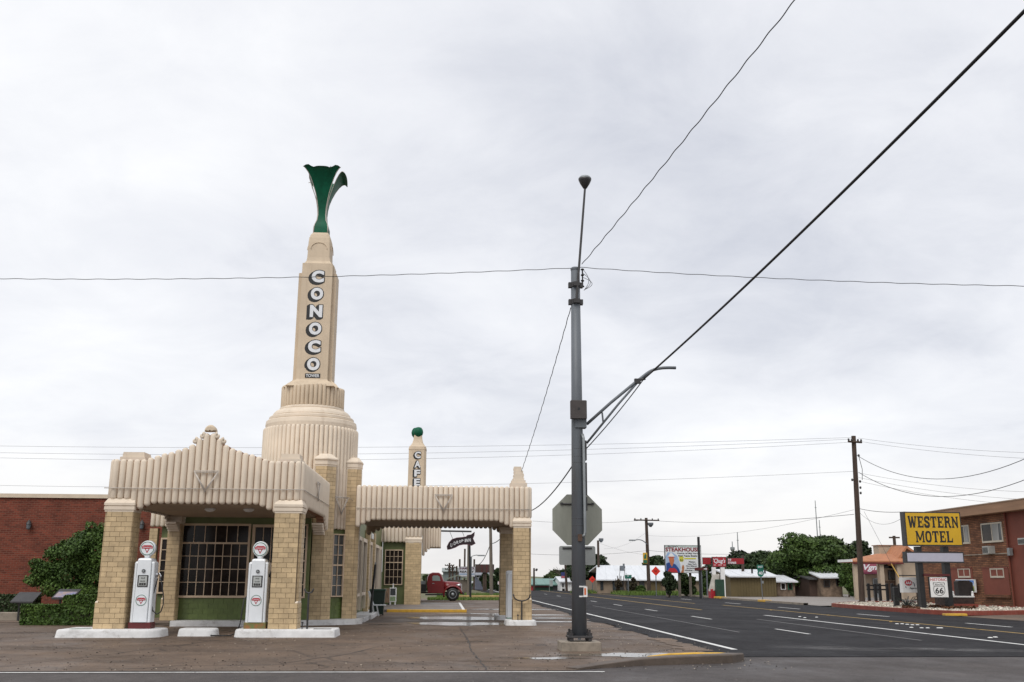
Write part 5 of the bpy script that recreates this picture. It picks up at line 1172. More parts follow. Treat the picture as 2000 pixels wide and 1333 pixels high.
# ---- Western-style letters: strokes with slab serifs
def slab(word, cx, cz, w_, h_, y, m=None):
    """wood-type capitals: heavy stems, flared slab feet"""
    m = MB(); yb = y
    def rect(x0,x1,z0,z1): m.add([(x0,yb,z0),(x1,yb,z0),(x1,yb,z1),(x0,yb,z1)],[(0,1,2,3)])
    def quad(a,b,c,d): m.add([(p[0],yb,p[1]) for p in (a,b,c,d)],[(0,1,2,3)])
    def foot(xc,z,ww,up): s_ = 1 if up else -1; quad((xc-ww/2,z),(xc+ww/2,z),(xc+ww*.36,z+s_*.13),(xc-ww*.36,z+s_*.13))
    def stroke(pts, t):
        for (a,b) in zip(pts[:-1],pts[1:]):
            d = Vector((b[0]-a[0],b[1]-a[1])); n_ = Vector((-d.y,d.x)).normalized()*t/2; e_ = d.normalized()*t*.12
            quad((a[0]-n_.x-e_.x,a[1]-n_.y-e_.y),(b[0]-n_.x+e_.x,b[1]-n_.y+e_.y),(b[0]+n_.x+e_.x,b[1]+n_.y+e_.y),(a[0]+n_.x-e_.x,a[1]+n_.y-e_.y))
    adv = {'W':1.15,'M':1.15,'N':.95,'O':.85,'S':.8,'R':.92}
    tot = sum(adv.get(c,.82) for c in word)+.10*(len(word)-1); k = w_/tot; x = cx-w_/2; S = .255
    for c in word:
        o_ = len(m.v); wd = adv.get(c,.82)
        if c in 'EL':
            rect(.10,.10+S,0,1); foot(.2,0,.42,True); foot(.2,1,.42,False); rect(.1,wd,0,.15); quad((wd-.14,.15),(wd,.15),(wd,.38),(wd-.07,.38))
            if c == 'E': rect(.1,wd-.02,.86,1); quad((wd-.16,.86),(wd-.02,.86),(wd-.02,.66),(wd-.09,.66)); rect(.3,.58,.44,.57); rect(.52,.60,.36,.65)
        elif c == 'T':
            rect(wd/2-S/2,wd/2+S/2,0,1); foot(wd/2,0,.46,True); rect(0,wd,.85,1); quad((0,.85),(.14,.85),(.07,.62),(0,.62)); quad((wd-.14,.85),(wd,.85),(wd,.62),(wd-.07,.62))
        elif c == 'O':
            n_ = 18
            for q in range(n_):
                a0, a1 = 2*math.pi*q/n_, 2*math.pi*(q+1)/n_
                f = lambda a, rx, rz: (wd/2+rx*math.copysign(abs(math.cos(a))**.75,math.cos(a)), .5+rz*math.copysign(abs(math.sin(a))**.75,math.sin(a)))
                quad(f(a0,.41,.51),f(a1,.41,.51),f(a1,.19,.34),f(a0,.19,.34))
        elif c == 'S':
            pts = [(.68,.70),(.66,.84),(.52,.91),(.28,.91),(.14,.80),(.14,.66),(.28,.56),(.52,.46),(.66,.34),(.66,.18),(.52,.09),(.28,.09),(.14,.16),(.12,.30)]; stroke(pts,.23); rect(.62,.76,.64,.98); rect(.04,.18,.02,.36)
        elif c == 'R':
            rect(.10,.10+S,0,1); foot(.2,0,.42,True); foot(.2,1,.36,False); stroke([(.2,.92),(.55,.92),(.70,.82),(.70,.64),(.55,.53),(.28,.53)],.20); stroke([(.5,.52),(.68,.40),(.72,.08),(.92,.08)],.18)
        elif c == 'N':
            rect(.10,.28,0,1); rect(.68,.86,0,1); foot(.19,0,.36,True); foot(.77,1,.36,False); foot(.12,1,.28,False); stroke([(.16,.94),(.80,.06)],.2)
        elif c == 'W':
            stroke([(.12,1),(.32,.02)],.25); stroke([(.36,.02),(.57,.9)],.16); stroke([(.57,.9),(.78,.02)],.25); stroke([(.82,.02),(1.04,1)],.16); foot(.12,1,.36,False); foot(1.02,1,.34,False); foot(.57,.98,.3,False)
        elif c == 'M':
            rect(.08,.24,0,1); rect(.92,1.10,0,1); stroke([(.18,.96),(.56,.2)],.2); stroke([(.98,.96),(.58,.2)],.16); foot(.16,0,.36,True); foot(1.0,0,.38,True); foot(.14,1,.30,False); foot(1.02,1,.30,False)
        # keep overlapping strokes a hair apart in depth so no two faces share a plane
        for q in range(o_, len(m.v)):
            vx, vy, vz = m.v[q]; m.v[q] = (x+vx*k, vy-.0006*((q-o_)//4), cz+(vz-.5)*h_)
        x += (wd+.10)*k
    return m
SY = 50.0
sx0, sx1 = at(1768,1030,y=SY)[0], at(1877,1030,y=SY)[0]; sz0, sz1 = at(1820,1066,y=SY)[2], at(1820,1001,y=SY)[2]
YELS = mat('yellow_sign_face', (.60,.36,.012), .45, .06, 1.2)
t = thing('motel_sign', ((sx0+sx1)/2,SY+.2,.12), 'yellow motel sign with black western lettering on two black posts', 'sign')
bd = part('cabinet', MB().box(sx0-.02,sx1+.02,SY,SY+.45,sz0-.02,sz1+.02), DARKM, t); part('face', MB().box(sx0+.05,sx1-.04,SY-.012,SY-.002,sz0+.04,sz1-.04), YELS, bd)
cxs = (sx0+sx1)/2; Hs = sz1-sz0
part('lettering', slab('WESTERN', cxs+.02, sz0+Hs*.705, (sx1-sx0)*.90, Hs*.34, SY-.016), BLACK, bd); part('lettering', slab('MOTEL', cxs+.0, sz0+Hs*.265, (sx1-sx0)*.66, Hs*.34, SY-.016), BLACK, bd)
l0, l1 = at(1771,1090,y=SY)[0], at(1882,1090,y=SY)[0]; b0, b1 = at(1825,1098,y=SY)[2], at(1825,1080,y=SY)[2]
lb = part('reader_board', MB().box(l0-.03,l1+.03,SY+.02,SY+.40,b0-.05,b1+.05), DARKM, t); part('reader_face', MB().box(l0+.04,l1-.02,SY+.008,SY+.018,b0+.02,b1-.02), mat('pale_violet_panel', (.42,.42,.50), .4, .05, 2), lb)
for pxa, pxb in ((1796,1806),(1848,1859)):
    xa_, xb_ = at(pxa,1120,y=SY)[0], at(pxb,1120,y=SY)[0]; part('post', MB().box(xa_,xb_,SY+.1,SY+.42,.1,sz0-.05), BLACK, t)
def flatsign(name, px0, px1, py0, py1, Y, label, m, th=.05, frame=DARKM, post=None, cat='sign'):
    x0,_,z1 = at(px0,py0,y=Y); x1,_,z0 = at(px1,py1,y=Y)
    t = thing(name, ((x0+x1)/2,Y,.1), label, cat); b = part('panel', MB().box(x0,x1,Y,Y+th,z0,z1), frame, t); e_ = min(.04,(x1-x0)*.03)
    part('face', MB().box(x0+e_,x1-e_,Y-.008,Y-.002,z0+e_,z1-e_), m, b); return t, b, x0, x1, z0, z1
t, b, x0, x1, z0, z1 = flatsign('route_sign', 1814,1854,1127,1168,SY-.1,'white historic route sign hanging between the black motel sign posts',WHITEM,.12)
part('bracket', MB().box(x0-.2,x1+.2,SY+.0,SY+.08,z1+.04,z1+.14), MAROON, t)
W_, H_ = x1-x0, z1-z0; xc_ = (x0+x1)/2; ys = SY-.1-.012
part('lettering', MB().text('HISTORIC', xc_, z0+H_*.865, W_*.88, H_*.13, ys, .02), RED, b)
def shield(cx, cz, w_, h_): 
    half = [(0,-.5),(.16,-.47),(.34,-.38),(.44,-.22),(.47,-.05),(.43,.12),(.40,.24),(.47,.34),(.44,.47),(.2,.45),(0,.49)]
    return [(cx+a*w_, cz+b*h_) for a,b in half]+[(cx-a*w_, cz+b*h_) for a,b in half[-2:0:-1]]
so, si = shield(xc_, z0+H_*.42, W_*.68, H_*.66), shield(xc_, z0+H_*.42, W_*.62, H_*.61)
m = MB(); m.loft([[(a,ys,c) for a,c in so],[(a,ys,c) for a,c in si]]); part('shield_outline', m, BLACK, b)
part('shield_bar', MB().box(xc_-W_*.28,xc_+W_*.28,ys-.002,ys,z0+H_*.535,z0+H_*.55), BLACK, b)
part('lettering', MB().text('ROUTE', xc_, z0+H_*.62, W_*.40, H_*.075, ys-.003, .02), BLACK, b); part('lettering', MB().text('66', xc_, z0+H_*.34, W_*.44, H_*.28, ys-.003, .02), BLACK, b)
t, b, x0, x1, z0, z1 = flatsign('approved_sign', 1760,1799,1128,1158,51.5,'white approved sign with a red oval emblem left of the motel posts',WHITEM,.25,WHITEM)
part('post', MB().box(x1-.12,x1+.08,51.6,51.8,.1,z1), RUSTM, t); part('hanger', MB().tube([(x0-.05,51.62,z1+.09),(x1+.1,51.62,z1+.09)], .03, 6), DARKM, t)
W_, H_ = x1-x0, z1-z0; ys = 51.5-.012; ec = (x0+W_*.36, z0+H_*.64)
part('emblem', MB().prism([(ec[0]+W_*.21*math.cos(2*math.pi*k/24), ec[1]+H_*.19*math.sin(2*math.pi*k/24)) for k in range(24)], 'y', ys-.002, ys), RED, b)
part('lettering', MB().text('AAA', ec[0], ec[1], W_*.32, H_*.2, ys-.006, .03, .2), LETW, b); part('lettering', MB().text('Approved', x0+W_*.66, z0+H_*.28, W_*.54, H_*.15, ys-.006, .02, .25), BLACK, b)
part('swoosh', MB().tube([(x0+W_*(.36+.34*math.cos(a)*.95), ys-.002, z0+H_*(.62+.30*math.sin(a-.5))) for a in [R(q) for q in range(-15,40,6)]], .018, 5).tube([(x0+W_*.2,ys-.002,z0+H_*.42),(x0+W_*.19,ys-.002,z0+H_*.34),(x0+W_*.24,ys-.002,z0+H_*.30)], .014, 5), mat('navy_print', (.02,.03,.08), .5, .1, 5), b)
# bollard, agave, planter with dark block, small picture board
x = at(1751,1172,y=54)[0]; t = thing('timber_bollard', (x,54,.12), 'short black timber post on the gravel beside the approved sign', 'post'); part('post', MB().bbox(x-.13,x+.13,53.9,54.16,.1,at(1751,1147,y=54)[2],.02), BLACK, t)
def agave(px_, py_, Y, s_, label, seed):
    x, _, z = at(px_,py_,y=Y); z = .125; rr = random.Random(seed); m = MB()
    for k in range(20):
        a = rr.uniform(0,6.28); L_ = s_*rr.uniform(.8,1.2); up = rr.uniform(.25,1.0); dx, dy = math.cos(a), math.sin(a); nx_, ny_ = -dy, dx; w_ = .05*s_
        pts = [(.05,.0,w_*.7),(.4,.55*up,w_),(.8,.95*up,w_*.7),(1.05,1.1*up-.1,.004)]
        m.loft([[(x+dx*q*L_+nx_*ww,Y+dy*q*L_+ny_*ww,z+hh*L_+.02),(x+dx*q*L_,Y+dy*q*L_,z+hh*L_-.01),(x+dx*q*L_-nx_*ww,Y+dy*q*L_-ny_*ww,z+hh*L_+.02)] for q,hh,ww in pts])
    t = thing('agave', (x,Y,z), label, 'plant'); part('leaves', m, mat('agave_leaf', (.03,.04,.035), .55, .2, 4), t)
agave(1771,1178,51.8,.62,'spiky dark agave on the white gravel below the approved sign',3); agave(1796,1181,50.9,.4,'small spiky plant on the gravel before the black motel post',8)
for k, (px_, Y, w_) in enumerate(((1782,49,.8),(1833,51,.7),(1866,49.5,1.6))):
    x = at(px_,1180,y=Y)[0]; bl = [(x+random.uniform(-w_,w_)*.4,Y+random.uniform(-.3,.3),.2,w_*.3,.25,.10) for _ in range(5)]
    t = thing('groundcover', (x,Y,.12), ('low reddish groundcover patch left of the black motel posts','dark low groundcover patch between the black motel posts','wide reddish groundcover patch before the planter block')[k], 'plant'); part('foliage', leaf_mesh('foliage', bl, 500, .09, 30+k, leafmat('red_ground_cover%d' % k, (.13,.05,.025), (.06,.04,.02))), None, t)
Y = 53.0; xa_, xb_ = at(1847,1175,y=Y)[0], at(1903,1175,y=Y)[0]; t = thing('planter_wall', ((xa_+xb_)/2,Y,.1), 'low dark planter with a white rim in front of the motel wall', 'planter')
part('wall', MB().box(xa_,xb_,Y,Y+1.2,.1,at(1870,1167,y=Y)[2]), mat('dark_stone', (.055,.035,.03), .9, .3, 5, .3, 12), t); part('rim', MB().box(xa_-.03,xb_+.03,Y-.03,Y+1.23,at(1870,1167,y=Y)[2],at(1870,1164.5,y=Y)[2]), WHITEM, t); part('footing', MB().box(xa_+.1,xb_+.15,Y-.12,Y,.1,.32), REDC, t)
xa_, xb_ = at(1870,1150,y=Y+.4)[0], at(1899,1150,y=Y+.4)[0]; zt2 = at(1880,1134,y=Y+.4)[2]; zb2 = at(1870,1165,y=Y+.4)[2]
solo('dark_monument', MB().prism([(xa_,zb2),(xb_,zb2),(xb_,zt2-.12),(xb_-.2,zt2),(xa_+.1,zt2),(xa_,zt2-.08)], 'y', Y+.3, Y+.75), mat('black_stone', (.022,.016,.015), .8, .3, 3, .3, 10), 'dark upright block standing in the planter before the motel wall', 'monument')

MX = 31.4
zE = at(2000,998,x=MX)[2]
t = thing('motel_building', (MX,58,.0), 'two-storey red brick motel with aluminium windows and a brown roof edge at right', 'building')
y_end = at(1972,1100,x=MX)[1]; zroof = zE+.02
y_far = at(1800,1100,x=MX)[1]
part('wall', MB().box(MX,MX+9,y_end,y_far,0,zroof), MBRICK, t)
yr = at(2060,1100,x=MX)[1]
part('painted_wall', MB().box(MX+.06,MX+9,yr-6,y_end-.002,0,zroof), REDP, t)
m = MB(); ov = .6; th_ = (at(2000,986,x=MX-ov)[2]-zE)
m.box(MX-ov,MX+9.5,yr-7,y_far+.5,zroof+.002,zroof+.52); part('roof', m, ROOFBR, t)
part('roof_cap', MB().box(MX-ov-.03,MX+9.5,yr-7,y_far+.52,zroof+.522,zroof+.58), mat('roof_edge_metal', (.34,.24,.17), .6, .1, 1), t)
def mwin(px0, px1, py0, py1, fm=WHITEM, curtain=True):
    ya, yb = at(px1,py1,x=MX)[1], at(px0,py1,x=MX)[1]; pm = (px0+px1)/2; z0, z1 = at(pm,py1,x=MX)[2], at(pm,py0,x=MX)[2]
    f = MB(); d = .08; f.box(MX-.05,MX+.02,ya,ya+d,z0,z1); f.box(MX-.05,MX+.02,yb-d,yb,z0,z1); f.box(MX-.048,MX+.02,ya+d,yb-d,z1-d,z1); f.box(MX-.075,MX+.02,ya+d,yb-d,z0,z0+d*1.3); f.box(MX-.045,MX+.015,(ya+yb)/2-.03,(ya+yb)/2+.03,z0+d*1.3,z1-d)
    wn = part('window', f, mat('almond_frame', (.50,.45,.37), .5, .06, 3), t); part('pane', MB().box(MX-.02,MX-.004,ya+d,(ya+yb)/2-.03,z0+d,z1-d), GLASSG, wn); part('pane', MB().box(MX-.025,MX-.004,(ya+yb)/2+.03,yb-d,z0+d,z1-d), GLASS, wn)
    if curtain: part('curtain', MB().box(MX-.027,MX-.022,ya+.35*(yb-ya)*.5,ya+.48*(yb-ya),z0+d*1.4,z1-d), mat('curtain_cloth', (.34,.34,.33), .8, .2, 2, stretch=(1,9,.3)), wn)
    return wn
mwin(1920,1961,1021,1060); mwin(1876,1896,1026,1063); 
def recess(px0, px1, py0, py1):
    ya, yb = at(px1,py1,x=MX)[1], at(px0,py1,x=MX)[1]; pm = (px0+px1)/2; z0, z1 = at(pm,py1,x=MX)[2], at(pm,py0,x=MX)[2]
    r_ = part('painted_panel', MB().box(MX-.03,MX-.002,ya,yb,z0,z1), REDP, t); part('panel_trim', MB().box(MX-.06,MX-.032,ya,yb,z1-.06,z1), REDP, r_); return r_
recess(1862,1905,1109,1170); recess(1924,1975,1108,1162)
mwin(1936,1963,1110,1129,curtain=False); mwin(1873,1897,1110,1129,curtain=False)
part('window_apron', MB().box(MX-.10,MX-.004,at(1975,1165,x=MX)[1],at(1926,1165,x=MX)[1],at(1950,1168,x=MX)[2],at(1950,1162,x=MX)[2]), MBRICK, t)
part('belt_course', MB().box(MX-.04,MX-.003,y_end+.01,y_far-.1,at(1940,1083.5,x=MX)[2],at(1940,1081.5,x=MX)[2]), CONC, t)
for px0, px1, py0, py1 in ((1919,1931,1067,1082),(1988,2006,1051,1064)):
    ya, yb = at(px1,py1,x=MX-.4)[1], at(px0,py1,x=MX-.4)[1]; z0, z1 = at((px0+px1)/2,py1,x=MX-.4)[2], at((px0+px1)/2,py0,x=MX-.4)[2]
    ac = part('air_conditioner', MB().bbox(MX-.4,MX+.05,ya,yb,z0,z1,.015), mat('ac_case', (.36,.36,.34), .6, .1, 3), t)
    for q in range(6): part('louvre', MB().box(MX-.412,MX-.402,ya+.05,yb-.05,z0+.06+(z1-z0-.12)*q/6,z0+.06+(z1-z0-.12)*(q+.55)/6), DARKM, ac)
part('downpipe', MB().tube([(MX-.06,y_end-.1,zroof),(MX-.06,y_end-.1,.1)], .05, 8), REDP, t); part('meter_box', MB().bbox(MX-.2,MX-.0,y_end-.45,y_end-.2,at(1987,1085,x=MX)[2],at(1987,1070,x=MX)[2],.01), STEELL, t)
pyb = at(1868,1130,x=MX-.25); ya, yb = at(1905,1155,x=MX-.25)[1], at(1868,1155,x=MX-.25)[1]
pic = bpy.data.materials.new('landscape_print'); pic.use_nodes = True; q = pic.node_tree; ge = q.nodes.new('ShaderNodeNewGeometry'); sp_ = q.nodes.new('ShaderNodeSeparateXYZ'); q.links.new(ge.outputs['Position'], sp_.inputs[0])
nz = q.nodes.new('ShaderNodeTexNoise'); nz.inputs['Scale'].default_value = 2.2; nz.inputs['Detail'].default_value = 5; q.links.new(ge.outputs['Position'], nz.inputs['Vector'])
z0, z1 = at(1886,1157,x=MX-.25)[2], at(1886,1132,x=MX-.25)[2]
r1 = q.nodes.new('ShaderNodeMapRange'); r1.inputs[1].default_value = z0; r1.inputs[2].default_value = z1; q.links.new(sp_.outputs[2], r1.inputs[0]); ad = q.nodes.new('ShaderNodeMath'); ad.operation = 'MULTIPLY_ADD'; q.links.new(nz.outputs[0], ad.inputs[0]); ad.inputs[1].default_value = .3; q.links.new(r1.outputs[0], ad.inputs[2])
cr = q.nodes.new('ShaderNodeValToRGB'); q.links.new(ad.outputs[0], cr.inputs[0]); cr.color_ramp.elements[0].color = (.10,.17,.03,1); cr.color_ramp.elements[0].position = .35; cr.color_ramp.elements[1].color = (.04,.16,.5,1); cr.color_ramp.elements[1].position = 1.1
e1 = cr.color_ramp.elements.new(.58); e1.color = (.35,.32,.05,1); e2 = cr.color_ramp.elements.new(.66); e2.color = (.45,.55,.66,1); q.links.new(cr.outputs[0], q.nodes['Principled BSDF'].inputs['Base Color'])
pt_ = thing('picture_board', (MX-.25,(ya+yb)/2,z0), 'framed landscape picture leaning on the motel wall behind the dark block', 'picture'); part('board', MB().box(MX-.25,MX-.16,ya,yb,z0,z1), WHITEM, pt_); part('print', MB().box(MX-.256,MX-.251,ya+.07,yb-.07,z0+.05,z1-.05), pic, pt_)
for px_, lab in ((1862,'white flower pot ornament on the planter rim, left one'),(1900,'white ornament on the planter rim, right one')):
    x,_,z = at(px_,1166,y=53.1); solo('garden_ornament', MB().lathe(x,53.1,[(.05,z),(.08,z+.08),(.05,z+.2),(.07,z+.24),(.01,z+.3)],8), WHITEM, lab, 'ornament')

# ================================================================== ACROSS THE HIGHWAY
ORANGE = mat('terracotta_roof', (.42,.175,.085), .75, .12, 1.0, stretch=(3,3,1)); BUFF = mat('buff_stucco', (.42,.335,.25), .85, .08, 1.2); WROOF = mat('white_metal_roof', (.66,.68,.71), .45, .05, 1.0, stretch=(3,.4,1))
BROWNW = mat('brown_panel_wall', (.115,.085,.035), .75, .08, 1.0); STONEW = mat('rubble_stone', (.21,.15,.105), .9, .35, 2.2, .5, 4)
# -- terracotta-roofed office with porch
X = lambda px_, y_: at(px_,1120,y=y_)[0]
Z = lambda py_, y_: at(1720,py_,y=y_)[2]
Y = 80.0; t = thing('terracotta_roof_office', (X(1715,Y),Y,0), 'buff stucco office with a terracotta porch roof behind the utility pole', 'building')
part('wall', MB().box(X(1722,82),X(1800,82),82,82.9,0,Z(1090,82)), BUFF, t); part('upper_wall', MB().box(X(1720,83.5),X(1774,83.5),83.5,84.6,Z(1092,83.5),Z(1066,83.5)), mat('buff_upper', (.45,.35,.26), .85, .06, 1), t)
part('parapet_cap', MB().box(X(1719,83.4),X(1775,83.4),83.4,84.7,Z(1066,83.4),Z(1064.6,83.4)), mat('brown_cap', (.30,.16,.10), .7, .1, 1), t)
ex0, ex1 = X(1667,79.4), X(1765,79.4); m = MB()
m.loft([[(ex0,79.4,Z(1099,79.4)),(ex1,79.4,Z(1099,79.4)),(ex1,82,Z(1099,79.4)),(ex0,82,Z(1099,79.4))],[(ex0,79.4,Z(1096,79.4)),(ex1,79.4,Z(1096,79.4)),(ex1,82,Z(1096,79.4)),(ex0,82,Z(1096,79.4))],
        [(X(1716,82),81.9,Z(1082,82)),(X(1764,82),81.9,Z(1082,82)),(X(1764,82),82.2,Z(1082,82)),(X(1716,82),82.2,Z(1082,82))]], True, True); part('porch_roof', m, ORANGE, t)
part('eave_board', MB().box(ex0-.03,ex1+.03,79.3,79.395,Z(1102,79.3),Z(1098.6,79.3)), MAROON, t)
part('side_eave', MB().box(ex0-.12,ex0-.03,79.35,82.2,Z(1098,79.4),Z(1093,79.4)), WHITEM, t)
for px_ in (1672,1722,1756): part('porch_column', MB().box(X(px_,79.6)-.17,X(px_,79.6)+.17,79.5,79.85,0,Z(1101,79.6)), BUFF, t)
g0, g1, gp = X(1752,80.8), X(1800,80.8), X(1770,80.8); zg, zp_ = Z(1094,80.8), Z(1068,80.8)
part('gable', MB().prism([(g0+.3,0),(g1,0),(g1,zg),(gp,zp_-.1),(g0+.3,zg)], 'y', 80.9, 81.95), BUFF, t)
part('gable_roof', MB().prism([(g0-.35,zg-.25),(gp,zp_+.1),(g1+.2,zg+.1),(g1+.2,zg-.1),(gp,zp_-.12),(g0-.2,zg-.45)], 'y', 80.3, 83.2), ORANGE, t)
part('wainscot', MB().box(X(1723,82),X(1757,82),81.93,81.997,0,Z(1135,82)), mat('brown_wainscot', (.17,.115,.085), .85, .1, 1), t)
wn = part('window', MB().box(X(1734,82),X(1750,82),81.92,81.998,Z(1133,82),Z(1114,82)), DARKM, t); part('pane', MB().box(X(1735.5,82),X(1748.5,82),81.9,81.919,Z(1131,82),Z(1116,82)), GLASSG, wn)
part('transom_window', MB().box(X(1728,82),X(1754,82),81.93,81.998,Z(1110,82),Z(1104,82)), GLASS, t)
# -- diner with maroon awning beside it
Y = 90.0; t = thing('maroon_awning_diner', (X(1700,Y),Y,0), 'low tan diner with a maroon awning lettered in white script', 'building')
part('wall', MB().box(X(1690,Y),X(1735,Y),Y,Y+3,0,Z(1106,Y)), BUFF, t); aw = part('awning', MB().prism([(Y-1.3,Z(1122,Y-1)),(Y-1.3,Z(1118,Y-1)),(Y,Z(1101,Y)),(Y,Z(1122,Y-1))], 'x', X(1676,Y), X(1724,Y)), mat('maroon_canvas', (.17,.018,.04), .7, .1, 2), t)
part('lettering', MB().text('Vgm', X(1704,Y-1.5), Z(1110,Y-1.5), X(1719,Y)-X(1688,Y), Z(1103,Y)-Z(1117,Y), Y-1.45, .03, .3), LETW, aw); part('sign_rail', MB().box(X(1676,Y),X(1724,Y),Y-1.42,Y-1.36,Z(1121,Y-1),Z(1119,Y-1)), mat('plum_board', (.16,.03,.07), .6, .1, 3), aw)
dg_ = part('door', MB().box(X(1703,Y),X(1715,Y),Y-.06,Y-.005,0,Z(1130,Y)), STEELL, t); part('pane', MB().box(X(1705,Y),X(1713,Y),Y-.07,Y-.061,.4,Z(1132,Y)), GLASSG, dg_)
# -- timber rail fence
Y = 72.0; t = thing('rail_fence', (at(1720,1165,y=Y)[0],Y,0), 'dark timber post and rail fence in front of the terracotta-roofed office', 'fence')
for k, px_ in enumerate((1694,1707,1716,1730,1740,1754)): part('post', MB().bbox(X(px_,Y)-.09,X(px_,Y)+.09,Y-.09,Y+.09,0,Z(1140,Y),.02), BLACK, t)
for za in (1144,1152): part('rail', MB().box(X(1690,Y),X(1731,Y),Y-.03,Y+.03,Z(za,Y)-.05,Z(za,Y)+.05), BLACK, t)
part('rail', MB().box(X(1740,Y),X(1754,Y),Y-.03,Y+.03,Z(1145,Y)-.05,Z(1145,Y)+.05), BLACK, t)
# -- brown shed and small stone houses with white roofs
def gable_house(name, px0, px1, pyr, pye, pyb, Y, dep, wallm, roofm, label, hip=.0, windows=(), skew=0.0):
    x0, x1 = at(px0,pye,y=Y)[0], at(px1,pye,y=Y)[0]; ze = at((px0+px1)/2,pye,y=Y)[2]; zr_ = at((px0+px1)/2,pyr,y=Y+dep/2)[2]
    t = thing(name, ((x0+x1)/2,Y,0), label, 'building'); w_ = part('wall', MB().box(x0+.2,x1-.2,Y,Y+dep,0,ze), wallm, t)
    m = MB(); h_ = hip*(x1-x0); m.loft([[(x0,Y-.4,ze-.05),(x1,Y-.4,ze-.05),(x1-h_,Y+dep/2,zr_),(x0+h_+skew,Y+dep/2,zr_)],[(x0,Y-.4,ze+.07),(x1,Y-.4,ze+.07),(x1-h_,Y+dep/2,zr_+.12),(x0+h_+skew,Y+dep/2,zr_+.12)]], True, True)
    m.loft([[(x0,Y+dep+.4,ze-.05),(x1,Y+dep+.4,ze-.05),(x1-h_,Y+dep/2,zr_-.01),(x0+h_+skew,Y+dep/2,zr_-.01)],[(x0,Y+dep+.4,ze+.07),(x1,Y+dep+.4,ze+.07),(x1-h_,Y+dep/2,zr_+.11),(x0+h_+skew,Y+dep/2,zr_+.11)]], True, True)
    part('roof', m, roofm, t)
    m = MB(); m.prism([(Y,ze),(Y+dep,ze),(Y+dep/2,zr_-.05)], 'x', x0+.21, x1-.21)
    if hip < .01: part('gable', m, wallm, t)
    n_ = max(4, int((x1-x0)/1.2)); sm = MB()
    for k in range(1, n_):
        u = k/n_; xa_ = x0+(x1-x0)*u; xb_ = x0+h_+skew+(x1-x0-2*h_-skew)*u; sm.tube([(xa_,Y-.4,ze+.085),(xb_,Y+dep/2,zr_+.135)], .022, 4)
    part('roof_seams', sm, roofm, t)
    for (a,b,c,d,mm) in windows:
        wn = part('window', MB().box(at(a,c,y=Y)[0],at(b,c,y=Y)[0],Y-.06,Y-.004,at(a,d,y=Y)[2],at(a,c,y=Y)[2]), mm, t); part('pane', MB().box(at(a,c,y=Y)[0]+.07,at(b,c,y=Y)[0]-.07,Y-.07,Y-.061,at(a,d,y=Y)[2]+.06,at(a,c,y=Y)[2]-.06), GLASS, wn)
    return t
t = gable_house('brown_shed',1422,1519,1115,1127,1152,92,9,BROWNW,WROOF,'brown metal-clad shed with a white roof beyond the parking lot',skew=.0)
xa_, xb_ = at(1440,1130,y=92)[0], at(1516,1130,y=92)[0]; n_ = 14
for k in range(n_): part('wall_panel', MB().box(xa_+(xb_-xa_)*k/n_+.03, xa_+(xb_-xa_)*(k+1)/n_-.03, 91.97, 91.998, .05, at(1470,1128,y=92)[2]), BROWNW, t)
for px_ in (1469,1494): x,_,z = at(px_,1120,y=93.5); part('roof_vent', MB().tube([(x,93.5,z-.6),(x,93.5,z+.35)], .09, 8), DARKM, t)
gable_house('stone_cottage',1513,1556,1126,1137,1153,94,7,STONEW,WROOF,'small stone cottage with a white roof right of the brown shed',windows=((1524,1534,1139,1152,WHITEM),(1538,1547,1139,1152,RGREEN)))
gable_house('stone_house',1598,1648,1115,1129,1152,93,8,STONEW,WROOF,'stone house with a white roof right of the big green tree',windows=((1608,1620,1133,1147,DARKM),(1632,1643,1131,1145,DARKM)))
t = gable_house('dark_porch',1576,1603,1127,1132,1152,94,4,mat('dark_brown_board', (.06,.035,.025), .8, .15, 2),mat('dark_shingle', (.05,.05,.05), .8, .1, 1),'dark brown porch under the big tree beside the stone house')
# -- long white-roofed building behind the crossarm pole
Y = 112.0; t = gable_house('long_white_roof_shop',1163,1395,1107,1134,1158,Y,14,mat('tan_block_wall', (.25,.19,.135), .85, .1, 1),WROOF,'long low tan shop with a broad white metal roof behind the crossarm pole',hip=.09)
for a, b in ((1172,1178),(1196,1206),(1209,1218),(1222,1236),(1248,1258)):
    wn = part('window', MB().box(X(a,Y),X(b,Y),Y-.06,Y-.003,Z(1155,Y),Z(1138,Y)), DARKM, t); part('pane', MB().box(X(a,Y)+.08,X(b,Y)-.08,Y-.07,Y-.061,Z(1154,Y),Z(1139,Y)), GLASSG, wn)
part('garage_door', MB().box(X(1268,Y),X(1289,Y),Y-.07,Y-.003,0,Z(1140,Y)), BROWNW, t); part('stone_pier', MB().box(X(1291,Y),X(1298,Y),Y-.3,Y-.003,0,Z(1136,Y)), STONEW, t)
x = X(1228,Y); part('roof_cooler', MB().bbox(x-.22,x+.22,Y+4,Y+4.6,Z(1119,Y+4),Z(1108,Y+4),.03), STEEL, t); part('roof_vent', MB().tube([(X(1234,Y),Y+5,Z(1112,Y)),(X(1234,Y),Y+5,Z(1104,Y+5))], .12, 6), STEEL, t)
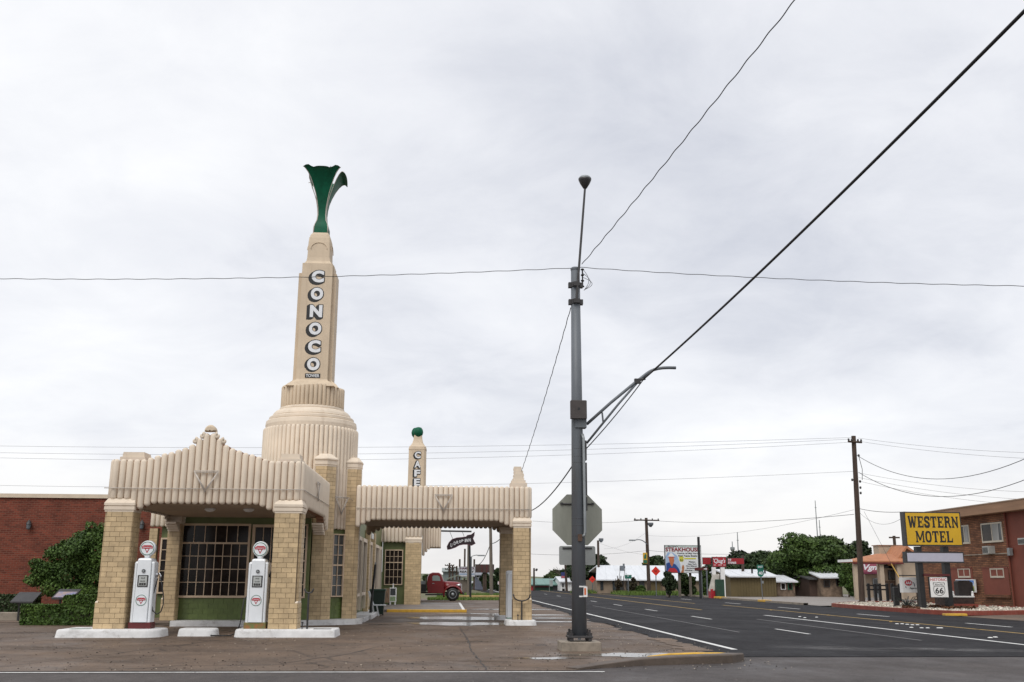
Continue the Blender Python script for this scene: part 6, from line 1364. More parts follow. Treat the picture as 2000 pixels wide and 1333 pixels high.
# -- green-roofed store and white house down the road
Y = 140.0; t = gable_house('green_roof_store',1030,1103,1132,1143,1158,Y,12,mat('dark_green_wall', (.014,.055,.032), .7, .15, 1),mat('green_metal_roof', (.13,.25,.22), .5, .08, 1),'low dark green store with a pale green roof down the highway')
part('sign_band', MB().box(X(1045,Y),X(1072,Y),Y-.1,Y-.01,Z(1150,Y),Z(1144,Y)), MAROON, t); part('red_panel', MB().box(X(1035,Y),X(1043,Y),Y-.1,Y-.01,0,Z(1147,Y)), RED, t)
part('door', MB().box(X(1080,Y),X(1092,Y),Y-.1,Y-.01,0,Z(1147,Y)), DARKM, t)
t = gable_house('white_house',1092,1128,1128,1137,1158,136,9,WHITEM,WROOF,'small white two-storey house beside the leaning pole',windows=((1098,1101,1140,1147,DARKM),(1104,1106,1140,1147,DARKM),(1098,1103,1150,1157,DARKM)))
solo('green_board', MB().box(X(1074,128),X(1079.5,128),128,128.05,Z(1148,128),Z(1136,128)).box(X(1072.6,128),X(1073.2,128),128,128.05,0,Z(1130,128)), mat('pale_grey_board', (.33,.37,.36), .6, .1, 2), 'pale grey board on a thin post before the green-roofed store', 'sign')
# parked car down the road
def small_car(px_, Y, m, label, s_=1.0, flip=1):
    x = X(px_,Y); t = thing('parked_car', (x,Y,0), label, 'car')
    prof = [(-2.2,.35),(-2.25,.75),(-2.0,.92),(-1.1,1.0),(-.6,1.42),(.8,1.44),(1.45,1.0),(2.1,.9),(2.2,.6),(2.15,.35)]
    part('body', MB().prism([(x+flip*a*s_,b*s_) for a,b in prof], 'y', Y-.85*s_, Y+.85*s_), m, t)
    part('side_window', MB().prism([(x+flip*a*s_,b*s_) for a,b in ((-.95,1.02),(-.55,1.36),(.75,1.38),(1.25,1.02))], 'y', Y-.86*s_, Y-.851*s_), GLASS, t)
    for a in (-1.35,1.35): w_ = part('wheel', MB().disc_y(x+flip*a*s_, Y-.88*s_, Y-.6*s_, .33*s_, .33*s_, 16), RUBBER, t); part('rim', MB().disc_y(x+flip*a*s_, Y-.89*s_, Y-.881*s_, .33*s_, .2*s_, 12), STEELL, w_)
small_car(1088, 330, WHITE, 'small pale car parked before the green-roofed store')
# -- diamond road-work signs, green guide sign
def diamond(px_, py_, half, Y, label):
    x,_,z = at(px_,py_,y=Y); r_ = at(px_+half,py_,y=Y)[0]-x; t = thing('diamond_sign', (x,Y,0), label, 'road sign', 'orange-red diamond road-work signs'); b = part('panel', MB().prism([(x-r_,z),(x,z-r_),(x+r_,z),(x,z+r_)], 'y', Y, Y+.02), mat('fluorescent_red_orange', (.72,.035,.018), .5, .04, 3), t)
    part('post', MB().box(x-.04,x+.04,Y+.021,Y+.08,0,z+r_*.6), STEEL, t); part('print', MB().box(x-r_*.35,x+r_*.3,Y-.004,Y-.001,z+r_*.05,z+r_*.14).box(x-r_*.3,x+r_*.25,Y-.004,Y-.001,z-r_*.16,z-r_*.07), MAROON, b)
diamond(1157,1132,6.5,114,'smaller orange-red diamond road sign left of the floodlight pole'); diamond(1281,1116,9,96,'larger orange-red diamond road sign beside the crossarm pole')
def guide(px0,px1,py0,py1,Y,label):
    t, b, x0, x1, z0, z1 = flatsign('guide_sign',px0,px1,py0,py1,Y,label,mat('guide_green', (.008,.13,.09), .5, .06, 3),.04,WHITEM,cat='road sign'); part('post', MB().box((x0+x1)/2-.05,(x0+x1)/2+.05,Y+.05,Y+.12,0,z1), STEEL, t); part('print', MB().box(x0+.25,x1-.3,Y-.012,Y-.01,z0+(z1-z0)*.62,z0+(z1-z0)*.76).box(x0+.25,x1-.5,Y-.012,Y-.01,z0+(z1-z0)*.25,z0+(z1-z0)*.4), LETW, b); return t
guide(1220,1234,1123,1131,104,'green guide sign in front of the long white-roofed shop'); 
# -- steakhouse billboard
Y = 92.0; t, b, x0, x1, z0, z1 = flatsign('steakhouse_billboard',1298,1371,1065,1120,Y,'large white steakhouse billboard with a painted cowboy cook',mat('billboard_white', (.66,.68,.69), .6, .04, 1),.25)
W_, H_ = x1-x0, z1-z0; ys = Y-.02
def bt(s, cx_, cz_, w_, h_, m, bold=.03, shear=0.0, dy=0.0): part('lettering', MB().text(s, x0+W_*cx_, z0+H_*cz_, W_*w_, H_*h_, ys-.01-dy, bold, shear), m, b)
part('header_band', MB().box(x0+.05,x1-.05,ys-.004,ys,z1-H_*.065,z1-.05), mat('pale_green_band', (.42,.50,.46), .6, .1, 2), b)
bt('STEAKHOUSE',.49,.845,.94,.145,mat('dark_red_print', (.22,.012,.02), .5, .05, 2),.03); bt("Big Vern's",.22,.955,.28,.05,BLACK,.02,.2); bt("Home of Big Vern's",.65,.705,.62,.06,BLACK); bt('Real Texas Steaks',.63,.62,.52,.055,BLACK)
bt('Ribeye',.74,.40,.18,.055,BLACK); bt('New York',.74,.325,.24,.045,BLACK); bt('Filet Mignon',.72,.25,.30,.05,BLACK); bt('Sandwiches',.72,.175,.28,.04,BLACK); bt('Chicken - Ribs',.72,.10,.38,.045,BLACK)
YB = mat('yellow_green_print', (.55,.52,.05), .6, .06, 2); part('route_patch', MB().prism(shield(x0+W_*.45, z0+H_*.50, W_*.135, H_*.19), 'y', ys-.004, ys), YB, b); part('yellow_bar', MB().box(x0+W_*.53,x0+W_*.85,ys-.004,ys,z0+H_*.50,z0+H_*.545), YB, b); bt('66',.45,.47,.08,.07,BLACK,.02)
P2 = lambda pts: [(x0+W_*a, z0+H_*c) for a,c in pts]
part('painted_sky', MB().prism(P2([(.02,.02),(.40,.02),(.42,.25),(.38,.45),(.33,.62),(.22,.73),(.08,.74),(.02,.6)]), 'y', ys-.003, ys), mat('painted_blue_wash', (.20,.34,.56), .6, .3, 1.5, col2=(.42,.50,.62)), b)
part('painted_shirt', MB().prism(P2([(.02,.02),(.41,.02),(.37,.16),(.29,.30),(.20,.37),(.10,.38),(.03,.34)]), 'y', ys-.006, ys-.0035), mat('painted_blue_shirt', (.015,.06,.24), .6, .2, 2), b)
part('painted_apron', MB().prism(P2([(.05,.02),(.34,.02),(.31,.12),(.25,.18),(.12,.18),(.08,.10)]), 'y', ys-.009, ys-.0065), RED, b)
part('painted_face', MB().prism(P2([(.18,.22),(.22,.32),(.25,.42),(.24,.56),(.10,.56),(.11,.44),(.14,.32)]), 'y', ys-.009, ys-.0065), mat('painted_skin', (.48,.15,.06), .6, .15, 2.5), b)
part('painted_hat', MB().prism(P2([(.06,.585),(.28,.585),(.25,.61),(.22,.68),(.17,.72),(.13,.69),(.10,.61)]), 'y', ys-.012, ys-.0095), WHITEM, b); part('painted_hat_brim', MB().prism(P2([(.08,.56),(.27,.56),(.27,.583),(.08,.583)]), 'y', ys-.012, ys-.0095), RED, b)
part('painted_hand', MB().prism(P2([(.42,.02),(.50,.02),(.51,.12),(.52,.22),(.50,.29),(.47,.28),(.45,.20),(.46,.12)]), 'y', ys-.006, ys-.0035), mat('painted_skin_hand', (.42,.16,.06), .6, .15, 2.5), b)
for q in (.06,.40,.70,.97): part('post', MB().box(x0+W_*q-.10,x0+W_*q+.10,Y+.26,Y+.46,0,z1-.1), WOODG, t)
# dark post with a narrow board in front of it
Y = 84.0; x,_,zt3 = at(1364,1049,y=Y); t = thing('arrow_board', (x,Y,0), 'narrow dark board with a pale arrow on a tall black post before the billboard', 'sign')
part('post', MB().tube([(x,Y,0),(x,Y,zt3)], .11, 8), BLACK, t); part('second_post', MB().tube([(at(1370,1120,y=Y)[0],Y,0),(at(1370,1120,y=Y)[0],Y,Z(1113,Y))], .05, 6), STEEL, t); part('board', MB().box(at(1356,1113,y=Y)[0],at(1382,1113,y=Y)[0],Y-.2,Y-.12,Z(1116,Y),Z(1111,Y)), MAROON, t)
xa_ = at(1377,1113,y=Y)[0]; za_ = Z(1113.4,Y); part('arrow', MB().prism([(xa_-.15,za_-.03),(xa_+.0,za_-.03),(xa_,za_-.09),(xa_+.14,za_),(xa_,za_+.09),(xa_,za_+.03),(xa_-.15,za_+.03)], 'y', Y-.21, Y-.202), LETW, t)
# -- red script sign on white posts
Y = 88.0; t, b, x0, x1, z0, z1 = flatsign('red_script_sign',1391,1419,1088,1108,Y,'red sign with white script on two white posts left of the brown shed',mat('script_red', (.36,.012,.022), .45, .08, 2),.3)
W_, H_ = x1-x0, z1-z0; part('lettering', MB().text("'Chug's", (x0+x1)/2, z0+H_*.56, W_*.86, H_*.55, Y-.02, .02, .3), LETW, b); part('small_print', MB().box(x0+W_*.08,x0+W_*.24,Y-.02,Y-.012,z0+.1,z0+.24).box(x0+W_*.40,x0+W_*.66,Y-.02,Y-.012,z0+.1,z0+.24).box(x0+W_*.78,x0+W_*.93,Y-.02,Y-.012,z0+.1,z0+.24), mat('pink_print', (.5,.22,.22), .6, .1, 5), b)
part('swash', MB().prism([(x0+W_*.22,z0+H_*.34),(x0+W_*.45,z0+H_*.52),(x0+W_*.42,z0+H_*.46),(x0+W_*.24,z0+H_*.30)], 'y', Y-.018, Y-.012), LETW, b)
for px_, w_ in ((1395,.16),(1412,.18)): part('post', MB().box(X(px_,Y)-w_,X(px_,Y)+w_,Y+.02,Y+.28,0,z0), WHITEM, t)
t2, b, x0, x1, z0, z1 = flatsign('red_arm_sign',1420,1454,1090,1103,Y+.5,'long red sign wing with white capitals beside the red script sign',mat('wing_red', (.30,.010,.018), .5, .1, 2),.12); W_, H_ = x1-x0, z1-z0
part('lettering', MB().text('THE', x0+W_*.14, z0+H_*.70, W_*.2, H_*.3, Y+.48, .04, .1), LETW, b); part('lettering', MB().text('STEAKS', x0+W_*.28, z0+H_*.26, W_*.48, H_*.32, Y+.48, .04, .1), LETW, b); part('hanger', MB().box(x0-.3,x0,Y+.5,Y+.6,z0+.2,z1-.2), DARKM, t2)
t2, b, x0, x1, z0, z1 = flatsign('red_back_sign',1372,1389,1089,1103,Y+1,'plain red sign panel between the billboard and the script sign',mat('back_red', (.30,.012,.02), .5, .1, 2),.12); part('post', MB().box((x0+x1)/2-.06,(x0+x1)/2+.06,Y+1.15,Y+1.25,0,z1), STEEL, t2)
x = X(1396,Y-2); t = thing('tarp_covered_bin', (x,Y-2,0), 'red bin half covered by a pale tarpaulin below the red script sign', 'bin'); part('bin', MB().bbox(x-.5,X(1409,Y-2),Y-2.4,Y-1.5,0,.75,.03), RED, t); m = MB(); rr = random.Random(3)
m.loft([[(x-.55+.5*s_+rr.uniform(-.05,.05), Y-2.45+.35*math.sin(a)*1.2+.4, .65+1.45*u) if False else (x-.15+math.cos(a)*.45*(1-.35*u)+.25*u, Y-2+math.sin(a)*.45*(1-.3*u), .6+1.35*u+.05*math.sin(3*a)) for a in [2*math.pi*k/14 for k in range(14)] for s_ in (0,)] for u in (0,.25,.5,.75,1)], False, True); part('tarpaulin', m, mat('pale_tarp', (.50,.47,.42), .8, .15, 3), t)
x = X(1406,Y-3); solo('dark_green_crate', MB().bbox(x-.35,x+.35,Y-3,Y-2.5,.0,1.55,.03), mat('crate_green', (.012,.05,.03), .6, .2, 3), 'dark green upright box below the red script sign', 'box')
# route marker on the kerb
Y = 72.0; t = thing('route_marker', (at(1490,1173,y=Y)[0],Y,0), 'green east route marker on a leaning thin post at the road edge', 'road sign')
xm, xb_ = at(1484.5,1110,y=Y)[0], at(1490,1173,y=Y)[0]; part('post', MB().tube([(xb_,Y,0),(xm,Y,Z(1105,Y))], .035, 6), STEEL, t)
GG = mat('marker_green', (.008,.14,.10), .5, .06, 3); e_ = part('direction_plate', MB().box(at(1478,1110,y=Y)[0],at(1490.5,1110,y=Y)[0],Y-.07,Y-.05,Z(1112.5,Y),Z(1105,Y)), GG, t); part('lettering', MB().text('EAST', xm, Z(1108.8,Y), .34, .13, Y-.075, .02), LETW, e_)
s_ = part('route_shield', MB().prism(shield(xm, Z(1120.5,Y), .50, .56), 'y', Y-.07, Y-.05), GG, t); part('lettering', MB().text('40', xm, Z(1121,Y), .30, .22, Y-.075, .03), LETW, s_); part('reflector', MB().box(xm+.06,xm+.2,Y-.03,Y,Z(1141,Y),Z(1136,Y)), STEELL, t)
# kerb on the far side of the highway
fk = MB(); fp = [(22.4,62.5),(22.5,68),(22.6,75),(22.9,84),(23.2,95),(23.1,108),(22.2,130)]
fk.loft([[(x-.15,y,0),(x-.15,y,.13),(x+.15,y,.13),(x+.15,y,0)] for x,y in fp]); solo('far_kerb', fk, CONC, 'long concrete kerb along the far side of the highway', 'kerb')
for k, (y0_, y1_) in enumerate(((70.5,72),(83,85))): solo('yellow_kerb', MB().bbox(22.2+.3*k+.1,22.75+.3*k+.1,y0_,y1_,.02,.15,.02), YELP, ('nearer yellow kerb patch by the route marker across the highway','farther yellow kerb patch across the highway')[k], 'kerb')
# raised reflector studs on the highway
rr = random.Random(9); i = 0
for px_, py_, c in ((1562,1205,0),(1572,1207,0),(1595,1206,0),(1618,1202,1),(1740,1215,1),(1752,1219,0),(1762,1219,0),(1772,1220,0),(1782,1221,0),(1792,1221,0),(1800,1227,0),(1780,1226,0),(1812,1227,0),(1833,1227,0),(1838,1227,0),(1506,1192,1),(1944,1245,0),(1934,1246,0)):
    x, y, _ = at(px_,py_,z=.01); o = solo('road_stud', MB().loft([[(x-.055,y-.05,.009),(x+.055,y-.05,.009),(x+.055,y+.05,.009),(x-.055,y+.05,.009)],[(x-.03,y-.03,.026),(x+.03,y-.03,.026),(x+.03,y+.03,.026),(x-.03,y+.03,.026)]], False, True), LINEY if c else WHITEM, 'small yellow stud on the highway surface' if c else 'small white stud on the highway surface', 'road stud', 'yellow studs on the highway' if c else 'white studs on the highway')

# ================================================================== BEYOND THE STATION
# red flatbed truck
Y = 72.0; TR = mat('truck_red_paint', (.165,.012,.014), .28, .08, 2); xw = at(884,1160,y=Y)[0]; t = thing('vintage_truck', (xw-1.6,Y,0), 'red 1940s flatbed truck parked behind the cafe', 'truck')
def P3(pts, y0, y1, m, name, par=t, sm=False): return part(name, MB().prism([(xw+a,b) for a,b in pts], 'y', y0, y1), m, par, sm)
cab = [(-1.72,.55),(-1.80,1.15),(-1.78,1.62),(-1.66,1.84),(-1.42,1.93),(-.98,1.92),(-.80,1.80),(-.66,1.45),(-.60,1.32),(-.60,.52)]
mb = MB(); ym = Y+.15
def sect(dy, s_): return [(xw+a if b < 1.3 else xw+(-1.2+(a+1.2)*s_), ym+dy, b if b < 1.3 else 1.3+(b-1.3)*(.55+.45*s_)) for a,b in cab]
mb.loft([sect(-.70,.80),sect(-.66,.93),sect(-.5,1),sect(.5,1),sect(.66,.93),sect(.70,.80)], True, True); part('cab', mb, TR, t)
cbw = part('cab_window', MB().prism([(xw-1.42,1.36),(xw-.86,1.36),(xw-.94,1.66),(xw-1.05,1.72),(xw-1.38,1.72),(xw-1.44,1.62)], 'y', ym-.712, ym-.69), mat('truck_glass', (.20,.24,.23), .1, .1, 1), t)
part('door_line', MB().box(xw-1.50,xw-1.485,ym-.706,ym-.69,.6,1.3).box(xw-.70,xw-.685,ym-.706,ym-.69,.6,1.3), MAROON, t); part('door_handle', MB().box(xw-1.42,xw-1.28,ym-.73,ym-.70,1.17,1.20), CHROME, t)
hood_ = MB(); rings = []
for a, zt__, hw__, zb in ((-.62,1.34,.62,.7),(-.2,1.33,.52,.72),(.25,1.30,.42,.74),(.52,1.24,.36,.76),(.58,1.12,.32,.78)):
    rings.append([(xw+a, ym+hw__*math.cos(q)*(1 if abs(math.cos(q)) < .99 else 1), zb+(zt__-zb)*max(0,math.sin(q))**.55) for q in [math.pi*k/10 for k in range(11)]])
hood_.loft(rings, True, True); part('hood', hood_, TR, t, True); part('grille', MB().box(xw+.57,xw+.64,ym-.28,ym+.28,.62,1.16), CHROME, t)
for s_ in (-1,1):
    fe = MB(); rg = []
    for k in range(13):
        a = R(200-k*16.5); rx, rz = .66, .60; cx_, cz_ = xw+.02*0, .45; rg.append([(cx_+rx*math.cos(a)*sc_, ym+s_*yy, cz_+rz*math.sin(a)*sc_) for yy, sc_ in ((.42,.98),(.55,1.06),(.72,1.04),(.80,.95),(.80,.86),(.44,.86))])
    fe.loft(rg, True, True); part('fender', fe, TR, t, True)
    w_ = part('wheel', MB().loft([[(xw+r_*math.cos(2*math.pi*k/28), ym+s_*yy, .44+r_*math.sin(2*math.pi*k/28)) for k in range(28)] for r_, yy in ((.28,.56),(.42,.54),(.45,.60),(.45,.72),(.42,.77),(.28,.77))], True, True), RUBBER, t, True)
    part('rim', MB().loft([[(xw+r_*math.cos(2*math.pi*k/24), ym+s_*yy, .44+r_*math.sin(2*math.pi*k/24)) for k in range(24)] for r_, yy in ((.28,.772),(.26,.785),(.2,.74),(.12,.74),(.10,.80),(.02,.81))], False, True), STEELL, w_, True)
    for q in range(5): part('rim_hole', MB().disc_y(xw+.17*math.cos(q*1.257), ym+s_*.79-.004, ym+s_*.79, .44+.17*math.sin(q*1.257), .042, 10), BLACK, w_)
    part('headlight', MB().loft([[(xw+a, ym+s_*.45+r_*math.cos(2*math.pi*k/14), 1.05+r_*math.sin(2*math.pi*k/14)) for k in range(14)] for a, r_ in ((.20,.03),(.38,.11),(.50,.12),(.53,.10))], True, True), CHROME, t, True)
P3([(-1.9,.38),(-.45,.38),(-.45,.46),(-1.9,.46)], ym-.78, ym+.78, BLACK, 'running_board'); part('bumper', MB().bbox(xw+.72,xw+.80,ym-.8,ym+.8,.42,.56,.02), DARKM, t); P3([(-4.6,.50),(.7,.50),(.7,.60),(-4.6,.60)], ym-.35, ym+.35, BLACK, 'chassis')
fb_ = P3([(-4.7,.62),(-1.86,.62),(-1.86,1.12),(-4.7,1.12)], ym-.95, ym+.95, BLACK, 'flatbed')
for q in range(6): part('stake', MB().box(xw-4.6+.54*q,xw-4.54+.54*q,ym-.95,ym-.89,1.12,1.6), WOODG, fb_)
for s_ in (-1,1): part('wheel', MB().disc_y(xw-3.5, ym+s_*.65-.12, ym+s_*.65+.12, .44, .44, 24), RUBBER, t)
part('dust_sheet', MB().box(xw-2.9,xw-1.9,ym-.6,ym+.6,1.13,1.35), STEELL, fb_)
# arrow sign on a bar fixed to the cafe hood
Y = 60.0; xb0, _, zb0 = at(852,1037,y=Y); xb1 = at(921,1039,y=Y)[0]; t = thing('arrow_sign', ((xb0+xb1)/2,Y,0), 'black curved arrow sign with white capitals hanging beyond the side canopy', 'sign')
part('bar', MB().tube([(xb0-.8,Y,zb0),(xb1,Y,zb0-.03)], .05, 8), BLACK, t)
AO = lambda pts: [(at(a,b,y=Y)[0], at(a,b,y=Y)[2]) for a,b in pts]
body = AO([(874,1074),(873,1068),(877,1060),(883,1054),(892,1051),(903,1050),(910,1049),(913,1046),(920,1045),(927,1039.5),(926,1047),(923.5,1052),(926,1058),(928.5,1062),(921,1066),(913,1064),(905,1064),(897,1065.5),(889,1070),(880,1073)])
pn = part('arrow_panel', MB().prism(body, 'y', Y-.12, Y+.12), mat('arrow_black', (.02,.008,.012), .4, .2, 2), t); pts = [(a,Y-.13,c) for a,c in body]; part('edge_tube', MB().tube(pts+[pts[0]], .016, 5), mat('dark_pink_tube', (.16,.05,.08), .3, .1, 3), pn)
for ch, px_, py_, w_, h_ in (('U',881.5,1065.3,3.2,6.4),('D',888.2,1061.8,3.6,5.6),('R',893.6,1059.6,3.8,4.8),('O',898.6,1058,3.6,4),('P',903.2,1056.6,3.2,3.6),('I',908.6,1056.2,1.4,5.4),('N',912.2,1055.8,3.6,5.4),('N',917.4,1055.3,3.6,5.6)):
    cx_,_,cz_ = at(px_,py_,y=Y-.14); k = .035; part('lettering', MB().text(ch, cx_, cz_, w_*k, h_*k, Y-.135, .03), LETW, pn)
for a, b in (((878,1037.5),(885,1055)),((903,1038.5),(907,1050))): part('hanger', MB().tube([at(*a,y=Y),at(*b,y=Y)], .012, 5), WIREM, t)
x = at(919,1150,y=80)[0]; t = thing('twin_pole', (x,80,0), 'pair of slim dark poles standing below the arrow sign', 'pole'); part('pole', MB().tube([(x,80,0),(at(917,1064,y=80)[0],80,at(917,1064,y=80)[2])], .085, 8), BLACK, t); part('pole', MB().tube([(at(914,1150,y=84)[0],84,0),(at(915,1064,y=84)[0],84,at(915,1064,y=84)[2])], .09, 8), WOODG, t)
x,_,z = at(935,1085.5,y=100); t = thing('street_lamp', (at(915,1150,y=100)[0],100,0), 'cobra-head street lamp seen under the side canopy', 'street light'); part('arm', MB().tube(bez([at(920,1088,y=100),at(926,1084,y=100),at(932,1084,y=100),(x,100,z)],8), .05, 6), STEELL, t); part('head', MB().bbox(x-.1,x+.6,99.85,100.15,z-.06,z+.07,.03), STEELL, t); part('pole', MB().tube([at(920,1088,y=100),(at(920,1088,y=100)[0],100,0)], .09, 8), STEEL, t)
t, b, x0, x1, z0, z1 = flatsign('realty_sign',896,928,1107,1127,140,'white realty signboard with dark capitals seen past the truck',mat('realty_white', (.50,.50,.54), .6, .08, 1),.2); W_, H_ = x1-x0, z1-z0
part('lettering', MB().text('SHAMROCK', (x0+x1)/2, z0+H_*.83, W_*.92, H_*.22, 139.97, .03), mat('plum_print', (.08,.015,.05), .6, .1, 2), b); part('lettering', MB().text('REALTY', (x0+x1)/2, z0+H_*.50, W_*.86, H_*.20, 139.97, .03), BLACK, b); part('blue_band', MB().box(x0+.1,x1-.1,139.97,139.985,z0+H_*.20,z0+H_*.32), mat('pale_blue_print', (.25,.34,.48), .6, .2, 1), b)
for q in (.06,.36,.94): part('post', MB().box(x0+W_*q-.12,x0+W_*q+.12,140.2,140.45,0,z1+(1.0 if q != .36 else 2.4)), WOODP, t)
t, b, x0, x1, z0, z1 = flatsign('brown_billboard',928.5,965,1102.5,1119,132,'blank dark brown billboard beyond the side canopy',mat('dark_brown_board_face', (.058,.028,.024), .7, .15, 1),.2); part('post', MB().box(x0+1,x0+1.25,132.2,132.4,0,z0), WOODP, t); part('post', MB().box(x1-1.2,x1-.95,132.2,132.4,0,z0), WOODP, t); part('batten', MB().box(x0+.8,x0+.9,131.95,131.985,z0,z1).box(x1-1.0,x1-.9,131.95,131.985,z0,z1), MAROON, b)
t = thing('grey_timber_shed', (at(895,1150,y=120)[0],120,0), 'low grey timber shed behind the truck', 'building'); x0, x1, z1 = at(873,1140,y=120)[0], at(914,1140,y=120)[0], at(893,1133,y=120)[2]; part('wall', MB().box(x0,x1,120,125,0,z1), WOODG, t)
for k in range(18): part('board', MB().box(x0+(x1-x0)*k/18+.015,x0+(x1-x0)*(k+1)/18-.015,119.96,119.995,0,z1-.05), WOODG, t)
part('roof', MB().prism([(x0-.2,z1),((x0+x1)/2,z1+.45),(x1+.2,z1),(x1+.2,z1+.1),((x0+x1)/2,z1+.57),(x0-.2,z1+.1)], 'y', 119.6, 125.4), mat('grey_green_roof', (.17,.19,.15), .7, .1, 1), t)
gable_house('grey_warehouse',863,905,1111,1117,1150,170,14,mat('grey_block', (.16,.19,.19), .8, .1, .6),mat('grey_roof', (.24,.27,.26), .7, .1, .5),'grey warehouse gable far behind the truck')
gable_house('slate_shop',926,962,1119,1124,1150,150,10,mat('slate_wall', (.12,.13,.17), .8, .1, .6),mat('slate_roof', (.2,.21,.24), .7, .1, .5),'low slate-coloured shop below the brown billboard',windows=((931,936,1123,1129,WHITEM),(934,943,1130,1132,WHITEM)))
for k, (px_, py_, c, lab) in enumerate(((933,1147,WHITE,'first pale car in the row under the brown billboard'),(939,1146,WHITE,'second pale car in the row under the brown billboard'),(947,1147,RED,'red car in the row under the brown billboard'),(954,1147,WHITE,'last pale car in the row under the brown billboard'))): small_car(px_, 300+4*k, c, lab, .9)
t, b, x0, x1, z0, z1 = flatsign('small_red_sign',912,918,1128,1134,118,'small red sign beside the twin poles',RED,.05); part('post', MB().box((x0+x1)/2-.05,(x0+x1)/2+.05,118.06,118.12,0,z0), STEEL, t)
t, b, x0, x1, z0, z1 = flatsign('small_white_sign',972,979,1136,1142,110,'small white sign beside the dark trees past the canopy',WHITEM,.05); part('post', MB().box((x0+x1)/2-.05,(x0+x1)/2+.05,110.06,110.12,0,z0), STEEL, t); part('print', MB().box(x0+.08,x1-.08,109.98,109.99,z0+.1,z0+.16).box(x0+.08,x1-.08,109.98,109.99,z0+.22,z0+.27), RED, b)
# verges
struct('verge', sheet([(-1.0,76.5),(6.0,76.5),(6.0,79),(-1.0,79)], .012), mat('verge_soil', (.11,.13,.04), .95, .2, 1)); struct('verge', sheet([(-.6,86),(5.6,86),(5.0,96),(-.6,96)], .012), mat('verge_soil_far', (.12,.14,.045), .95, .2, 1))
grass('grass_strip', [(-1.2,5.9,74.2,79),], 7000, .16, 3, GRASSM, 'mown green grass strip under and behind the red truck'); grass('grass_strip', [(-.6,5.5,86,96)], 6000, .25, 4, GRASSM, 'grass verge beyond the side canopy behind the yellow kerb')
solo('yellow_kerb', MB().bbox(.9,5.5,83.5,84.0,0,.2,.03), mat('faded_yellow_kerb', (.42,.29,.12), .8, .2, 3, stain=((.25,.2,.15), 2, .7, (1,1,1))), 'yellow kerb on the verge seen under the side canopy', 'kerb')
grass('roadside_weeds', [(17.5,30,99,108),(14.5,19,112,118)], 9000, .38, 6, GRASSM, 'rough green weeds along the far roadside before the white-roofed shop')
struct('far_verge', sheet([(23.4,86),(24.6,92),(24.8,108),(62,112),(62,130),(14,150),(21,112),(23,98)], -.02), mat('far_verge_soil', (.13,.13,.055), .95, .25, .5))
# hills on the horizon
def hill(px0, px1, py_, Y, dep, seed):
    m = MB(); rr = random.Random(seed); n_ = 30; rings = []; ph = rr.uniform(0,6)
    top = at((px0+px1)/2,py_,y=Y)[2]; xa_, xb_ = at(px0,1130,y=Y)[0], at(px1,1130,y=Y)[0]
    for j in range(9):
        v = j/8; rings.append([(xa_+(xb_-xa_)*k/n_, Y-dep+2*dep*v, -1+(top+1)*math.sin(math.pi*v)*math.sin(math.pi*min(1,max(0,k/n_)))**.35*(1+.12*math.sin(k*.6+ph)+.06*math.sin(k*1.7))) for k in range(n_+1)])
    m.loft(rings, closed=False); struct('hill', m, HILLG, None, True)
hill(500,1120,1120,900,220,1); hill(980,2300,1124,1500,300,2); hill(-600,700,1118,1600,300,3)

# ================================================================== TREES
T = lambda px_, pyb, pyt, wpx, Y, lab, **k: tree('tree' if 'name' not in k else k.pop('name'), at(px_,1130,y=Y)[0], Y, 0, (at(px_+wpx/2,1130,y=Y)[0]-at(px_-wpx/2,1130,y=Y)[0]), at(px_,pyt,y=Y)[2], lab, **k)
T(1582,1153,1046,150,98,'big spreading green tree in front of the stone houses',k=40,n=26000,size=.21,seed=21,m=LEAF,trunk=.3,trunk_h=.12)
T(1620,1153,1050,115,112,'tall dark green tree behind the stone house',k=30,n=14000,size=.24,seed=22,m=LEAFM,trunk=.3,trunk_h=.1)
T(1530,1153,1078,90,118,'mid green tree behind the stone cottage',k=24,n=11000,size=.24,seed=23,m=LEAFM,trunk_h=.05)
T(1482,1153,1080,120,124,'dark green tree rising behind the brown shed',k=22,n=10000,size=.26,seed=24,m=LEAFD,trunk_h=.05)
T(1440,1153,1078,84,128,'dark cedar with a ragged top behind the brown shed left end',k=20,n=5000,size=.34,seed=25,m=CEDAR,trunk_h=.03,shape='flame')
T(1400,1155,1086,100,120,'dark tree behind the red script sign',k=20,n=8000,size=.25,seed=26,m=LEAFD,trunk_h=.03)
T(1683,1153,1056,70,125,'dark layered cedar behind the utility pole',k=16,n=5000,size=.3,seed=27,m=CEDAR,trunk_h=.25,shape='cone')
T(1656,1155,1100,30,92,'leafy green shrub tree at the corner of the stone house',k=14,n=3500,size=.24,seed=28,m=LEAF,trunk_h=.02,trunk=.1)
T(1668,1157,1118,30,88,'low green bush beside the terracotta porch',k=10,n=2500,size=.22,seed=29,m=LEAFY,trunk_h=.0,trunk=.08)
T(1286,1155,1086,55,140,'dark tree behind the shop roof right of the crossarm pole',k=18,n=4500,size=.38,seed=30,m=LEAFD,trunk_h=.05)
T(1150,1158,1084,82,124,'large dark cedar beside the floodlight pole',k=24,n=10000,size=.22,seed=31,m=CEDAR,trunk_h=.05,shape='flame')
T(1122,1158,1100,55,140,'dark round tree behind the stop sign pole',k=20,n=4500,size=.36,seed=32,m=LEAFD,trunk_h=.05)
T(1082,1158,1116,52,165,'brownish green tree behind the green-roofed store',k=18,n=3500,size=.42,seed=33,m=LEAFM,trunk_h=.1)
T(1306,1157,1118,28,88,'dark green upright bush at the left foot of the billboard',k=14,n=4500,size=.15,seed=34,m=CEDAR,trunk_h=.0,trunk=.1)
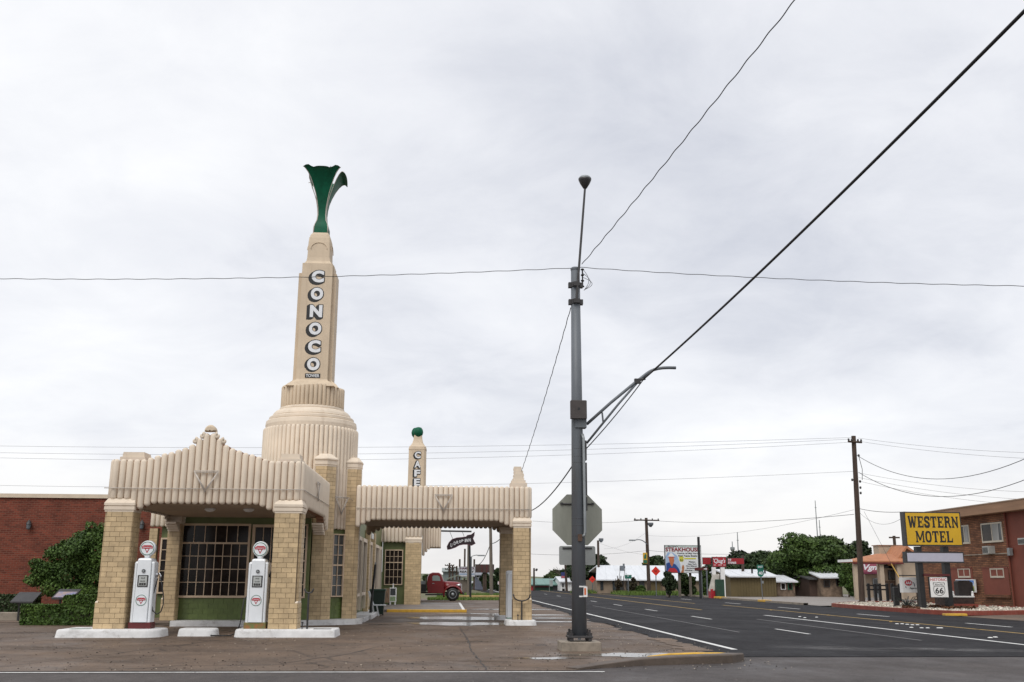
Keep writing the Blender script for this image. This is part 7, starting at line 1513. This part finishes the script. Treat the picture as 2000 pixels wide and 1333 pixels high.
T(1340,1157,1122,40,95,'green bush under the middle of the billboard',k=12,n=3000,size=.24,seed=35,m=LEAFM,trunk_h=.0,trunk=.1)
T(1380,1158,1116,26,90,'leafy shrub between the billboard and the red sign',k=12,n=3000,size=.22,seed=36,m=LEAF,trunk_h=.0,trunk=.1)
T(1208,1157,1130,12,106,'small brown-green shrub before the white-roofed shop, left one',k=8,n=900,size=.2,seed=37,m=leafmat('dry_shrub', (.07,.05,.03), (.04,.035,.02)),trunk_h=.1,trunk=.08)
T(1236,1157,1129,18,106,'brown-green shrub before the white-roofed shop, middle one',k=9,n=1400,size=.22,seed=38,m=leafmat('dry_shrub_two', (.065,.05,.03), (.04,.04,.02)),trunk_h=.1,trunk=.1)
T(1252,1158,1145,26,104,'low green bush before the white-roofed shop, right one',k=9,n=1800,size=.22,seed=39,m=LEAF,trunk_h=.0,trunk=.08)
T(972,1152,1112,26,135,'dark tree behind the brown billboard',k=14,n=3500,size=.32,seed=40,m=LEAFD,trunk_h=.02)
T(948,1150,1122,22,145,'dark green tree behind the row of cars',k=12,n=2200,size=.34,seed=41,m=LEAFD,trunk_h=.05)
T(833,1150,1125,24,130,'green tree behind the truck bed beside the cafe',k=12,n=2200,size=.34,seed=42,m=LEAFM,trunk_h=.1)
T(915,1150,1138,16,122,'small green bush between shed and twin poles',k=8,n=1200,size=.22,seed=43,m=LEAFM,trunk_h=.0,trunk=.1)
# bare tree behind the leaning pole
x = at(1100,1150,y=150)[0]; t = thing('bare_tree', (x,150,0), 'leafless tree with thin branches behind the leaning pole', 'tree'); m = MB(); rr = random.Random(12); zt4 = at(1100,1105,y=150)[2]
m.tube([(x,150,0),(x,150,zt4*.55)], [.2,.12], 6)
for k in range(16):
    a = rr.uniform(0,6.28); L_ = rr.uniform(1.2,2.6); z = zt4*rr.uniform(.35,.6); e1 = (x+math.cos(a)*L_*.5,150+math.sin(a)*L_*.4,z+zt4*.2); e2 = (x+math.cos(a)*L_,150+math.sin(a)*L_,z+zt4*rr.uniform(.3,.42)); m.tube([(x,150,z),e1,e2], [.07,.045,.02], 4)
part('branches', m, BARK, t)
# dry reeds on the shop lawn
for k, px_ in enumerate((1202,1208,1216)):
    x = at(px_,1140,y=107)[0]; m = MB()
    for q in range(4): m.tube([(x+.12*q,107,0),(x+.12*q+random.uniform(-.2,.4),107,random.uniform(1.5,2.9))], .025, 4)
    solo('dry_stalks', m, BARK, 'thin dry plant stalks before the white-roofed shop, %s clump' % ('left','middle','right')[k], 'plant')
